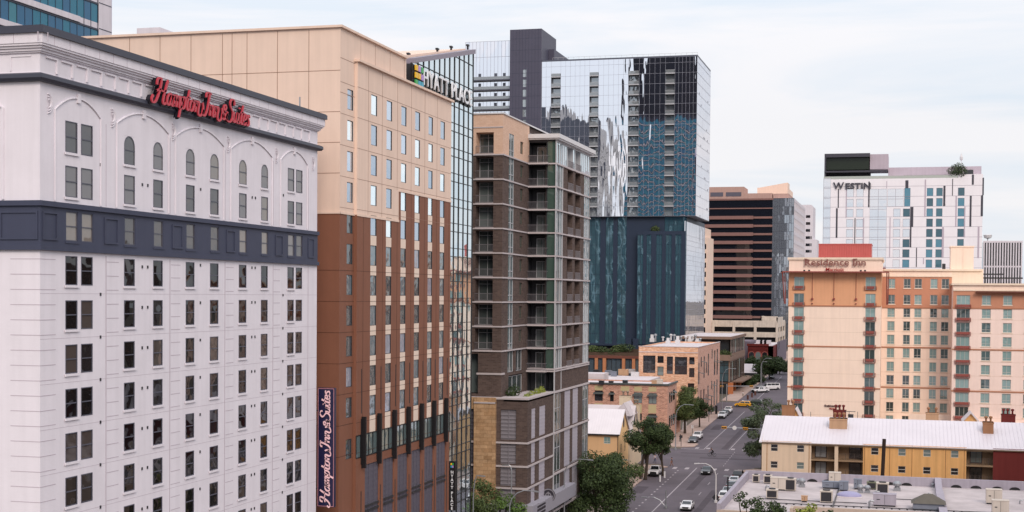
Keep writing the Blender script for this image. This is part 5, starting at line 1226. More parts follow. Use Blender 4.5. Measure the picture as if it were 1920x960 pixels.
    mb = MB(); Yp = 332; p0, p1 = hY(1783, 461, Yp), hY(1826, 461, Yp); mb.box(p0.x, p1.x, Yp, Yp+8, 38, p0.z); mb.box(p0.x-.15, p1.x+.15, Yp-.15, Yp+8, p0.z-.3, p0.z); mb.box((p0.x+p1.x)/2+.2, (p0.x+p1.x)/2+.4, Yp-.1, Yp, 40, p0.z-.4); mb.build('cream_penthouse', M_RC, b)
    mb = MB(); p = hY(1765, 490, 326); mb.box(p.x, p.x+1.4, 326, 327, 40.8, 41.2); mb.box(p.x+.2, p.x+.9, 326, 326.8, 41.2, 42.6); mb.build('roof_unit', M_DKMET, b)
    mb = MB(); p = hY(1835, 512, 322); mb.box(p.x, p.x+9, 322, 323, p.z-1.2, p.z-.9); mb.box(p.x+.5, p.x+5, 321, 322, p.z-.4, p.z-.1); 
    for q in range(6): mb.box(p.x+q*1.4, p.x+q*1.4+.1, 322, 322.1, 38, p.z-.9)
    mb.build('roof_pipework', M_DKMET, b)
    mb = MB(); mb.box(uS(1830, 310.2, 540), 62, 309.6, 311, 36.3, 36.5); mb.build('brown_canopy', flat('brown_canopy', rgb(120, 70, 56, .8)), b)
    # base: porte cochere; a black sheet on the wall paints the shade under it
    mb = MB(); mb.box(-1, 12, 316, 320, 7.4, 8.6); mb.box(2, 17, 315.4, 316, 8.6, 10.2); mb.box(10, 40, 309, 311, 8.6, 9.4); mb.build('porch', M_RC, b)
    mb = MB(); mb.box(-3.9, 10.3, 319.7, 319.95, 3, 7.4); mb.build('porch_shade', M_BLACK, b)
    s = thing('slab_letter_sign', 'maroon slab letter hotel sign with red script below on the cream parapet', 'sign', (-20, 307.6, 41))
    mr = flat('sign_maroon', rgb(150, 96, 88, .75), .5); md = flat('sign_maroon_dark', rgb(92, 58, 60, .75), .5); mred = flat('sign_bright_red', rgb(176, 48, 44, .8), .4)
    ua, ub = uS(1508, 307.5, 492), uS(1622, 307.5, 492); z0 = hY(1508, 497.5, 307.5).z; hh = hY(1508, 485, 307.5).z-z0
    text(s, 'Residence Inn', (ua, 307.5, z0), hh/.73, 0, mr, .1, .02, 'lettering', width=ub-ua)
    if 0: text(s, 'Residence Inn', (ua+.07, 307.72, z0-.05), hh/.73, 0, md, .05, .03, 'letter_outline_and_shade', width=ub-ua)
    # serifs
    mb = MB()
    for q in (0.005, .805, .84): mb.box(ua+(ub-ua)*q-.05, ua+(ub-ua)*q+.42, 307.38, 307.6, z0, z0+.14); mb.box(ua+(ub-ua)*q-.05, ua+(ub-ua)*q+.42, 307.38, 307.6, z0+hh-.14, z0+hh)
    mb.build('serif', mr, s)
    ua, ub = uS(1548, 307.5, 505), uS(1582, 307.5, 505); z0 = hY(1548, 508, 307.5).z; h2 = hY(1548, 501.5, 307.5).z-z0
    text(s, 'Marriott', (ua, 307.5, z0), h2/.73, 0, mred, .08, .02, 'lettering', width=ub-ua)
    s = thing('low_wall_sign', 'small dark hotel name letters low on the cream hotel wall', 'sign', (-13, 307.7, 12))
    ua, ub = uS(1546, 307.8, 760), uS(1574, 307.8, 760); z0 = hY(1546, 762, 307.8).z
    text(s, 'Residence Inn', (ua, 307.8, z0), .55, 0, md, .05, .03, 'lettering', width=ub-ua)
    text(s, 'Marriott', (ua+1.0, 307.8, z0-.55), .4, 0, mred, .05, .02, 'lettering', width=1.4)
cream_orange_hotel()

# ------------------------------------------------------------------ three-storey apartment range with the white roof
M_BEIGE = paint('beige_siding', rgb(232, 206, 182, .88), var=.05, streak=.10)
M_ORG = paint('orange_siding', rgb(240, 184, 122, .86), var=.07, streak=.16)
M_MAR = paint('maroon_siding', rgb(128, 50, 48, .72), var=.08, streak=.12)
M_TAN = paint('tan_siding', rgb(176, 146, 118, .7), var=.06, streak=.1)
M_CHIM = paint('tan_chimney', rgb(206, 166, 134, .8), var=.04, streak=.12)
M_CHIM2 = paint('brown_chimney', rgb(176, 128, 96, .78), var=.04, streak=.12)
M_ROOFM = ribs('white_standing_seam', rgb(246, 240, 246, .92), step=.45, rough=.35, depth=.03, axis='X', var=.05)
G_SMALL = glass('small_window_glass', dark=(.015, .015, .018, 1), curt=(.16, .2, .2, 1), cp=.3, wav=.2)
def chimney(label, x0, x1, y, z0, z1, mat, pots, d=1.2):
    t = thing('chimney', label, 'chimney', ((x0+x1)/2, y, z0), 'boxed chimneys of the apartment range'); mb = MB(); mb.box(x0, x1, y, y+d, z0, z1); mb.box(x0-.06, x1+.06, y-.06, y+d+.06, z1-.25, z1); mb.build('stack', mat, t)
    n = len(pots)
    for q in pots:
        m2 = MB(); x = x0+(x1-x0)*q; m2.lathe((x, y+d/2, z1), [(.16, 0), (.16, .55), (.28, .6), (.28, .85), (.1, .95)], 8); m2.build('pot', mat if mat.name.startswith('maroon') else M_CHIM2, t)
def apartments():
    Y = 235.0; T = S(Y); ze = 11.5; yr, zr = 246.0, 14.75; yb = 256; x0 = -21.7; xb = 60; zb = -3
    b = thing('apartment_range', 'low apartment range with a long white metal roof and beige, orange and maroon walls', 'building', (x0, Y, gz(Y)))
    segs = [(x0, uS(1521, Y, 860), 0), (uS(1618, Y, 860), uS(1812, Y, 860), 1), (uS(1862, Y, 860), xb, 2)]
    rows = [(hY(1452, 846, Y).z, hY(1452, 833, Y).z), (hY(1452, 877.5, Y).z, hY(1452, 865, Y).z)]; rows.append((rows[1][0]-2.75, rows[1][1]-2.75))
    H = []
    wl = [(1445, 1458), (1494, 1507.5), (1633, 1647), (1684, 1698), (1731, 1745), (1783, 1797)]
    for a, c in wl:
        for z0, z1 in rows: H.append((uS(a, Y, 860), uS(c, Y, 860), z0, z1))
    mb = MB()
    for a, c, m in segs: wall(mb, T, a, c, zb, ze, H, .12, m)
    mb.box(x0, xb, Y+4, yb, zb, ze, 0, skip='sw')
    mb.quad((x0, Y, zb), (x0, yb, zb), (x0, yb, ze), (x0, Y, ze), 0); mb.poly([(x0, Y, ze), (x0, yb, ze), (x0, yr, zr-.15)], 0)
    for a in (segs[0][1], segs[1][0], segs[1][1], segs[2][0]): mb.quad((a, Y, zb), (a, Y+2.4, zb), (a, Y+2.4, ze), (a, Y, ze), 3)
    for a, c in ((segs[0][1], segs[1][0]), (segs[1][1], segs[2][0])): mb.quad((a, Y+2.4, zb), (c, Y+2.4, zb), (c, Y+2.4, ze), (a, Y+2.4, ze), 3)
    mb.build('wall', [M_BEIGE, M_ORG, M_MAR, M_TAN], b)
    for h in H: window(b, T, (h[0]+h[1])/2, h[2], h[1]-h[0], h[3]-h[2], 'm', M_WFC, G_SMALL, rec=.08, fw=.05)
    mb = MB(); ov = .2
    pe, pr = Vector((0, Y-ov, ze-.16)), Vector((0, yr, zr)); pb = Vector((0, yb+.4, ze))
    for (A, B) in ((pe, pr), (pr, pb)):
        mb.quad((x0-.45, A.y, A.z), (xb, A.y, A.z), (xb, B.y, B.z), (x0-.45, B.y, B.z)); mb.quad((x0-.45, A.y, A.z-.18), (xb, A.y, A.z-.18), (xb, B.y, B.z-.18), (x0-.45, B.y, B.z-.18))
        mb.quad((x0-.45, A.y, A.z-.18), (x0-.45, B.y, B.z-.18), (x0-.45, B.y, B.z), (x0-.45, A.y, A.z))
    mb.quad((x0-.45, pe.y, pe.z-.18), (xb, pe.y, pe.z-.18), (xb, pe.y, pe.z), (x0-.45, pe.y, pe.z))
    x = x0-.2
    sl = (pr-pe)
    while x < xb: 
        a = pe+Vector((x, 0, .0)); c = pr+Vector((x, 0, 0)); mb.quad(a+Vector((-.02, 0, .05)), a+Vector((.02, 0, .05)), c+Vector((.02, 0, .05)), c+Vector((-.02, 0, .05))); mb.quad(a+Vector((-.02, 0, 0)), a+Vector((-.02, 0, .05)), c+Vector((-.02, 0, .05)), c+Vector((-.02, 0, 0))); x += .6
    mb.build('roof', paint('white_metal_roof', rgb(236, 228, 236, .74), rough=.4, var=.05, streak=0, scale=.2), b)
    mb = MB(); mb.box(x0, xb, Y-.28, Y-.2, ze-.36, ze-.18); mb.build('gutter', flat('gutter', rgb(150, 128, 110, .7)), b)
    # battens and downpipes
    mb = MB()
    for px in (1438, 1517, 1621, 1668, 1710, 1773, 1808): u = uS(px, Y, 860); mb.tb(T, u-.05, u+.05, 0, .05, zb, ze)
    mb.build('batten', flat('batten', rgb(190, 140, 90, .7)), b)
    # loggias
    zf = [(rows[0][0]-.95), (rows[1][0]-.95)]
    for a, c in ((segs[0][1], segs[1][0]), (segs[1][1], segs[2][0])):
        mb = MB(); mrl = MB()
        for z in zf: mb.box(a, c, Y, Y+2.4, z-.35, z-.1)
        for z in zf:
            for k in range(5): mrl.box(a, c, Y+.04, Y+.07, z+.15+.2*k, z+.18+.2*k)
            n = 6
            for i in range(n+1): u = a+(c-a)*i/n; mrl.box(u-.03, u+.03, Y+.03, Y+.09, z-.1, z+1.0)
        mb.box(a, c, Y, Y+.25, ze-.6, ze-.3); mb.build('loggia_slabs', M_TAN, b); mrl.build('loggia_railing', flat('loggia_rail', rgb(90, 76, 70, .7)), b)
    u = uS(1568, Y, 860)
    mb = MB(); mb.box(u-.28, u+.28, Y-.02, Y+2.4, zb, ze-.2); mb.build('pillar', M_BEIGE, b)
    md = flat('door_brown', rgb(70, 50, 46, .7))
    gc = glass('curtained_door_glass', dark=(.35, .36, .38, 1), ior=1.5)
    for px, g in ((1539, gc), (1603, G_SMALL), (1830, G_SMALL)):
        for z in zf: window(b, S(Y+2.35), uS(px, Y+2.35, 860), z-.08, 1.9, 2.15, 'v', md, g, rec=0, name='patio_door', fw=.14)
    # dormers and chimneys of the courtyard ranges behind
    c = lambda px, py, Yd: hY(px, py, Yd)
    chimney('tan boxed chimney rising through the white roof in front of the red one', uS(1555, 241, 800), uS(1588, 241, 800), 241.0, 12.0, c(1570, 785, 241).z, M_CHIM, (.3, .55, .8), 2.2)
    chimney('brown boxed chimney rising through the white roof at the right', uS(1843.5, 241, 800), uS(1863, 241, 800), 241.0, 12.0, c(1853, 792, 241).z, M_CHIM2, (.3, .75), 2.2)
    chimney('brown chimney at the left end behind the white ridge', uS(1466, 262, 770), uS(1490, 262, 770), 262, 6, c(1478, 760, 262).z, M_CHIM2, (.5, .85))
    chimney('maroon chimney behind the white ridge in front of the low wall sign', uS(1562, 262, 775), uS(1586, 262, 775), 262, 6, c(1575, 769, 262).z, M_MAR, (.2, .5, .8))
    chimney('tan chimney behind the white ridge at its middle', uS(1736, 262, 780), uS(1760, 262, 780), 262, 6, c(1748, 774, 262).z, M_CHIM, (.2, .8))
    chimney('maroon chimney behind the white ridge at the far right', uS(1878, 262, 780), uS(1904, 262, 780), 262, 6, c(1890, 777, 262).z, M_MAR, (.15, .45, .8))
    b2 = thing('rear_apartment_range', 'white roofed range with small gables behind the long apartment roof', 'building', (-14, 262, 1))
    mb = MB(); mb.box(-21, 45, 264, 274, 0, 11.0, 1)
    mb.quad((-21, 262, 10.8), (45, 262, 10.8), (45, 269, 12.6), (-21, 269, 12.6), 0); mb.quad((-21, 276, 10.8), (45, 276, 10.8), (45, 269, 12.6), (-21, 269, 12.6), 0)
    for px0, px1, pt in ((1479, 1504, 765), (1741, 1752, 782), (1805, 1836, 773), (1476, 1492, 771)):
        a, d, t = uS(px0, 263, 780), uS(px1, 263, 780), c((px0+px1)/2, pt, 263); m = (a+d)/2; zb_ = c(px0, 790, 263).z
        mb.poly([(a+.2, 263.2, zb_), (d-.2, 263.2, zb_), (m, 263.2, t.z-.25)], 1)
        mb.quad((a-.1, 262.8, zb_), (m, 262.8, t.z), (m, 268, t.z), (a-.1, 268, zb_), 0); mb.quad((d+.1, 262.8, zb_), (m, 262.8, t.z), (m, 268, t.z), (d+.1, 268, zb_), 0)
        for s_, e_ in (((a-.1, zb_), (m, t.z)), ((d+.1, zb_), (m, t.z))): mb.quad((s_[0], 262.8, s_[1]), (e_[0], 262.8, e_[1]), (e_[0], 262.8, e_[1]-.25), (s_[0], 262.8, s_[1]-.25), 0)
    mb.build('roof', [M_ROOFW, M_ORG], b2)
    mb = MB()
    for px in (1504, 1520, 1580, 1592, 1608): u = uS(px, 258, 780); mb.box(u-.04, u+.04, 258, 258.08, 13, c(px, 772, 258).z)
    mb.box(uS(1586, 258), uS(1608, 258), 258, 258.08, c(1590, 771, 258).z-.1, c(1590, 771, 258).z); mb.box(uS(1594, 258), uS(1604, 258), 258, 259, 13.2, c(1590, 777, 258).z); mb.build('rear_fence', M_DKMET, b2)
    t = thing('wooden_pole', 'dark leaning wooden pole in front of the orange wall', 'pole', (uS(1655, 225, 900), 225, 0)); mb = MB(); pz = hY(1658, 823, 225); pa = hY(1654, 900, 225); mb.tube([(pa.x-.2, 225, 0), (pz.x, 225, pz.z)], .28, 8); mb.tube([(pa.x+.02, 224.7, 7.5), (pa.x+.4, 224.7, 7.5)], .06, 5); mb.build('shaft', flat('creosoted_wood', rgb(62, 46, 42, .6), .9), t)
    o = MB(); p = hY(1598, 885, 236); o.box(p.x-.5, p.x+.4, 236, 236.8, p.z-.5, p.z+.4); tag(o.build('patio_chair', flat('chair_brown', rgb(90, 70, 56, .7)), loc=(p.x, 236, p.z-.5)), 'brown chair on the lower loggia', 'chair') if 0 else None
apartments()

# ------------------------------------------------------------------ flat roofed building in the right foreground
M_LAV = paint('lavender_parapet', rgb(188, 180, 194, .75), var=.08, streak=.12)
M_HVAC = paint('hvac_cream', rgb(218, 206, 196, .82), var=.05, streak=.1)
M_HVACG = paint('hvac_blue_grey', rgb(140, 146, 162, .75), var=.06, streak=.1)
M_GRILL = ribs('condenser_grille', rgb(58, 56, 62, .7), step=.12, vert=False, depth=.03)
def flat_roof():
    x0, y0, y1 = -22.0, 178.5, 213.2; xb = 60; zr, zp = 7.9, 9.05
    b = thing('flat_roofed_shops', 'flat white roofed low building with lavender parapets in the right foreground', 'building', (x0, y0, -1))
    mb = MB(); mb.box(x0, xb, y0, y1, -6, zr, 0, skip='t'); mb.build('wall', paint('tan_wall', rgb(196, 174, 160, .75)), b)
    mb = MB(); mb.quad((x0, y0, zr), (xb, y0, zr), (xb, y1, zr), (x0, y1, zr)); mb.build('roof', paint('bitumen_white_roof', rgb(216, 204, 206, .72), var=.22, streak=0, scale=.3), b)
    mb = MB(); mb.box(x0, xb, y1-.5, y1, zr, zp+.1); mb.box(x0, x0+.5, y0, y1-.5, zr-.0, zp); mb.build('parapet', M_LAV, b)
    xd = uS(1763, 200, 920); mb = MB(); mb.prism([(xd-.45, y0+2, zr), (xd-.45, y1-.5, zr), (xd-.45, y1-.5, zp+.2), (xd-.45, y1-6, zp-.5), (xd-.45, y0+2, zr+.45)], (.9, 0, 0)); mb.box(xd-.5, xd+.5, y0+2, y1-9, zr+.5, zr+.62); mb.build('dividing_wall', M_LAV, b)
    mb = MB(); mb.box(x0, -2, y0-.1, y0+.4, zr-.6, zr+.35); mb.box(-13, xb, y0+2.2, y0+2.6, zr-.4, zr+.9) ; mb.box(-13, -12.6, y0+.4, y0+2.2, zr, zr+.9); mb.box(2, 2.4, y0, y0+2.2, zr, zr+.9); mb.build('front_parapet', paint('beige_coping', rgb(204, 184, 170, .78), var=.08), b)
    for px in (1523, 1551, 1669, 1700, 1793, 1830, 1870, 1903):
        mb = MB(); u = uS(px, y1-.55, 905); mb.prism([(u+.75*math.cos(math.pi*i/8), y1-.505, zr+.0+.42*math.sin(math.pi*i/8)) for i in range(9)], (0, -.05, 0)); mb.build('scupper', M_BLACK, b)
    # welted seams and gas pipes on the roof
    mb = MB()
    for y, a, c in ((191.5, -18, -4), (188.2, -17, 12), (197, -2, 2), (186, 6, 20)): mb.box(a, c, y, y+.1, zr+.1, zr+.2); 
    mb.box(-8.2, -8.05, 186, 205, zr+.1, zr+.22)
    for i in range(40): x = -18+i*.95; mb.box(x, x+.2, 188.05, 188.4, zr, zr+.14)
    mb.build('gas_pipe', M_DKMET, b)
    def unit(kind, label, px, py, w, h, d, mat=M_HVAC, Z=zr):
        p = hZ(px, py, Z)
        t = thing(kind, label, 'air conditioner' if 'unit' in kind else 'vent', (p.x, p.y, Z), 'machines on the flat roof'); x, y = p.x, p.y
        if kind == 'condenser_unit':
            m = MB(); m.box(x-w/2, x+w/2, y, y+d, Z+.12, Z+h); m.box(x-w/2-.05, x+w/2+.05, y-.05, y+d+.05, Z+h, Z+h+.07); m.build('casing', mat, t)
            m = MB(); m.box(x-w/2+.12, x+w/2-.12, y-.02, y, Z+.2, Z+h-.1); m.build('grille', M_GRILL, t)
            m = MB(); m.box(x-w/2+.1, x+w/2-.1, y+.1, y+d-.1, Z, Z+.12); m.build('skid', M_DKMET, t)
            m = MB(); m.lathe((x, y+d/2, Z+h+.07), [(w*.3, 0), (w*.3, .14), (w*.05, .16)], 14); m.build('fan', M_DKMET, t)
        elif kind == 'rooftop_unit':
            m = MB(); m.box(x-w/2, x+w/2, y, y+d, Z+.2, Z+h); m.box(x-w/2-.04, x+w/2+.04, y-.04, y+d+.04, Z+h, Z+h+.06); m.build('casing', mat, t)
            m = MB(); m.box(x-.02, x+.02, y-.015, y, Z+.25, Z+h-.05); m.box(x-w*.35, x-w*.2, y-.015, y, Z+h*.55, Z+h*.62); m.box(x-w/2+.1, x+w/2-.1, y+.1, y+d-.1, Z, Z+.2); m.build('panel_seam', M_DKMET, t)
        elif kind == 'mushroom_vent':
            m = MB(); m.lathe((x, y+w/2, Z), [(w*.28, 0), (w*.28, h*.45), (w*.5, h*.55), (w*.5, h*.75), (w*.3, h*.95), (w*.05, h)], 12); m.build('hood', M_GALV, t, smooth=False)
            m = MB(); m.box(x-w*.4, x+w*.4, y+w*.1, y+w*.9, Z, Z+h*.3); m.build('curb', M_GALV, t)
        elif kind == 'exhaust_pipe':
            m = MB(); m.tube([(x, y, Z), (x, y, Z+h*.8), (x+w*.3, y, Z+h), (x+w, y, Z+h*.9)], w*.22, 8); m.build('flue', M_GALV, t)
        return t
    unit('condenser_unit', 'leftmost small condenser against the lavender back parapet', 1417, 905, 1.0, 1.05, 1.0)
    unit('condenser_unit', 'dark condenser second from the left along the back parapet', 1439, 907, 1.15, 1.15, 1.1)
    unit('rooftop_unit', 'long cream air handler joined to a big condenser near the left parapet', 1459, 920, 2.2, 1.75, 1.6)
    unit('condenser_unit', 'big condenser at the right end of the long cream air handler', 1481.5, 921, 1.45, 1.65, 1.4)
    unit('condenser_unit', 'condenser standing behind the bare tree on the flat roof', 1447, 935, 1.5, 1.15, 1.3)
    unit('condenser_unit', 'condenser left of the lavender skylight dome', 1549, 943, 1.6, 1.5, 1.4)
    unit('condenser_unit', 'condenser right of the pair of mushroom vents', 1654.5, 928.5, 1.6, 1.6, 1.4)
    unit('condenser_unit', 'green tinted condenser behind the mushroom vents', 1634, 918, 1.3, 1.0, 1.2, paint('faded_green', rgb(140, 142, 122, .7)))
    unit('rooftop_unit', 'cream boxed duct standing on the blue grey plenum', 1565, 906, 1.7, 1.5, 1.2, M_HVAC)
    unit('rooftop_unit', 'wide blue grey plenum below the cream boxed duct', 1563, 917, 3.2, .95, 1.2, M_HVACG)
    unit('rooftop_unit', 'blue grey box with a white badge at the right of the plenum', 1582, 921, 1.2, 1.3, 1.1, M_HVACG)
    unit('rooftop_unit', 'narrow blue grey box left of the green condenser', 1608, 918, 1.1, 1.4, 1.0, M_HVACG)
    unit('rooftop_unit', 'lavender double door unit near the front edge of the roof', 1658.5, 950, 2.9, 1.55, 1.6, M_LAV)
    unit('rooftop_unit', 'pinkish cream unit alone on the right part of the roof', 1864, 946, 2.0, 1.9, 1.4, M_HVAC)
    unit('rooftop_unit', 'pinkish cream unit cut by the bottom edge at the right', 1876, 968, 2.0, 1.9, 1.4, M_HVAC)
    unit('rooftop_unit', 'tiny tan box by the seam in front of the roof', 1508, 942, .8, .8, .6, M_CHIM)
    for lb, px, py, w, h in (('mushroom vent beside the big left condenser', 1503, 914, 1.1, 1.3), ('left one of the twin mushroom vents', 1613, 925, .95, 1.2), ('right one of the twin mushroom vents', 1626, 925, .95, 1.1), ('tall mushroom vent right of the condensers', 1682, 921, 1.2, 1.4), ('squat mushroom vent on the left part of the back roof', 1496, 908, .7, .8), ('small mushroom vent by the dividing wall', 1749, 914, .5, .6)):
        unit('mushroom_vent', lb, px, py, w, h, w)
    for lb, px, py, w, h in (('bent flue left of the condenser behind the tree', 1436, 920, .5, .7), ('bent flue near the lavender double unit', 1630, 950, .6, .8), ('thin flue beside the middle seam', 1740, 931, .35, .5), ('bent flue by the right twin mushroom vent', 1641, 928, .6, .5), ('small flue at the right front edge of the roof', 1912, 945, .4, .5)):
        unit('exhaust_pipe', lb, px, py, w, h, w)
    p = hZ(1592, 931, zr); t = thing('skylight_dome', 'lavender skylight dome bulging from the flat roof', 'skylight', (p.x, p.y, zr)); mb = MB()
    for i in range(8):
        for j in range(16):
            def P(i, j): a = math.pi/2*i/8; g = 2*math.pi*j/16; return (p.x+1.7*math.cos(a)*math.cos(g), p.y+1.3*math.cos(a)*math.sin(g), zr+.1+.65*math.sin(a))
            mb.quad(P(i, j), P(i, j+1), P(i+1, j+1), P(i+1, j))
    mb.build('dome', flat('frosted_dome', rgb(168, 164, 204, .75), .3), t, smooth=True); mb = MB(); mb.box(p.x-1.8, p.x+1.8, p.y-1.4, p.y+1.4, zr, zr+.12); mb.build('curb', M_ROOFW, t)
    # roof access hut with hipped grey roof
    p = hZ(1741, 958, zr); t = thing('roof_hut', 'small hut with a hipped grey shingle roof at the bottom of the frame', 'hut', (p.x, p.y, zr)); mb = MB(); mb.box(p.x-1.9, p.x+1.9, p.y, p.y+3, zr, zr+.9); mb.build('wall', M_HVACG, t)
    mb = MB(); e = [(-2.15, -.25), (2.15, -.25), (2.15, 3.25), (-2.15, 3.25)]; r = [(-.5, 1.5), (.5, 1.5)]
    E_ = [(p.x+a, p.y+c, zr+.9) for a, c in e]; R_ = [(p.x+a, p.y+c, zr+2.0) for a, c in r]
    mb.quad(E_[0], E_[1], R_[1], R_[0]); mb.quad(E_[2], E_[3], R_[0], R_[1]); mb.poly([E_[1], E_[2], R_[1]]); mb.poly([E_[3], E_[0], R_[0]]); mb.quad(*E_)
    mb.build('roof', paint('grey_shingle', rgb(120, 114, 106, .65), var=.15), t)
flat_roof()

# ------------------------------------------------------------------ low buildings on the left of the street
M_OBR = brick('orange_brick', rgb(242, 200, 174, .9), rgb(222, 162, 132, .84), rgb(226, 186, 156, .75), bw=.7, bh=.25, ms=.03, var=.18)
M_PBR = brick('pink_brick', rgb(222, 164, 142, .78), rgb(178, 122, 104, .72), rgb(222, 190, 172, .75), bw=.7, bh=.25, ms=.03, var=.22)
M_PBR2 = brick('side_pink_brick', rgb(222, 174, 156, .78), rgb(196, 146, 130, .74), rgb(222, 190, 176, .75), bw=.7, bh=.25, ms=.03, var=.15)
M_YST = paint('yellow_stucco', rgb(232, 188, 144, .85), var=.05, streak=.05)
M_CST = paint('cream_render', rgb(226, 206, 180, .82), var=.05)
M_OLIVE = flat('olive_panel', rgb(208, 190, 146, .75), .7)
M_AWN = flat('awning_grey', rgb(86, 92, 92, .7), .5)
def awning(b, T, u, z, w=1.8, d=.9):
    m = MB(); m.prism([T(u-w/2, 0, z), T(u-w/2, d, z-.35), T(u+w/2, d, z-.35), T(u+w/2, 0, z)], (0, 0, .06)); m.build('awning', M_AWN, b)
def left_low():
    X = -51.0
    # --- yellow house with the white metal roof
    Y = 263.0; b = thing('yellow_house', 'yellow stucco house with a steep white metal roof and round attic window', 'house', (X, Y, gz(Y)))
    T = S(Y); xl = -72; ze = hY(1150, 813, Y).z; yr = Y+4.9; zr = hX(1168, 768, X).z; yn = Y+9.8
    mb = MB(); wn = (uS(1132, Y, 830), uS(1144.5, Y, 830), hY(1140, 832, Y).z, hY(1140, 819, Y).z)
    wall(mb, T, xl, X, gz(Y)-1, ze, [wn], .1, 0); wall(mb, Ea(X), Y, yn, gz(Y)-1, ze, (), .1, 1); mb.poly([(X, Y, ze), (X, yn, ze), (X, yr, zr-.2)], 1); mb.quad((xl, yn, 0), (X, yn, 0), (X, yn, ze), (xl, yn, ze), 1)
    mb.build('wall', [M_YST, paint('bright_yellow_stucco', rgb(246, 204, 150, .88), var=.04)], b)
    window(b, T, (wn[0]+wn[1])/2, wn[2], wn[1]-wn[0], wn[3]-wn[2], 'vl', M_WFC, G_RES, rec=.08)
    for y, z, h in ((Y+2.6, 5.2, 1.6), (Y+2.6, 2.0, 1.4), (Y+6.5, 5.2, 1.6)): window(b, Ea(X+.02), y, z, .9, h, 'm', M_DKMET, G_SMALL, rec=0)
    m = MB(); m.prism([Ea(X)(yr+.55*math.cos(2*math.pi*i/16), .02, zr-2.5+.95*math.sin(2*math.pi*i/16)) for i in range(16)], (.06, 0, 0)); m.build('round_window', G_SMALL, b)
    mb = MB(); mb.quad((xl, Y-.4, ze-.1), (X+.3, Y-.4, ze-.1), (X+.3, yr, zr), (xl, yr, zr)); mb.quad((xl, yn+.4, ze-.1), (X+.3, yn+.4, ze-.1), (X+.3, yr, zr), (xl, yr, zr))
    mb.quad((X+.3, Y-.4, ze-.1), (X+.3, yr, zr), (X+.3, yr, zr-.3), (X+.3, Y-.4, ze-.4)); mb.quad((X+.3, yn+.4, ze-.1), (X+.3, yr, zr), (X+.3, yr, zr-.3), (X+.3, yn+.4, ze-.4))
    mb.build('roof', ribs('white_seam_roof', rgb(240, 232, 238, .78), step=.5, rough=.4, depth=.03, axis='X', var=.04), b)
    mb = MB(); mb.box(xl, X+.3, Y-.5, Y-.4, ze-.35, ze-.1); mb.box(X-.15, X-.05, Y-.1, Y, 0, ze-.2); mb.build('gutter', M_DKMET, b)
    # --- cream gabled house behind it
    Y = 274.5; b = thing('cream_gabled_house', 'cream rendered house with white gables and tall blank chimneys', 'house', (X, Y, gz(Y))); yn = Y+13; ze = 6.9; yr = Y+5; zr = hX(1183, 763, X).z
    mb = MB(); mb.box(-70, X, Y, yn, 0, ze, 0); mb.poly([(X, Y, ze), (X, Y+10, ze), (X, yr, zr-.2)]); mb.poly([(-62, Y+.05, ze), (-56, Y+.05, ze), (-59, Y+.05, ze+3)]); mb.build('wall', M_CST, b)
    mb = MB(); mb.quad((-70, Y-.3, ze-.1), (X+.3, Y-.3, ze-.1), (X+.3, yr, zr), (-70, yr, zr)); mb.quad((-70, Y+10.3, ze-.1), (X+.3, Y+10.3, ze-.1), (X+.3, yr, zr), (-70, yr, zr))
    t = hY(1173, 754, Y+2); a, c = uS(1150, Y+2, 770), uS(1186, Y+2, 770)
    mb.quad((a, Y, t.z-2.6), (t.x, Y, t.z), (t.x, Y+8, t.z), (a, Y+8, t.z-2.6)); mb.quad((c, Y, t.z-2.6), (t.x, Y, t.z), (t.x, Y+8, t.z), (c, Y+8, t.z-2.6)); mb.poly([(a, Y+.05, t.z-2.6), (c, Y+.05, t.z-2.6), (t.x, Y+.05, t.z)])
    mb.quad((X-1, Y+10, 6.0), (X+.3, Y+8.5, 9.0), (X+.3, Y+13, 6.6), (X-1, Y+13, 6.0)) ; mb.build('roof', M_ROOFW, b)
    for y, z in ((Y+3, 4.6), (Y+8, 4.6), (Y+10.5, 5.0)): window(b, Ea(X+.02), y, z, .8, 1.7, 'm', M_DKMET, G_SMALL, rec=0)
    m = MB(); m.prism([Ea(X)(yr+.5*math.cos(2*math.pi*i/16), .02, zr-2.6+1.0*math.sin(2*math.pi*i/16)) for i in range(16)], (.06, 0, 0)); m.build('round_window', G_SMALL, b)
    for px0, px1, pt, Yc, lb in ((1161, 1182, 742, 283, 'tall cream boxed chimney of the gabled house'), (1185, 1198, 758, 284, 'shorter cream boxed chimney of the gabled house')):
        t = thing('boxed_chimney', lb, 'chimney', (uS(px0, Yc, 760), Yc, 5), 'cream boxed chimneys'); m = MB(); a, c = uS(px0, Yc, 760), uS(px1, Yc, 760); z = hY(px0, pt, Yc).z; m.box(a, c, Yc, Yc+1.4, 4, z); m.box(a-.05, c+.05, Yc-.05, Yc+1.45, z-.2, z); m.build('stack', M_CST, t)
        m = MB()
        for q in (.3, .7): m.lathe((a+(c-a)*q, Yc+.7, z), [(.14, 0), (.14, .6), (.32, .7), (.3, .9), (.05, 1.0)], 8)
        m.build('pots', flat('weathered_pot', rgb(150, 132, 116, .7)), t)
    # --- pink brick three storey block
    Y = 321.0; ye = 334.5; zt = 14.9; b = thing('pink_brick_block', 'pink brick block with olive window panels and a white roof', 'building', (X, Y, gz(Y)))
    T = S(Y); v = lambda py: hY(1200, py, Y).z; ux = lambda q: uS(1090+q/4.8, Y, 740); vz = lambda q: v(600+q/4.8)
    H = [(ux(120), ux(193), vz(738), vz(645)), (ux(258), ux(292), vz(740), vz(648)), (ux(472), ux(547), vz(748), vz(652)), (ux(605), ux(678), vz(752), vz(655)), (ux(603), ux(677), vz(905), vz(842)), (ux(125), ux(190), vz(905), vz(842)), (ux(472), ux(547), vz(905), vz(842))]
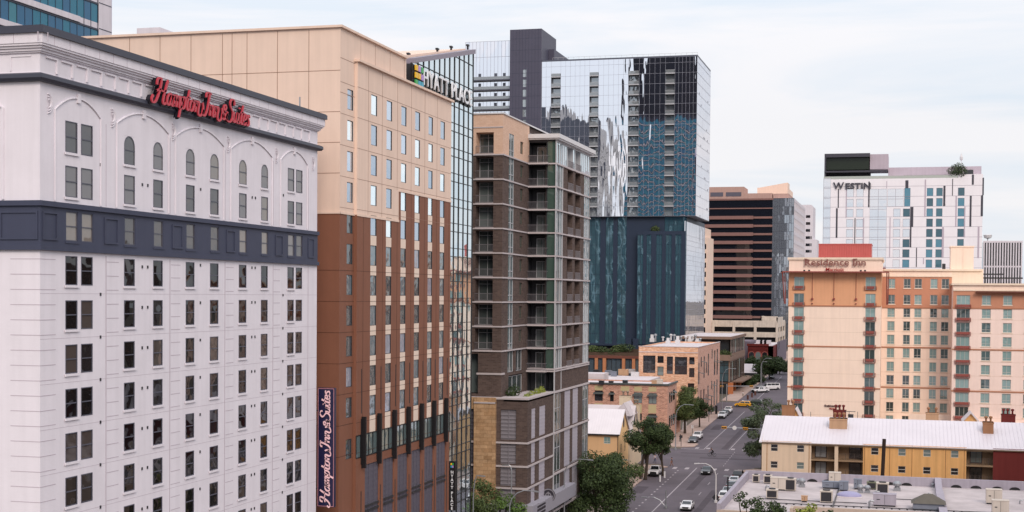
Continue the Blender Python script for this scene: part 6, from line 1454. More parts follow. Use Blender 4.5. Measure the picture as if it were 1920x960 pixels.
    HE = [(323.5, 324.6, vz(748), vz(650)), (326.2, 327.2, vz(745), vz(650)), (328.8, 331.2, vz(735), vz(640)), (323.5, 324.6, 5.0, 7.6), (326.2, 327.2, 5.0, 7.6), (328.8, 331.2, 5.0, 7.6)]
    mb = MB(); wall(mb, T, -80, X, 0, zt, H, .25, 0); wall(mb, Ea(X), Y, ye, 0, zt, HE, .07, 1, rmi=3); mb.box(-80, X, Y, ye, 0, zt, 0, skip='set'); mb.quad((-80, Y, zt-.3), (X, Y, zt-.3), (X, ye, zt-.3), (-80, ye, zt-.3), 2); mb.build('wall', [M_PBR, M_PBR2, M_ROOFW, M_DKMET], b)
    for h in H: window(b, T, (h[0]+h[1])/2, h[2], h[1]-h[0], h[3]-h[2], 'v', M_DKMET, G_SMALL, rec=.2)
    for h in HE: window(b, Ea(X), (h[0]+h[1])/2, h[2], h[1]-h[0]+.3, h[3]-h[2], 'm', M_DKMET, G_SMALL, rec=-.05)
    mb = MB()
    for a, c in ((120, 193), (355, 430), (475, 545), (605, 675)): mb.tb(T, ux(a), ux(c), 0, .04, vz(642), vz(600))
    for a, c in ((120, 193), (605, 675), (475, 545)): mb.tb(T, ux(a), ux(c), 0, .04, vz(835), vz(760))
    mb.build('olive_panel', M_OLIVE, b)
    mb = MB(); mb.box(-80, X+.35, Y-.35, Y+.1, zt-.25, zt+.12); mb.box(X-.1, X+.35, Y+.1, ye, zt-.25, zt+.12); mb.build('coping', M_AWN, b)
    for h in H[:4]+[H[4]]: awning(b, T, (h[0]+h[1])/2, h[3]-.4, h[1]-h[0]+.5, .7)
    for h in HE: awning(b, Ea(X), (h[0]+h[1])/2, h[3]-.4, h[1]-h[0]+.5, .7)
    gr = 'plant on the roof of the pink brick block'
    for px, py, w, h, m_, lb in ((1127, 721, 1.1, .8, M_DKMET, 'black box vent at the left of the pink brick roof'), (1145, 721, 1.0, .7, M_DKMET, 'black box vent second from the left on the pink brick roof'), (1171.5, 721, 1.1, .9, M_DKMET, 'black box vent at the middle of the pink brick roof'), (1226, 722, 1.1, 1.0, M_CHIM, 'tan louvred vent box on the pink brick roof'), (1235, 722, 1.5, 1.2, M_HVAC, 'pale unit beside the tan louvred vent box')):
        p = hZ(px, py, zt-.3); t = thing('roof_vent', lb, 'vent', (p.x, p.y, zt-.3), gr); m = MB(); m.box(p.x-w/2, p.x+w/2, p.y, p.y+w, zt-.3, zt-.3+h); m.box(p.x-w/2-.06, p.x+w/2+.06, p.y-.06, p.y+w+.06, zt-.3+h, zt-.22+h); m.build('housing', m_, t)
    # higher white roof section behind, left
    Y2 = 345; b = thing('white_roofed_annex', 'pale annex with a cluttered white roof left of the orange brick block', 'building', (-70, Y2, 2))
    mb = MB(); a = uS(1197, Y2, 710); mb.box(-90, a+2, Y2, 366, 0, 13.6); mb.build('wall', M_CST, b)
    mb = MB(); mb.box(-90, a+2, Y2-.2, 366, 13.6, 14.1); p = hY(1135, 700, 338); mb.box(-80, p.x, 336, 342, 0, p.z); mb.build('roof', M_ROOFW, b)
    rn = random.Random(4)
    for k, (px, py) in enumerate(((1117, 700), (1140, 702), (1150, 706), (1168, 704), (1182, 700), (1190, 706))):
        p = hZ(px, py, 14.1); t = thing('rooftop_unit', ['dark cabinet at the left end of the annex roof', 'grey unit beside the dark cabinet on the annex roof', 'low grey box in the middle of the annex roof', 'pink duct on the annex roof', 'white duct near the orange brick block', 'small white box beside the orange brick wall'][k], 'air conditioner', tuple(p), 'machines on the annex roof'); m = MB(); w = rn.uniform(1.2, 2.6); h = rn.uniform(.8, 1.7); m.box(p.x-w/2, p.x+w/2, p.y, p.y+1.4, 14.1, 14.1+h); m.box(p.x-w/2-.05, p.x+w/2+.05, p.y-.05, p.y+1.45, 14.1+h, 14.2+h); m.box(p.x-w*.2, p.x-w*.1, p.y-.04, p.y, 14.3, 14+h); m.build('housing', [M_DKMET, M_HVACG, M_HVACG, M_CHIM, M_WHITE, M_WHITE][k], t)
    # --- orange brick block
    Y = 370.5; ye = 390; zt = 21.7; b = thing('orange_brick_block', 'tall orange brick block with big dark windows and vents on its white roof', 'building', (X, Y, gz(Y)))
    T = S(Y); ux = lambda q: uS(1090+q/4.8, Y, 690); vz = lambda q: hY(1250, 600+q/4.8, Y).z; x0 = ux(516)
    H = [(ux(555), ux(666), vz(480), vz(322)), (ux(684), ux(740), vz(388), vz(325)), (ux(684), ux(740), vz(502), vz(420)), (ux(768), ux(824), vz(485), vz(328)), (ux(840), ux(952), vz(488), vz(330)), (ux(970), ux(1018), vz(395), vz(330)), (ux(970), ux(1018), vz(510), vz(427)), (ux(960), ux(1018), vz(640), vz(565))]
    ye = 417; HE = []
    for u, w, tz, h in ((371.8, 1.0, 17.6, 5.6), (376.4, .8, 19, 2.6), (382, 1.3, 18.9, 5.8), (386.7, 1.0, 17.2, 3.0), (390.5, 1.4, 19.3, 6.0), (398.5, 1.1, 20.2, 2.6), (404, 1.7, 19.7, 7.0), (410, 1.6, 19.9, 7.4)):
        HE.append((u, u+w, tz-h, tz)); HE.append((u, u+w, tz-h-8.6, tz-8.8)) ; HE.append((u, u+w, 3.6, 7.2 if tz-h-8.6 > 7.4 else tz-h-9.2)) if tz-h-9.2 > 5 else None
    mb = MB(); wall(mb, T, x0, X, 0, zt, H, .3, 0); wall(mb, Ea(X), Y, ye, 0, zt, HE, .07, 1, rmi=3); mb.box(x0, X, Y, ye, 0, zt, 0, skip='set'); mb.quad((x0, Y, zt-.4), (X, Y, zt-.4), (X, ye, zt-.4), (x0, ye, zt-.4), 2); mb.build('wall', [M_OBR, M_PBR2, M_ROOFW, M_DKMET], b)
    for h in H: window(b, T, (h[0]+h[1])/2, h[2], h[1]-h[0], h[3]-h[2], 'wm' if h[1]-h[0] > 3 else 'm', M_DKMET, G_SMALL, rec=.25)
    for h in HE: window(b, Ea(X), (h[0]+h[1])/2, h[2], h[1]-h[0]+.3, h[3]-h[2], 'm', M_DKMET, G_SMALL, rec=-.05)
    for i, h in enumerate(HE):
        if i % 2 == 0: awning(b, Ea(X), (h[0]+h[1])/2, h[2]+(h[3]-h[2])*.55, 1.6, 1.5)
    mb = MB(); mb.box(x0-.1, X+.12, Y-.12, Y+.35, zt, zt+.15); mb.box(X-.3, X+.12, Y+.35, ye, zt, zt+.15); mb.tb(T, x0, X, 0, .1, zt-1.5, zt-1.3); mb.build('coping', M_ROOFW, b)
    gr = 'vents on the roof of the orange brick block'
    rn = random.Random(9)
    lbs = ['louvred white tower', 'short round stack', 'tall thin pipe', 'boxy pale unit', 'twin dark fan', 'capped white stack', 'low grey fan', 'slim silver stack', 'wide pale unit', 'tall capped pipe', 'small white stack', 'white fan box', 'grey capped pipe', 'lone tan box']
    for k, (px, h) in enumerate(((1222, 2.2), (1229, 2.4), (1243, 1.3), (1252, 1.6), (1258, 2.0), (1264, 2.4), (1270, 2.2), (1277, 1.4), (1286, 1.9), (1293, 2.0), (1299, 1.6), (1304, 2.2), (1307, 1.3), (1313, 1.2))):
        p = hZ(px, 640+rn.uniform(-2, 5), zt-.4); t = thing('roof_vent', lbs[k]+' standing '+ordn(k)+' from the left on the orange brick roof', 'vent', tuple(p), gr); m = MB()
        if k % 3 == 0: w = 1.3; m.box(p.x-w/2, p.x+w/2, p.y, p.y+w, p.z, p.z+h*.5); m.box(p.x-w*.3, p.x+w*.3, p.y+.2, p.y+w-.2, p.z+h*.5, p.z+h); m.build('housing', M_WHITE if k != 13 else M_CHIM, t)
        else: m.lathe(tuple(p), [(.25, 0), (.25, h*.7), (.5, h*.75), (.45, h*.95), (.1, h)], 8); m.build('stack', M_GALV if k % 2 else M_WHITE, t)
    # --- terrace podium with timber piers in front of the mirror tower
    Y = 428.0; T = S(Y); b = thing('timber_pier_podium', 'low dark glazed podium with timber piers and a planted terrace', 'building', (-70, Y, 3)); zt = hY(1150, 662, Y).z; zm = hY(1150, 672, Y).z
    xa, xb_ = -112, uS(1205, Y, 690); mb = MB(); mb.box(xa, xb_, Y-.1, 470, zm, zt-.8); mb.build('fascia', paint('rust_fascia', rgb(126, 78, 66, .7)), b)
    curtain(b, S(Y+.6), frange(xa, xb_, 26), [0, 6, zm-.0], glass('podium_glass', met=.25, tint=(.3, .4, .5, 1)), M_BLACK, .01, .12, .1, 'podium_glass', 'podium_frame')
    mb = MB()
    for q in (122, 193, 367, 457): u = uS(1090+q/4.8, Y, 690); mb.tb(T, u, u+1.0 if q in (193,) else u+.9, -.5, .3, 0, zm)
    mb.build('timber_pier', paint('timber', rgb(204, 136, 96, .75), streak=.15), b)
    mb = MB(); mb.box(xa, xb_, Y+4, Y+4.3, zt-.8, zt+1.2); mb.box(xa, xb_, Y+1, Y+1.2, zt-.8, zt+.2); mb.build('terrace_planter', paint('planter_wood', rgb(100, 80, 66, .6)), b)
    for px, py, w, lb in ((1112, 655, 2.2, 'dark terrace bush at the left end of the podium'), (1128, 657, 2.6, 'low terrace bush second from the left'), (1150, 660, 3.0, 'low spreading bush at the middle of the terrace'), (1172, 652, 3.2, 'tall rounded bush near the navy columns'), (1160, 654, 2.2, 'rounded bush left of the tall one on the terrace')):
        p = hY(px, py, Y+2); t = thing('terrace_bush', lb, 'bush', tuple(p), 'bushes on the podium terrace'); blob_leaves(t, 'foliage', [((p.x, p.y, p.z), (w, 1.4, 1.3))], 420, .5, M_LEAF if w > 2.5 else M_LEAF2, seed=int(px))
    # --- modern dark building by the far crossing
    Y = 443.0; ye = 485; zt = 22.2; b = thing('modern_corner_building', 'modern brown building with deep roof and dark glass at the far crossing', 'building', (X, Y, gz(Y)))
    T = S(Y); v = lambda py: hY(1340, py, Y).z; x0 = -64; mt = paint('taupe_cladding', rgb(150, 122, 108, .7), var=.05); zm = v(672)
    mb = MB(); mb.box(x0-3, X+.3, Y-.3, ye, v(636), zt); mb.build('roof', [M_ROOFW], b); 
    mb = MB(); mb.box(x0-3, X+.5, Y-.5, ye+.2, v(636), v(631));  mb.box(x0, X+.2, Y-1.2, ye, zm-.6, v(665)); mb.box(x0, X, Y-1, Y-.2, v(664), v(660)) if 0 else None
    holes = [(u, u+2.2, 4, v(722)-.5) for u in ()]
    H = [(444+k*4.0, 444+k*4.0+2.0, z0, z1) for k in range(10) for z0, z1 in ((v(715), zm-1.0), (zm+1.5, v(637)))]
    wall(mb, Ea(X), Y, ye, v(716), v(636), (), .5, 0); wall(mb, T, uS(1366, Y, 700), X, v(716), zm); mb.box(x0, X, Y+1, ye, v(716)-.5, v(715)); mb.build('cladding', mt, b)
    for h in H: m2 = MB(); m2.quad((X+.03, h[0], h[2]), (X+.03, h[1]+.8, h[2]), (X+.03, h[1]+.8, h[3]), (X+.03, h[0], h[3])); m2.tb(Ea(X), h[0]+1.3, h[0]+1.45, .03, .12, h[2], h[3]); m2.build('window', G_SMALL, b)
    mr_ = MB(); mr_.box(x0-2.6, X+.1, Y-.1, ye-.2, v(631), v(631)+.06); mr_.build('roof_membrane', M_ROOFW, b)
    curtain(b, S(Y+.6), frange(x0, X-.3, 8), [v(715), v(700), v(685), zm-.6], G_TEALM, M_BLACK, .01, .12, .1, 'corner_glazing', 'glazing_frame')
    curtain(b, S(Y+3), frange(x0-2, X-2.3, 6), [v(665), v(637)], G_TEALM, M_BLACK, .01, .12, .1, 'upper_glazing', 'upper_glazing_frame')
    mb = MB(); mb.box(x0, X-.5, Y+1.1, ye, 4, v(637)); mb.build('dark_core', flat('core_glass', (.02, .025, .03, 1), .15), b)
    mb = MB(); mb.box(uS(1365, Y, 730), uS(1374, Y, 730), Y-.2, Y+1.5, 3, v(717)); mb.box(X-2, X+.4, 455, 457, 3, v(716)); mb.box(X-2, X+.4, 470, 472, 3, v(716)); mb.build('corten_pier', paint('rust_panel', rgb(196, 118, 74, .75), streak=.15), b)
    mb = MB(); mb.box(X, X+3.2, 450, 484, v(716)-.4, v(716)); mb.build('entrance_canopy', mt, b)
    t = thing('balcony_bush', 'bushy plant on the corner balcony of the modern building', 'bush', (-57, Y, zm)); blob_leaves(t, 'foliage', [((uS(1358, Y, 660), Y, zm+1.3), (2.6, 1, 1.5)), ((uS(1350, Y, 660), Y, zm+.8), (1.6, 1, 1.2))], 500, .45, M_LEAF2)
    # --- white roofed shop, red brick hall, row further on
    b = thing('white_roofed_shop', 'dark shop with a bright white roof beside the street trees', 'building', (-55, 500, 5)); xr = uS(1419, 500, 700); z = hY(1400, 699, 500).z; z2 = hY(1400, 682, 514).z
    mb = MB(); mb.box(-64, xr-.2, 500, 514, 3, z); mb.build('wall', M_DKMET, b); mb = MB(); mb.quad((-64, 499.5, z), (xr, 499.5, z), (xr, 514, z2), (-64, 514, z2)); mb.poly([(xr, 499.5, z), (xr, 514, z), (xr, 514, z2)]); mb.build('roof', M_ROOFW, b)
    Y = 560; xa, xb_ = uS(1402, Y, 660), uS(1440, Y, 660); b = thing('red_brick_hall', 'old dark red brick hall with arched windows and white roof', 'building', (xa, Y, 8)); zt = hY(1420, 646, Y).z
    mb = MB(); wall(mb, S(Y), xa, xb_, 5, zt, (), .3); mb.box(xa, xb_+2, Y, Y+40, 5, zt-.6, skip='s'); mb.tb(S(Y), xa-.3, xb_+.3, 0, .5, zt-.6, zt+.3); mb.tb(S(Y), xa, xb_, 0, .25, zt-2.0, zt-1.7); mb.build('wall', brick('dark_red_brick', rgb(138, 52, 50, .7), rgb(110, 42, 42, .7), rgb(120, 70, 66, .7), var=.15), b)
    for px in (1409, 1421.5, 1434): u = uS(px, Y, 660); o = window(b, S(Y+.0), u, zt-7.2, 2.6, 4.6, 'arch', M_RR, G_SMALL, rec=-.12, fw=.3)
    mb = MB(); mb.box(xa+.5, xb_+1.5, Y+.5, Y+39, zt-.55, zt-.3); 
    for q in (.3, .5, .7): mb.box(xa+(xb_-xa)*q, xa+(xb_-xa)*q+2.5, Y+8, Y+12, zt-.3, zt+1.4)
    mb.build('roof', M_ROOFW, b)
    b = thing('grey_side_building', 'grey purple two storey building right of the red brick hall', 'building', (xb_+2, 575, 8)); mb = MB(); mb.box(xb_+2.2, uS(1458, 575, 660), 575, 620, 5, hY(1450, 641, 575).z); mb.box(xa-6, xa-.6, 575, 600, 5, hY(1396, 640, 575).z); mb.build('wall', paint('grey_purple', rgb(128, 116, 130, .7)), b)
    m = MB(); m.tb(Ea(uS(1458, 575, 660)), 580, 584, 0, .1, 14, 17); m.build('window', G_DARK, b)
def ordn(k): return ['first', 'second', 'third', 'fourth', 'fifth', 'sixth', 'seventh', 'eighth', 'ninth', 'tenth', 'eleventh', 'twelfth', 'thirteenth', 'fourteenth'][k]
left_low()
# ------------------------------------------------------------------ trees
def T3(label, px, py_top, Y, rx, n, seed, X=None, mat=None, size=.36, lo=.28, lean=(0, 0), trunks=1, nb=18):
    top = hY(px, py_top, Y); z0 = gz(Y)+.1; return tree(label, (top.x, Y, z0), top.z-z0, rx, n, size, mat, lo, lean, seed, nb, trunks, 'trees along the street')
T3('broad dark street tree in front of the brown brick tower', 1118, 840, 217, 6.4, 16000, 5, nb=36, lo=.05)
T3('smaller lighter tree just behind the broad dark street tree', 1160, 846, 232, 4.2, 7000, 6, mat=M_LEAF2, lo=.3)
T3('leaning twin trunked tree over the parked white pickup', 1207, 777, 262, 4.6, 9500, 8, lo=.36, nb=24, lean=(.8, 0), trunks=2)
T3('side crown of the tree beside the street lamp by the crossing', 1244, 798, 268, 3.4, 5000, 18, lo=.4, lean=(-.6, 0))
T3('full green tree at the corner of the pink brick block', 1285, 716, 336, 4.8, 9000, 9, mat=M_LEAF2, lo=.2)
T3('low dark tree right of the full green tree', 1312, 742, 350, 3.4, 4200, 10, lo=.25)
T3('dusty green tree left of the white roof end', 1432, 738, 282, 4.8, 9000, 11, mat=M_LEAF3, lo=.12)
T3('thin dusty green tree behind the left corner of the white roof', 1465, 748, 290, 3.2, 5000, 12, mat=M_LEAF3, lo=.15)
T3('rough leafy tree at the bottom edge below the glass wing', 903, 886, 178, 4.6, 10000, 13, mat=M_LEAF2, lo=.1, size=.3)
T3('yellow green tree at the bottom edge beside the stone pier', 938, 914, 180, 4.0, 9000, 14, mat=leafmat('leaf_fresh', (.04, .075, .015, 1), (.12, .2, .04, 1)), lo=.1, size=.3)
T3('dark bare branched tree in front of the flat roof', 1402, 908, 168, 2.6, 3200, 15, lo=.35, size=.3)
T3('dark bushy tree right of the bare branched one', 1436, 918, 168, 3.2, 6000, 16, lo=.25, size=.3)
T3('yellow green tree top at the bottom edge of the roof', 1527, 932, 166, 2.6, 4000, 17, mat=M_LEAFY, lo=.3, size=.28)
T3('small dark tree top beside the yellow green one', 1553, 936, 166, 1.4, 1800, 19, lo=.3, size=.28)
T3('yellow green tree sliver left of the roof coping', 1488, 938, 167, 1.8, 2200, 20, mat=M_LEAFY, lo=.3, size=.28)
T3('dark tree behind the red brick hall at the left', 1405, 668, 520, 4.5, 2600, 21, size=.7, lo=.1)
T3('wide dark street tree right of the white roofed shop', 1443, 667, 505, 6.0, 4200, 22, size=.7, lo=.2)
T3('dark street tree behind the far white van', 1462, 669, 530, 4.8, 2800, 23, size=.7, lo=.2)
T3('low dark tree beside the awning of the modern building', 1405, 706, 478, 3.2, 1600, 24, size=.6, lo=.1)
T3('low dark tree between the shop and the white pickup', 1422, 702, 490, 3.0, 1600, 25, size=.6, lo=.1)
T3('small far tree between the modern building and the hall', 1395, 672, 545, 3.6, 1500, 26, size=.7, lo=.1)
for i, (px, py, Y, r, lb) in enumerate(((1420, 842, 300, .7, 'small green shrub on the kerb corner by the apartment range'), (1410, 852, 296, .45, 'tiny shrub nearest the kerb corner'))):
    p = hG(px, py); t = thing('shrub', lb, 'bush', tuple(p)); blob_leaves(t, 'foliage', [((p.x, p.y, p.z+.4), (r, r, r))], 250, .25, M_LEAF2, seed=i)

# ------------------------------------------------------------------ vehicles
M_GLC = glass('car_glass', dark=(.01, .012, .016, 1), ior=1.7, wav=0)
M_TYRE = flat('tyre', (.012, .012, .012, 1), .9); M_RIM = flat('wheel_rim', rgb(160, 160, 168, .7), .3, .8)
M_HEAD = flat('headlamp', rgb(235, 238, 245, .9), .1); M_TAIL = flat('tail_lamp', rgb(150, 24, 24, .8), .2)
def car_paint(name, c, met=.2):
    m, N, L, B = newmat(name); B.inputs['Base Color'].default_value = c; B.inputs['Roughness'].default_value = .32; B.inputs['Metallic'].default_value = met; B.inputs['Coat Weight'].default_value = .8; B.inputs['Coat Roughness'].default_value = .05; return m
PW, PD, PG, PY, PS, PGN = car_paint('car_white', rgb(232, 230, 234, .85), 0), car_paint('car_charcoal', rgb(52, 50, 56, .7)), car_paint('car_grey', rgb(92, 90, 96, .7), .4), car_paint('car_yellow', rgb(240, 176, 24, .85), 0), car_paint('car_silver', rgb(178, 180, 186, .8), .5), car_paint('car_dark_green', rgb(44, 62, 50, .7))
def car(kind, label, pos, rz, pm, style='sedan', cat='car', group='vehicles on the street'):
    """built facing +Y at the origin, then moved"""
    t = thing({'sedan': 'car', 'suv': 'car', 'pickup': 'pickup_truck', 'van': 'van', 'taxi': 'taxi'}[kind], label, cat, (0, 0, 0), group)
    L, W = {'sedan': (4.7, 1.82), 'suv': (4.75, 1.92), 'pickup': (5.8, 2.0), 'van': (6.0, 2.05), 'taxi': (4.7, 1.85)}[kind]
    hl, hw = L/2, W/2
    low = {'sedan': [(-hl, .35), (-hl, .88), (-hl+.1, 1.0), (-hl+.9, 1.04), (.9, .98), (hl-.5, .86), (hl-.05, .68), (hl, .35)],
           'suv': [(-hl, .4), (-hl, 1.05), (-hl+.1, 1.12), (.95, 1.12), (hl-.35, 1.02), (hl-.05, .85), (hl, .4)],
           'pickup': [(-hl, .55), (-hl, 1.12), (.8, 1.18), (1.3, 1.2), (hl-.2, 1.12), (hl, .95), (hl, .5)],
           'van': [(-hl, .4), (-hl, 1.2), (1.6, 1.2), (hl-.4, 1.1), (hl, .8), (hl, .4)],
           'taxi': [(-hl, .4), (-hl, 1.0), (-hl+.1, 1.08), (.95, 1.1), (hl-.35, .98), (hl-.05, .8), (hl, .4)]}[kind]
    cab = {'sedan': [(-hl+.75, 1.0), (-hl+1.45, 1.42), (-.1, 1.46), (.35, 1.42), (1.1, .96)],
           'suv': [(-hl+.12, 1.1), (-hl+.5, 1.66), (-.2, 1.72), (.35, 1.66), (1.05, 1.1)],
           'pickup': [(-.75, 1.15), (-.6, 1.84), (.35, 1.88), (.75, 1.82), (1.35, 1.18)],
           'van': [(-hl+.05, 1.18), (-hl+.15, 2.2), (1.0, 2.25), (1.5, 2.1), (2.2, 1.15)],
           'taxi': [(-hl+.12, 1.06), (-hl+.35, 1.7), (-.1, 1.76), (.5, 1.68), (1.2, 1.06)]}[kind]
    m = MB(); n = len(low)
    secs = [(-hw, .0), (-hw+.0, 0)]
    # lower body with rounded shoulders
    ring = lambda s, e: [(s*hw*(1-.06*max(0, (z-.6))) if True else s*hw, y*(1), z) for y, z in low]
    A = [( -hw+.03, y, z) for y, z in low]; B = [(hw-.03, y, z) for y, z in low]
    m.poly(A); m.poly(B[::-1])
    for i in range(n): j = (i+1) % n; m.quad(A[i], A[j], B[j], B[i])
    tw = .17
    def xs(z): return hw-.06-(z-cab[0][1])*tw/.6*.9
    Ac = [(-xs(z), y, z) for y, z in cab]; Bc = [(xs(z), y, z) for y, z in cab]; k = len(cab)
    m.poly(Ac); m.poly(Bc[::-1])
    for i in range(k-1): m.quad(Ac[i], Ac[i+1], Bc[i+1], Bc[i])
    if kind == 'pickup':
        m.box(-hw+.05, hw-.05, -hl+.02, -hl+.1, 1.1, 1.22); m.box(-hw+.05, -hw+.13, -hl, -.75, 1.1, 1.25); m.box(hw-.13, hw-.05, -hl, -.75, 1.1, 1.25)
    m.build('body', pm, t, bevel=.05, smooth=False)
    # glass: shrunk panels just proud of the cabin
    g = MB()
    def inset(q, f, o):
        c = sum((Vector(p) for p in q), Vector())/len(q); nrm = (Vector(q[1])-Vector(q[0])).cross(Vector(q[2])-Vector(q[0])).normalized(); nrm = nrm if nrm.dot(c-Vector((0, 0, 1.2))) > 0 else -nrm
        g.poly([c+(Vector(p)-c)*f+nrm*o for p in q])
    inset([Ac[k-2], Ac[k-1], Bc[k-1], Bc[k-2]], .88, .012); inset([Ac[0], Ac[1], Bc[1], Bc[0]], .84, .012)
    ym = (cab[0][0]+cab[-1][0])/2-.05
    for Q in (Ac, Bc):
        s = 1 if Q is Bc else -1
        def P(y, z): return (s*(xs(z)+.012), y, z)
        zt, zb = cab[1][1]-.1, cab[0][1]+.06; yb0 = cab[0][0]+(cab[1][0]-cab[0][0])*.5+.12; yf0 = cab[-1][0]-(cab[-1][0]-cab[-2][0])*.35-.2; yb1 = cab[1][0]+.12; yf1 = cab[-2][0]-.02
        if kind == 'van': parts = [(-2.6, -2.55, -1.2, -1.2), (-1.1, -1.1, .2, .2), (.3, .3, yf0, yf1)]; zb += .25
        else: parts = [(yb0, yb1, ym-.05, ym-.05), (ym+.05, ym+.05, yf0, yf1)]
        for a, a1, c, c1 in parts: g.quad(P(a, zb), P(c, zb), P(c1, zt), P(a1, zt))
    g.build('windows', M_GLC, t)
    # sunroof or dark grille, bumper line, plate
    m = MB(); m.box(-hw+.35, hw-.35, hl-.02, hl+.02, .45, .72 if kind != 'pickup' else .95); m.box(-hw+.1, hw-.1, hl-.1, hl+.015, .28, .4); m.box(-hw+.1, hw-.1, -hl-.015, -hl+.1, .28, .45); m.box(-hw+.02, hw-.02, -hl+.3, hl-.3, .22, .38); m.build('grille', M_BLACK, t)
    hz = low[-2][1]-.08
    for s in (-1, 1):
        m = MB(); m.box(s*(hw-.42), s*(hw-.04), hl-.22, hl+.022, hz-.14, hz+.02); m.build('headlight', M_HEAD, t)
        m = MB(); m.box(s*(hw-.28), s*(hw-.04), -hl-.022, -hl+.1, .78, .95); m.build('tail_light', M_TAIL, t)
        m = MB(); m.box(s*(hw-.02), s*(hw+.18), .75, .9, 1.02, 1.18); m.build('mirror', pm, t)
        for y in (-hl+.95, hl-.92):
            m = MB(); r = .33 if kind not in ('pickup', 'van') else .38
            pts = [(s*(hw-.2), y+r*math.cos(a), r+r*math.sin(a)) for a in [2*math.pi*i/16 for i in range(16)]]; m.prism(pts, (s*.22, 0, 0)); w = m.build('wheel', M_TYRE, t)
            m = MB(); pts = [(s*(hw+.022), y+r*.6*math.cos(a), r+r*.6*math.sin(a)) for a in [2*math.pi*i/12 for i in range(12)]]; m.prism(pts, (s*.01, 0, 0)); m.build('rim', M_RIM, w)
            m = MB(); pts = [(s*(hw-.026), y+(r+.08)*math.cos(a), r+(r+.08)*math.sin(a)) for a in [math.pi*i/10 for i in range(11)]]; m.prism(pts, (s*.012, 0, 0)); m.build('wheel_arch', M_BLACK, t)
    if kind == 'taxi':
        m = MB(); m.box(-.35, .35, -.1, .15, 1.74, 1.9); m.build('roof_sign', M_WHITE, t)
        m = MB(); m.prism([(-xs(z)*1.0, y, z+.02) for y, z in cab[1:4]]+[], (0, 0, .03)) if 0 else m.box(-.66, .66, -1.6, .3, 1.72, 1.78); m.build('white_roof', PW, t)
        m = MB()
        for s in (-1, 1): m.box(s*(hw-.02), s*(hw-.005), -1.5, 1.0, .72, .82)
        m.build('side_stripe', M_BLACK, t)
    t.rotation_euler.z = rz; t.location = pos; return t
def at(px, py): p = hG(px, py, .01); return (p.x, p.y, p.z)
def onroad(x, y): return (x, y, gz(y)+.012)
PI = math.pi
car('pickup', 'big white pickup parked under the leaning tree', onroad(-44.8, 268.5), PI, PW, cat='pickup truck')
car('sedan', 'charcoal car driving alone towards the viewer in the middle of the road', onroad(-35.6, 273), PI, PD)
car('sedan', 'white car with a dark bonnet at the bottom edge of the road', onroad(-33.4, 232.0), PI, PW)
car('sedan', 'dark grey car parked at the kerb before the white one', onroad(-44.9, 320), PI, PG)
car('suv', 'white parked car just behind the dark grey one', onroad(-44.9, 327.5), PI, PW)
car('suv', 'foremost white car of the three parked before the far crossing', onroad(-44.9, 374), PI, PW)
car('sedan', 'dark car between the two white parked cars', onroad(-44.9, 381), PI, PD)
car('suv', 'rearmost white car nearest the yellow taxi', onroad(-44.9, 387.5), PI, PW)
car('taxi', 'yellow taxi with a pale roof crossing the street', onroad(-42.8, 404.5), PI/2, PY, cat='taxi')
car('suv', 'dark green car half hidden behind the yellow taxi', onroad(-40.3, 411), PI/2, PGN)
car('pickup', 'white pickup parked at an angle in front of the van', onroad(-42.5, 452), PI/2+.75, PW, cat='pickup truck')
car('van', 'white passenger van at the far end of the street', onroad(-40.2, 463), PI/2+.6, PW, cat='van')
car('suv', 'dark parked car topmost of the right kerb row', onroad(-29.0, 268), 0, PD)
car('sedan', 'white parked car second in the right kerb row', onroad(-29.0, 261.5), 0, PW)
car('sedan', 'dark parked car third in the right kerb row', onroad(-28.8, 255.3), 0, PD)
car('sedan', 'pale silver car fourth in the right kerb row', onroad(-28.7, 249.2), 0, PS)
car('suv', 'white parked car lowest of the right kerb row beside the parapet', onroad(-28.5, 242.8), 0, PW)
car('sedan', 'silver car on the far road under the trees', onroad(-44, 510), PI, PS)
car('suv', 'white car end peeping out left of the cream hotel', onroad(-28.8, 366), 0, PW)

# ------------------------------------------------------------------ street furniture
def lamp(label, px_head, py_head, X_or_pole, Y, arm, curve=1.2, mat=M_GALV, group='street lamps'):
    """pole at (x, Y); arm along +-X or towards; head position from its height"""
    xp = X_or_pole; zt = hY(px_head, py_head, Y).z; xh = xp+arm
    t = thing('street_lamp', label, 'street lamp', (xp, Y, gz(Y)), group)
    mb = MB(); zb = zt-curve; mb.tube([(xp, Y, gz(Y)), (xp, Y, gz(Y)+3), (xp, Y, zb)], [.12, .1, .08], 8); mb.tube([(xp, Y, gz(Y)), (xp, Y, gz(Y)+.4)], .28, 8); mb.build('pole', mat, t)
    mb = MB(); mb.tube([(xp, Y, zb), (xp+arm*.08, Y, zb+curve*.45), (xp+arm*.3, Y, zb+curve*.82), (xp+arm*.6, Y, zb+curve*1.02), (xh, Y, zt)], [.08, .075, .07, .06, .05], 6); mb.build('arm', mat, t)
    s = 1 if arm > 0 else -1; mb = MB(); mb.prism([(xh-s*.1, Y-.16, zt+.08), (xh+s*.75, Y-.14, zt+.02), (xh+s*.75, Y+.14, zt+.02), (xh-s*.1, Y+.16, zt+.08)], (0, 0, -.14)); mb.build('lamp_head', mat, t)
    return t
def lamp_px(label, px_pole, px_head, py_head, Y, curve=1.2, mat=M_GALV):
    xp = uS(px_pole, Y, 900); xh = hY(px_head, py_head, Y).x; return lamp(label, px_head, py_head, xp, Y, xh-xp, curve, mat)
lamp_px('curved grey lamp at the foot of the glass wing', 887.5, 899, 892, 172, 3.0)
lamp_px('short grey lamp in front of the stone pier', 959, 952, 872, 182, .9)
lamp_px('low sweeping lamp above the yellow green bottom tree', 956, 1000, 921, 172, 2.0)
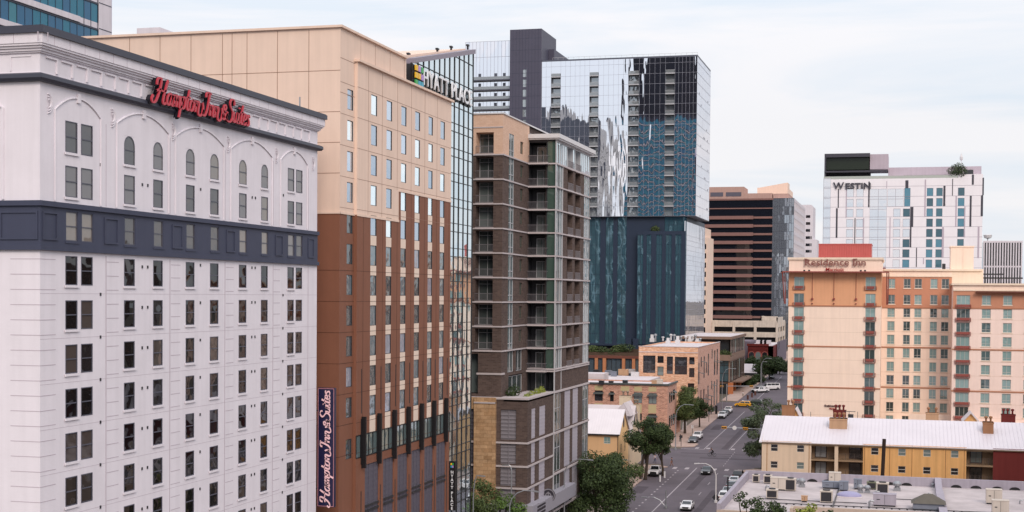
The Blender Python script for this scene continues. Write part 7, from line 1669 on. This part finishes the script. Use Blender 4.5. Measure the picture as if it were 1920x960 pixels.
lamp_px('tall lamp between the brick tower and the broad dark tree', 1058.5, 1103, 862, 205, 2.2)
lamp_px('lamp arm sticking out right of the broad dark tree', 1140, 1170, 862, 232, 1.0)
lamp_px('lamp arching over the leaning tree by the crossing', 1203, 1237, 799, 262, 2.0)
lamp_px('tall lamp at the near crossing corner by the pink brick block', 1266, 1294, 759, 306, 2.4)
lamp_px('small arching lamp at the bottom edge of the road', 1249, 1211, 932, 232, 2.2)
lamp_px('white lamp in the road in front of the charcoal car', 1342.5, 1310, 869, 240, 2.0, M_WHITE)
lamp_px('tall grey lamp left of the modern building', 1352, 1375, 691, 392, 3.0)
lamp_px('lamp behind the white metal roof end', 1431, 1404, 785, 281, 2.0)
lamp_px('left one of the two far lamps by the big dark trees', 1424, 1434, 678, 470, 1.6)
lamp_px('right one of the two far lamps by the big dark trees', 1425.5, 1443, 672, 474, 2.2)
# short dark lamp by the parapet
xp = uS(1364.5, 200, 930); zt = hY(1361, 894, 200).z; t = thing('street_lamp', 'straight dark post lamp beside the lavender roof corner', 'street lamp', (xp, 200, gz(200)), 'street lamps')
mb = MB(); mb.tube([(xp, 200, gz(200)), (xp, 200, zt)], .11, 8); mb.build('pole', M_DKMET, t); mb = MB(); mb.box(xp-.6, xp+.1, 199.85, 200.15, zt, zt+.14); mb.build('lamp_head', M_GALV, t)
M_SIGY = flat('signal_yellow', rgb(226, 160, 60, .8), .5)
def signal_mast(label, px0, px1, py0, py1, Y, pole_px, sig, disc=None):
    p0, p1 = hY(px0, py0, Y), hY(px1, py1, Y); xp = uS(pole_px, Y, 780); t = thing('signal_mast', label, 'traffic light', (xp, Y, gz(Y)), 'traffic signal masts')
    zz = p1.z if abs(p1.x-xp) < abs(p0.x-xp) else p0.z
    mb = MB(); mb.tube([(xp, Y, gz(Y)), (xp, Y, zz+.6)], .17, 8); mb.tube([(p0.x, Y, p0.z), (p1.x, Y, p1.z), (xp, Y, zz)] if abs(p1.x-xp) < abs(p0.x-xp) else [(p1.x, Y, p1.z), (p0.x, Y, p0.z), (xp, Y, zz)], .1, 6); mb.build('mast', M_GALV, t)
    for px in sig:
        f = (px-px0)/(px1-px0); z = p0.z+(p1.z-p0.z)*f; x = p0.x+(p1.x-p0.x)*f; m = MB(); m.box(x-.5, x+.5, Y-.2, Y+.12, z-.28, z+.22); h = m.build('signal_head', M_SIGY, t)
        m = MB(); [m.lathe((x+q, Y-.25, z-.03), [(.12, -.1), (.12, .1)], 8) for q in (-.32, 0, .32)]; m.build('lenses', M_BLACK, h)
    if disc:
        f = (disc-px0)/(px1-px0); z = p0.z+(p1.z-p0.z)*f; x = p0.x+(p1.x-p0.x)*f; m = MB(); m.prism([(x+.42*math.cos(2*PI*i/18), Y-.14, z+.42*math.sin(2*PI*i/18)) for i in range(18)], (0, -.06, 0)); m.build('round_sign', M_WHITE, t)
signal_mast('signal mast with a white disc over the road before the white roof', 1356, 1431, 801, 805, 280, 1434, (1358, 1398), 1377.5)
signal_mast('far signal mast reaching over the crossing behind the taxi', 1362, 1430, 724, 724, 420, 1362, (1409, 1353))
def post(label, px, py, h, mat, cat='post', name='bollard', r=.1, group=None, head=None):
    p = at(px, py); t = thing(name, label, cat, p, group); m = MB(); m.tube([p, (p[0], p[1], p[2]+h)], r, 8); m.build('post', mat, t)
    if head: w, hh, hm = head; m = MB(); m.box(p[0]-w/2, p[0]+w/2, p[1]-.05, p[1]-.02, p[2]+h-hh, p[2]+h); m.build('sign_plate', hm, t)
post('white plastic lane post left of its twin before the pickup', 1237.5, 903, 1.2, M_WHITE, r=.17, group='lane posts')
post('white plastic lane post right of its twin before the pickup', 1246, 896, 1.2, M_WHITE, r=.17, group='lane posts')
for px, py, lb in ((1410, 745, 'dark bollard first along the far pavement'), (1416, 741, 'dark bollard second along the far pavement'), (1423.5, 736, 'dark bollard third along the far pavement'), (1402, 749, 'dark thick post at the far crossing corner')): post(lb, px, py, 1.3, flat('rust_post', rgb(96, 56, 48, .7)), r=.3, group='bollards')
post('parking sign post by the kerb beside the dark grey car', 1298, 818, 2.6, M_DKMET, 'sign', 'parking_sign', .06, None, (.5, .7, M_WHITE))
post('parking sign post on the pavement near the orange brick block', 1329, 792, 2.8, M_DKMET, 'sign', 'parking_sign', .06, None, (.5, .7, M_GALV))
post('black litter post beside the pavement edge before the white cars', 1343, 777, 2.4, M_BLACK, 'bin', 'litter_bin', .32)
post('round topped sign post at the near crossing corner', 1277, 838, 2.6, M_DKMET, 'sign', 'parking_sign', .06, None, (.6, .6, M_DKMET))
p = at(1283, 806); t = thing('sandwich_board', 'white board leaning by the tree at the pink brick corner', 'sign', p); m = MB(); m.prism([(p[0]-.6, p[1], p[2]), (p[0]+.5, p[1], p[2]), (p[0]+.6, p[1]+.2, p[2]+1.9), (p[0]-.4, p[1]+.2, p[2]+1.9)], (0, .1, 0)); m.build('board', M_WHITE, t)
p = at(1273, 800); t = thing('brick_gate_pier', 'square brick pier beside the tree at the pink brick block', 'pier', (-51.5, 338, 2.3)); a, c = uS(1267.5, 338), uS(1277.5, 338); m = MB(); m.box(a, c, 338, 339.5, 1, hY(1270, 780, 338).z); m.build('pier', M_PBR2, t); m = MB(); m.box(a-.1, c+.1, 337.9, 339.6, hY(1270, 780, 338).z, hY(1270, 779, 338).z+.1); m.build('cap', M_CST, t)
# diamond sign and mast by the road at the bottom
xs_ = uS(1341.5, 240, 930); 
t = thing('diamond_sign', 'grey back of a diamond sign on the white lamp pole', 'sign', (xs_, 240, 3)); z = hY(1342, 933, 240.3).z; m = MB(); m.prism([(xs_-.62, 240.3, z), (xs_, 240.3, z-.75), (xs_+.62, 240.3, z), (xs_, 240.3, z+.75)], (0, .03, 0)); m.build('plate', M_DKMET, t)
# poles among the houses
# ------------------------------------------------------------------ people
SKIN = flat('skin', rgb(190, 140, 115, .8), .6); HAIR = flat('hair', rgb(50, 38, 32, .6), .8)
def skinned(name, pts, edges, radii, mat, parent, sub=1):
    me = bpy.data.meshes.new(name); me.from_pydata(pts, edges, []); o = bpy.data.objects.new(name, me); col.objects.link(o); o.parent = parent
    me.materials.append(mat); md = o.modifiers.new('Skin', 'SKIN')
    sv = me.skin_vertices[0].data if len(me.skin_vertices) else None
    if sv:
        for i, r in enumerate(radii): sv[i].radius = (r, r)
        sv[0].use_root = True
    s = o.modifiers.new('Subdivision', 'SUBSURF'); s.levels = sub; s.render_levels = sub
    return o
def person(label, pos, rz, shirt, legs, pose='walk', group='people on the pavements', hold=None):
    t = thing('person', label, 'person', (0, 0, 0), group)
    J = dict(pel=(0, 0, .95), wa=(0, .0, 1.1), ch=(0, 0, 1.35), nk=(0, 0, 1.5), hd=(0, .03, 1.62), ht=(0, .02, 1.74),
             sl=(-.19, 0, 1.42), sr=(.19, 0, 1.42), el=(-.25, -.05, 1.15), er=(.25, .05, 1.15), wl=(-.25, .12, .92), wr=(.25, .2, .95),
             hl=(-.1, 0, .92), hr=(.1, 0, .92), kl=(-.11, .16, .5), kr=(.11, -.04, .5), al=(-.11, .22, .09), ar=(.11, -.3, .12), tl=(-.11, .36, .03), tr=(.11, -.16, .03))
    if pose == 'cycle':
        J.update(pel=(0, -.2, 1.0), wa=(0, -.12, 1.15), ch=(0, .06, 1.4), nk=(0, .14, 1.53), hd=(0, .2, 1.65), ht=(0, .2, 1.78), sl=(-.19, .08, 1.46), sr=(.19, .08, 1.46), el=(-.24, .3, 1.25), er=(.24, .3, 1.25), wl=(-.22, .52, 1.08), wr=(.22, .52, 1.08), hl=(-.1, -.2, .98), hr=(.1, -.2, .98), kl=(-.12, .2, .85), kr=(.12, .12, .62), al=(-.12, .1, .42), ar=(.12, -.02, .2), tl=(-.12, .26, .38), tr=(.12, .14, .14))
    if pose == 'stand': J.update(kl=(-.11, .02, .5), kr=(.11, .03, .5), al=(-.12, 0, .09), ar=(.12, 0, .09), tl=(-.12, .14, .03), tr=(.13, .14, .03), wl=(-.24, .08, .9), wr=(.2, .22, 1.1))
    K = list(J); ix = {k: i for i, k in enumerate(K)}
    Ed = [('pel', 'wa'), ('wa', 'ch'), ('ch', 'nk'), ('nk', 'hd'), ('hd', 'ht'), ('ch', 'sl'), ('ch', 'sr'), ('sl', 'el'), ('sr', 'er'), ('el', 'wl'), ('er', 'wr'), ('pel', 'hl'), ('pel', 'hr'), ('hl', 'kl'), ('hr', 'kr'), ('kl', 'al'), ('kr', 'ar'), ('al', 'tl'), ('ar', 'tr')]
    Rr = dict(pel=.13, wa=.12, ch=.14, nk=.055, hd=.1, ht=.07, sl=.06, sr=.06, el=.045, er=.045, wl=.035, wr=.035, hl=.09, hr=.09, kl=.06, kr=.06, al=.045, ar=.045, tl=.04, tr=.04)
    pts = [J[k] for k in K]; rd = [Rr[k] for k in K]; ed = [(ix[a], ix[c]) for a, c in Ed]
    # hands: five short fingers on each wrist
    for w, e in (('wl', 'el'), ('wr', 'er')):
        wv, ev = Vector(J[w]), Vector(J[e]); d = (wv-ev).normalized(); side = Vector((0, 1, 0)).cross(d).normalized() if abs(d.y) < .9 else Vector((1, 0, 0)); ax = d.cross(side).normalized()
        pi = len(pts); pts.append(tuple(wv+d*.08)); rd.append(.035); ed.append((ix[w], pi))
        for q, ln in ((-1.5, .07), (-.5, .085), (.5, .08), (1.5, .065)): pts.append(tuple(wv+d*(.08+ln)+ax*q*.02)); rd.append(.01); ed.append((pi, len(pts)-1))
        pts.append(tuple(wv+d*.07-ax*.06)); rd.append(.012); ed.append((pi, len(pts)-1))
    skinned('body', pts, ed, rd, SKIN, t)
    def sub(name, keys, edges, k, mat, sleeves=1):
        P = [J[a] for a in keys]; I = {a: i for i, a in enumerate(keys)}; return skinned(name, P, [(I[a], I[c]) for a, c in edges], [Rr[a]*k+.012 for a in keys], mat, t)
    sub('shirt', ['wa', 'pel', 'ch', 'sl', 'sr', 'el', 'er'], [('wa', 'pel'), ('wa', 'ch'), ('ch', 'sl'), ('ch', 'sr'), ('sl', 'el'), ('sr', 'er')], 1.1, shirt)
    sub('trousers', ['pel', 'hl', 'hr', 'kl', 'kr', 'al', 'ar'], [('pel', 'hl'), ('pel', 'hr'), ('hl', 'kl'), ('hr', 'kr'), ('kl', 'al'), ('kr', 'ar')], 1.12, legs)
    for s, a, c in ((-1, 'al', 'tl'), (1, 'ar', 'tr')): skinned('shoe', [J[a], J[c]], [(0, 1)], [.055, .05], M_BLACK, t, 1)
    h = Vector(J['hd']); m = MB(); m.lathe((h.x, h.y-.025, h.z+.02), [(.105, -.06), (.118, .02), (.112, .09), (.07, .145), (.01, .16)], 10); m.build('hair', HAIR, t, smooth=True)
    m = MB(); m.lathe((h.x, h.y+.11, h.z-.02), [(.012, -.02), (.018, 0), (.008, .03)], 6)
    for s in (-1, 1): m.box(h.x+s*.035-.012, h.x+s*.035+.012, h.y+.095, h.y+.108, h.z+.012, h.z+.028, 1); m.box(h.x+s*.108, h.x+s*.122, h.y-.02, h.y+.02, h.z-.03, h.z+.03)
    m.box(h.x-.028, h.x+.028, h.y+.09, h.y+.102, h.z-.06, h.z-.05, 1); m.build('face', [SKIN, HAIR], t)
    t.rotation_euler.z = rz; t.location = pos; return t
c_ = lambda n, r, g, b_: flat(n, rgb(r, g, b_, .7), .8)
person('person in a teal top and dark trousers standing behind the white pickup', at(1236.5, 858), PI, c_('teal_cloth', 70, 130, 120), c_('dark_cloth', 40, 40, 46), 'stand')
person('person in a pale shirt near the twin trunks of the leaning tree', at(1228, 868), PI+.6, c_('pale_cloth', 190, 190, 205), c_('blue_cloth', 70, 80, 110))
person('person in dark clothes crossing behind the white pickup', at(1259.5, 874), PI/2, c_('navy_cloth', 50, 52, 70), c_('skin_tone_shorts', 150, 110, 100))
person('person in black with a green bag on the corner by the lamp', at(1275.5, 829), PI, c_('black_cloth', 34, 36, 38), c_('green_cloth', 50, 70, 64), 'stand')
person('person in grey walking by the orange brick corner', at(1333.5, 778), 0, c_('grey_cloth', 150, 156, 160), c_('grey_trousers', 90, 92, 100))
person('person in dark clothes left of the grey walker', at(1330, 779), .2, c_('dark_grey_cloth', 64, 62, 66), c_('charcoal_cloth', 46, 44, 50))
person('person in a white top near the far crossing', at(1393, 744), PI, c_('white_cloth', 220, 218, 222), c_('sand_cloth', 150, 140, 130), 'stand')
p = at(1335, 855.5)
person('person in black riding a bicycle across the junction', (p[0], p[1], p[2]), PI/2, c_('rider_black', 30, 28, 32), c_('rider_trousers', 40, 38, 44), 'cycle', None)
t = thing('bicycle', 'black bicycle under the rider at the junction', 'bicycle', (0, 0, 0))
for y in (-.52, .54):
    m = MB(); m.tube([(0, y+.34*math.cos(a), .35+.34*math.sin(a)) for a in [2*PI*i/20 for i in range(21)]], .025, 6, cap=False)
    w = m.build('wheel', M_TYRE, t); m = MB()
    for i in range(8): a = PI*i/8; m.tube([(0, y-.33*math.cos(a), .35-.33*math.sin(a)), (0, y+.33*math.cos(a), .35+.33*math.sin(a))], .005, 4)
    m.build('spokes', M_GALV, w)
m = MB()
for a, c in (((0, -.52, .35), (0, -.05, .32)), ((0, -.05, .32), (0, -.2, .9)), ((0, -.05, .32), (0, .42, .85)), ((0, -.18, .82), (0, .42, .85)), ((0, .42, .85), (0, .54, .35)), ((0, -.52, .35), (0, -.18, .82)), ((0, .42, .85), (0, .4, 1.02))): m.tube([a, c], .022, 6)
m.build('frame', M_BLACK, t)
m = MB(); m.tube([(-.26, .5, 1.04), (0, .4, 1.04), (.26, .5, 1.04)], .016, 6); m.build('handlebar', M_BLACK, t)
m = MB(); m.prism([(-.07, -.36, .9), (.07, -.36, .9), (.03, -.06, .9), (-.03, -.06, .9)], (0, 0, .05)); m.build('saddle', M_BLACK, t)
t.rotation_euler.z = PI/2; t.location = (p[0], p[1], p[2])
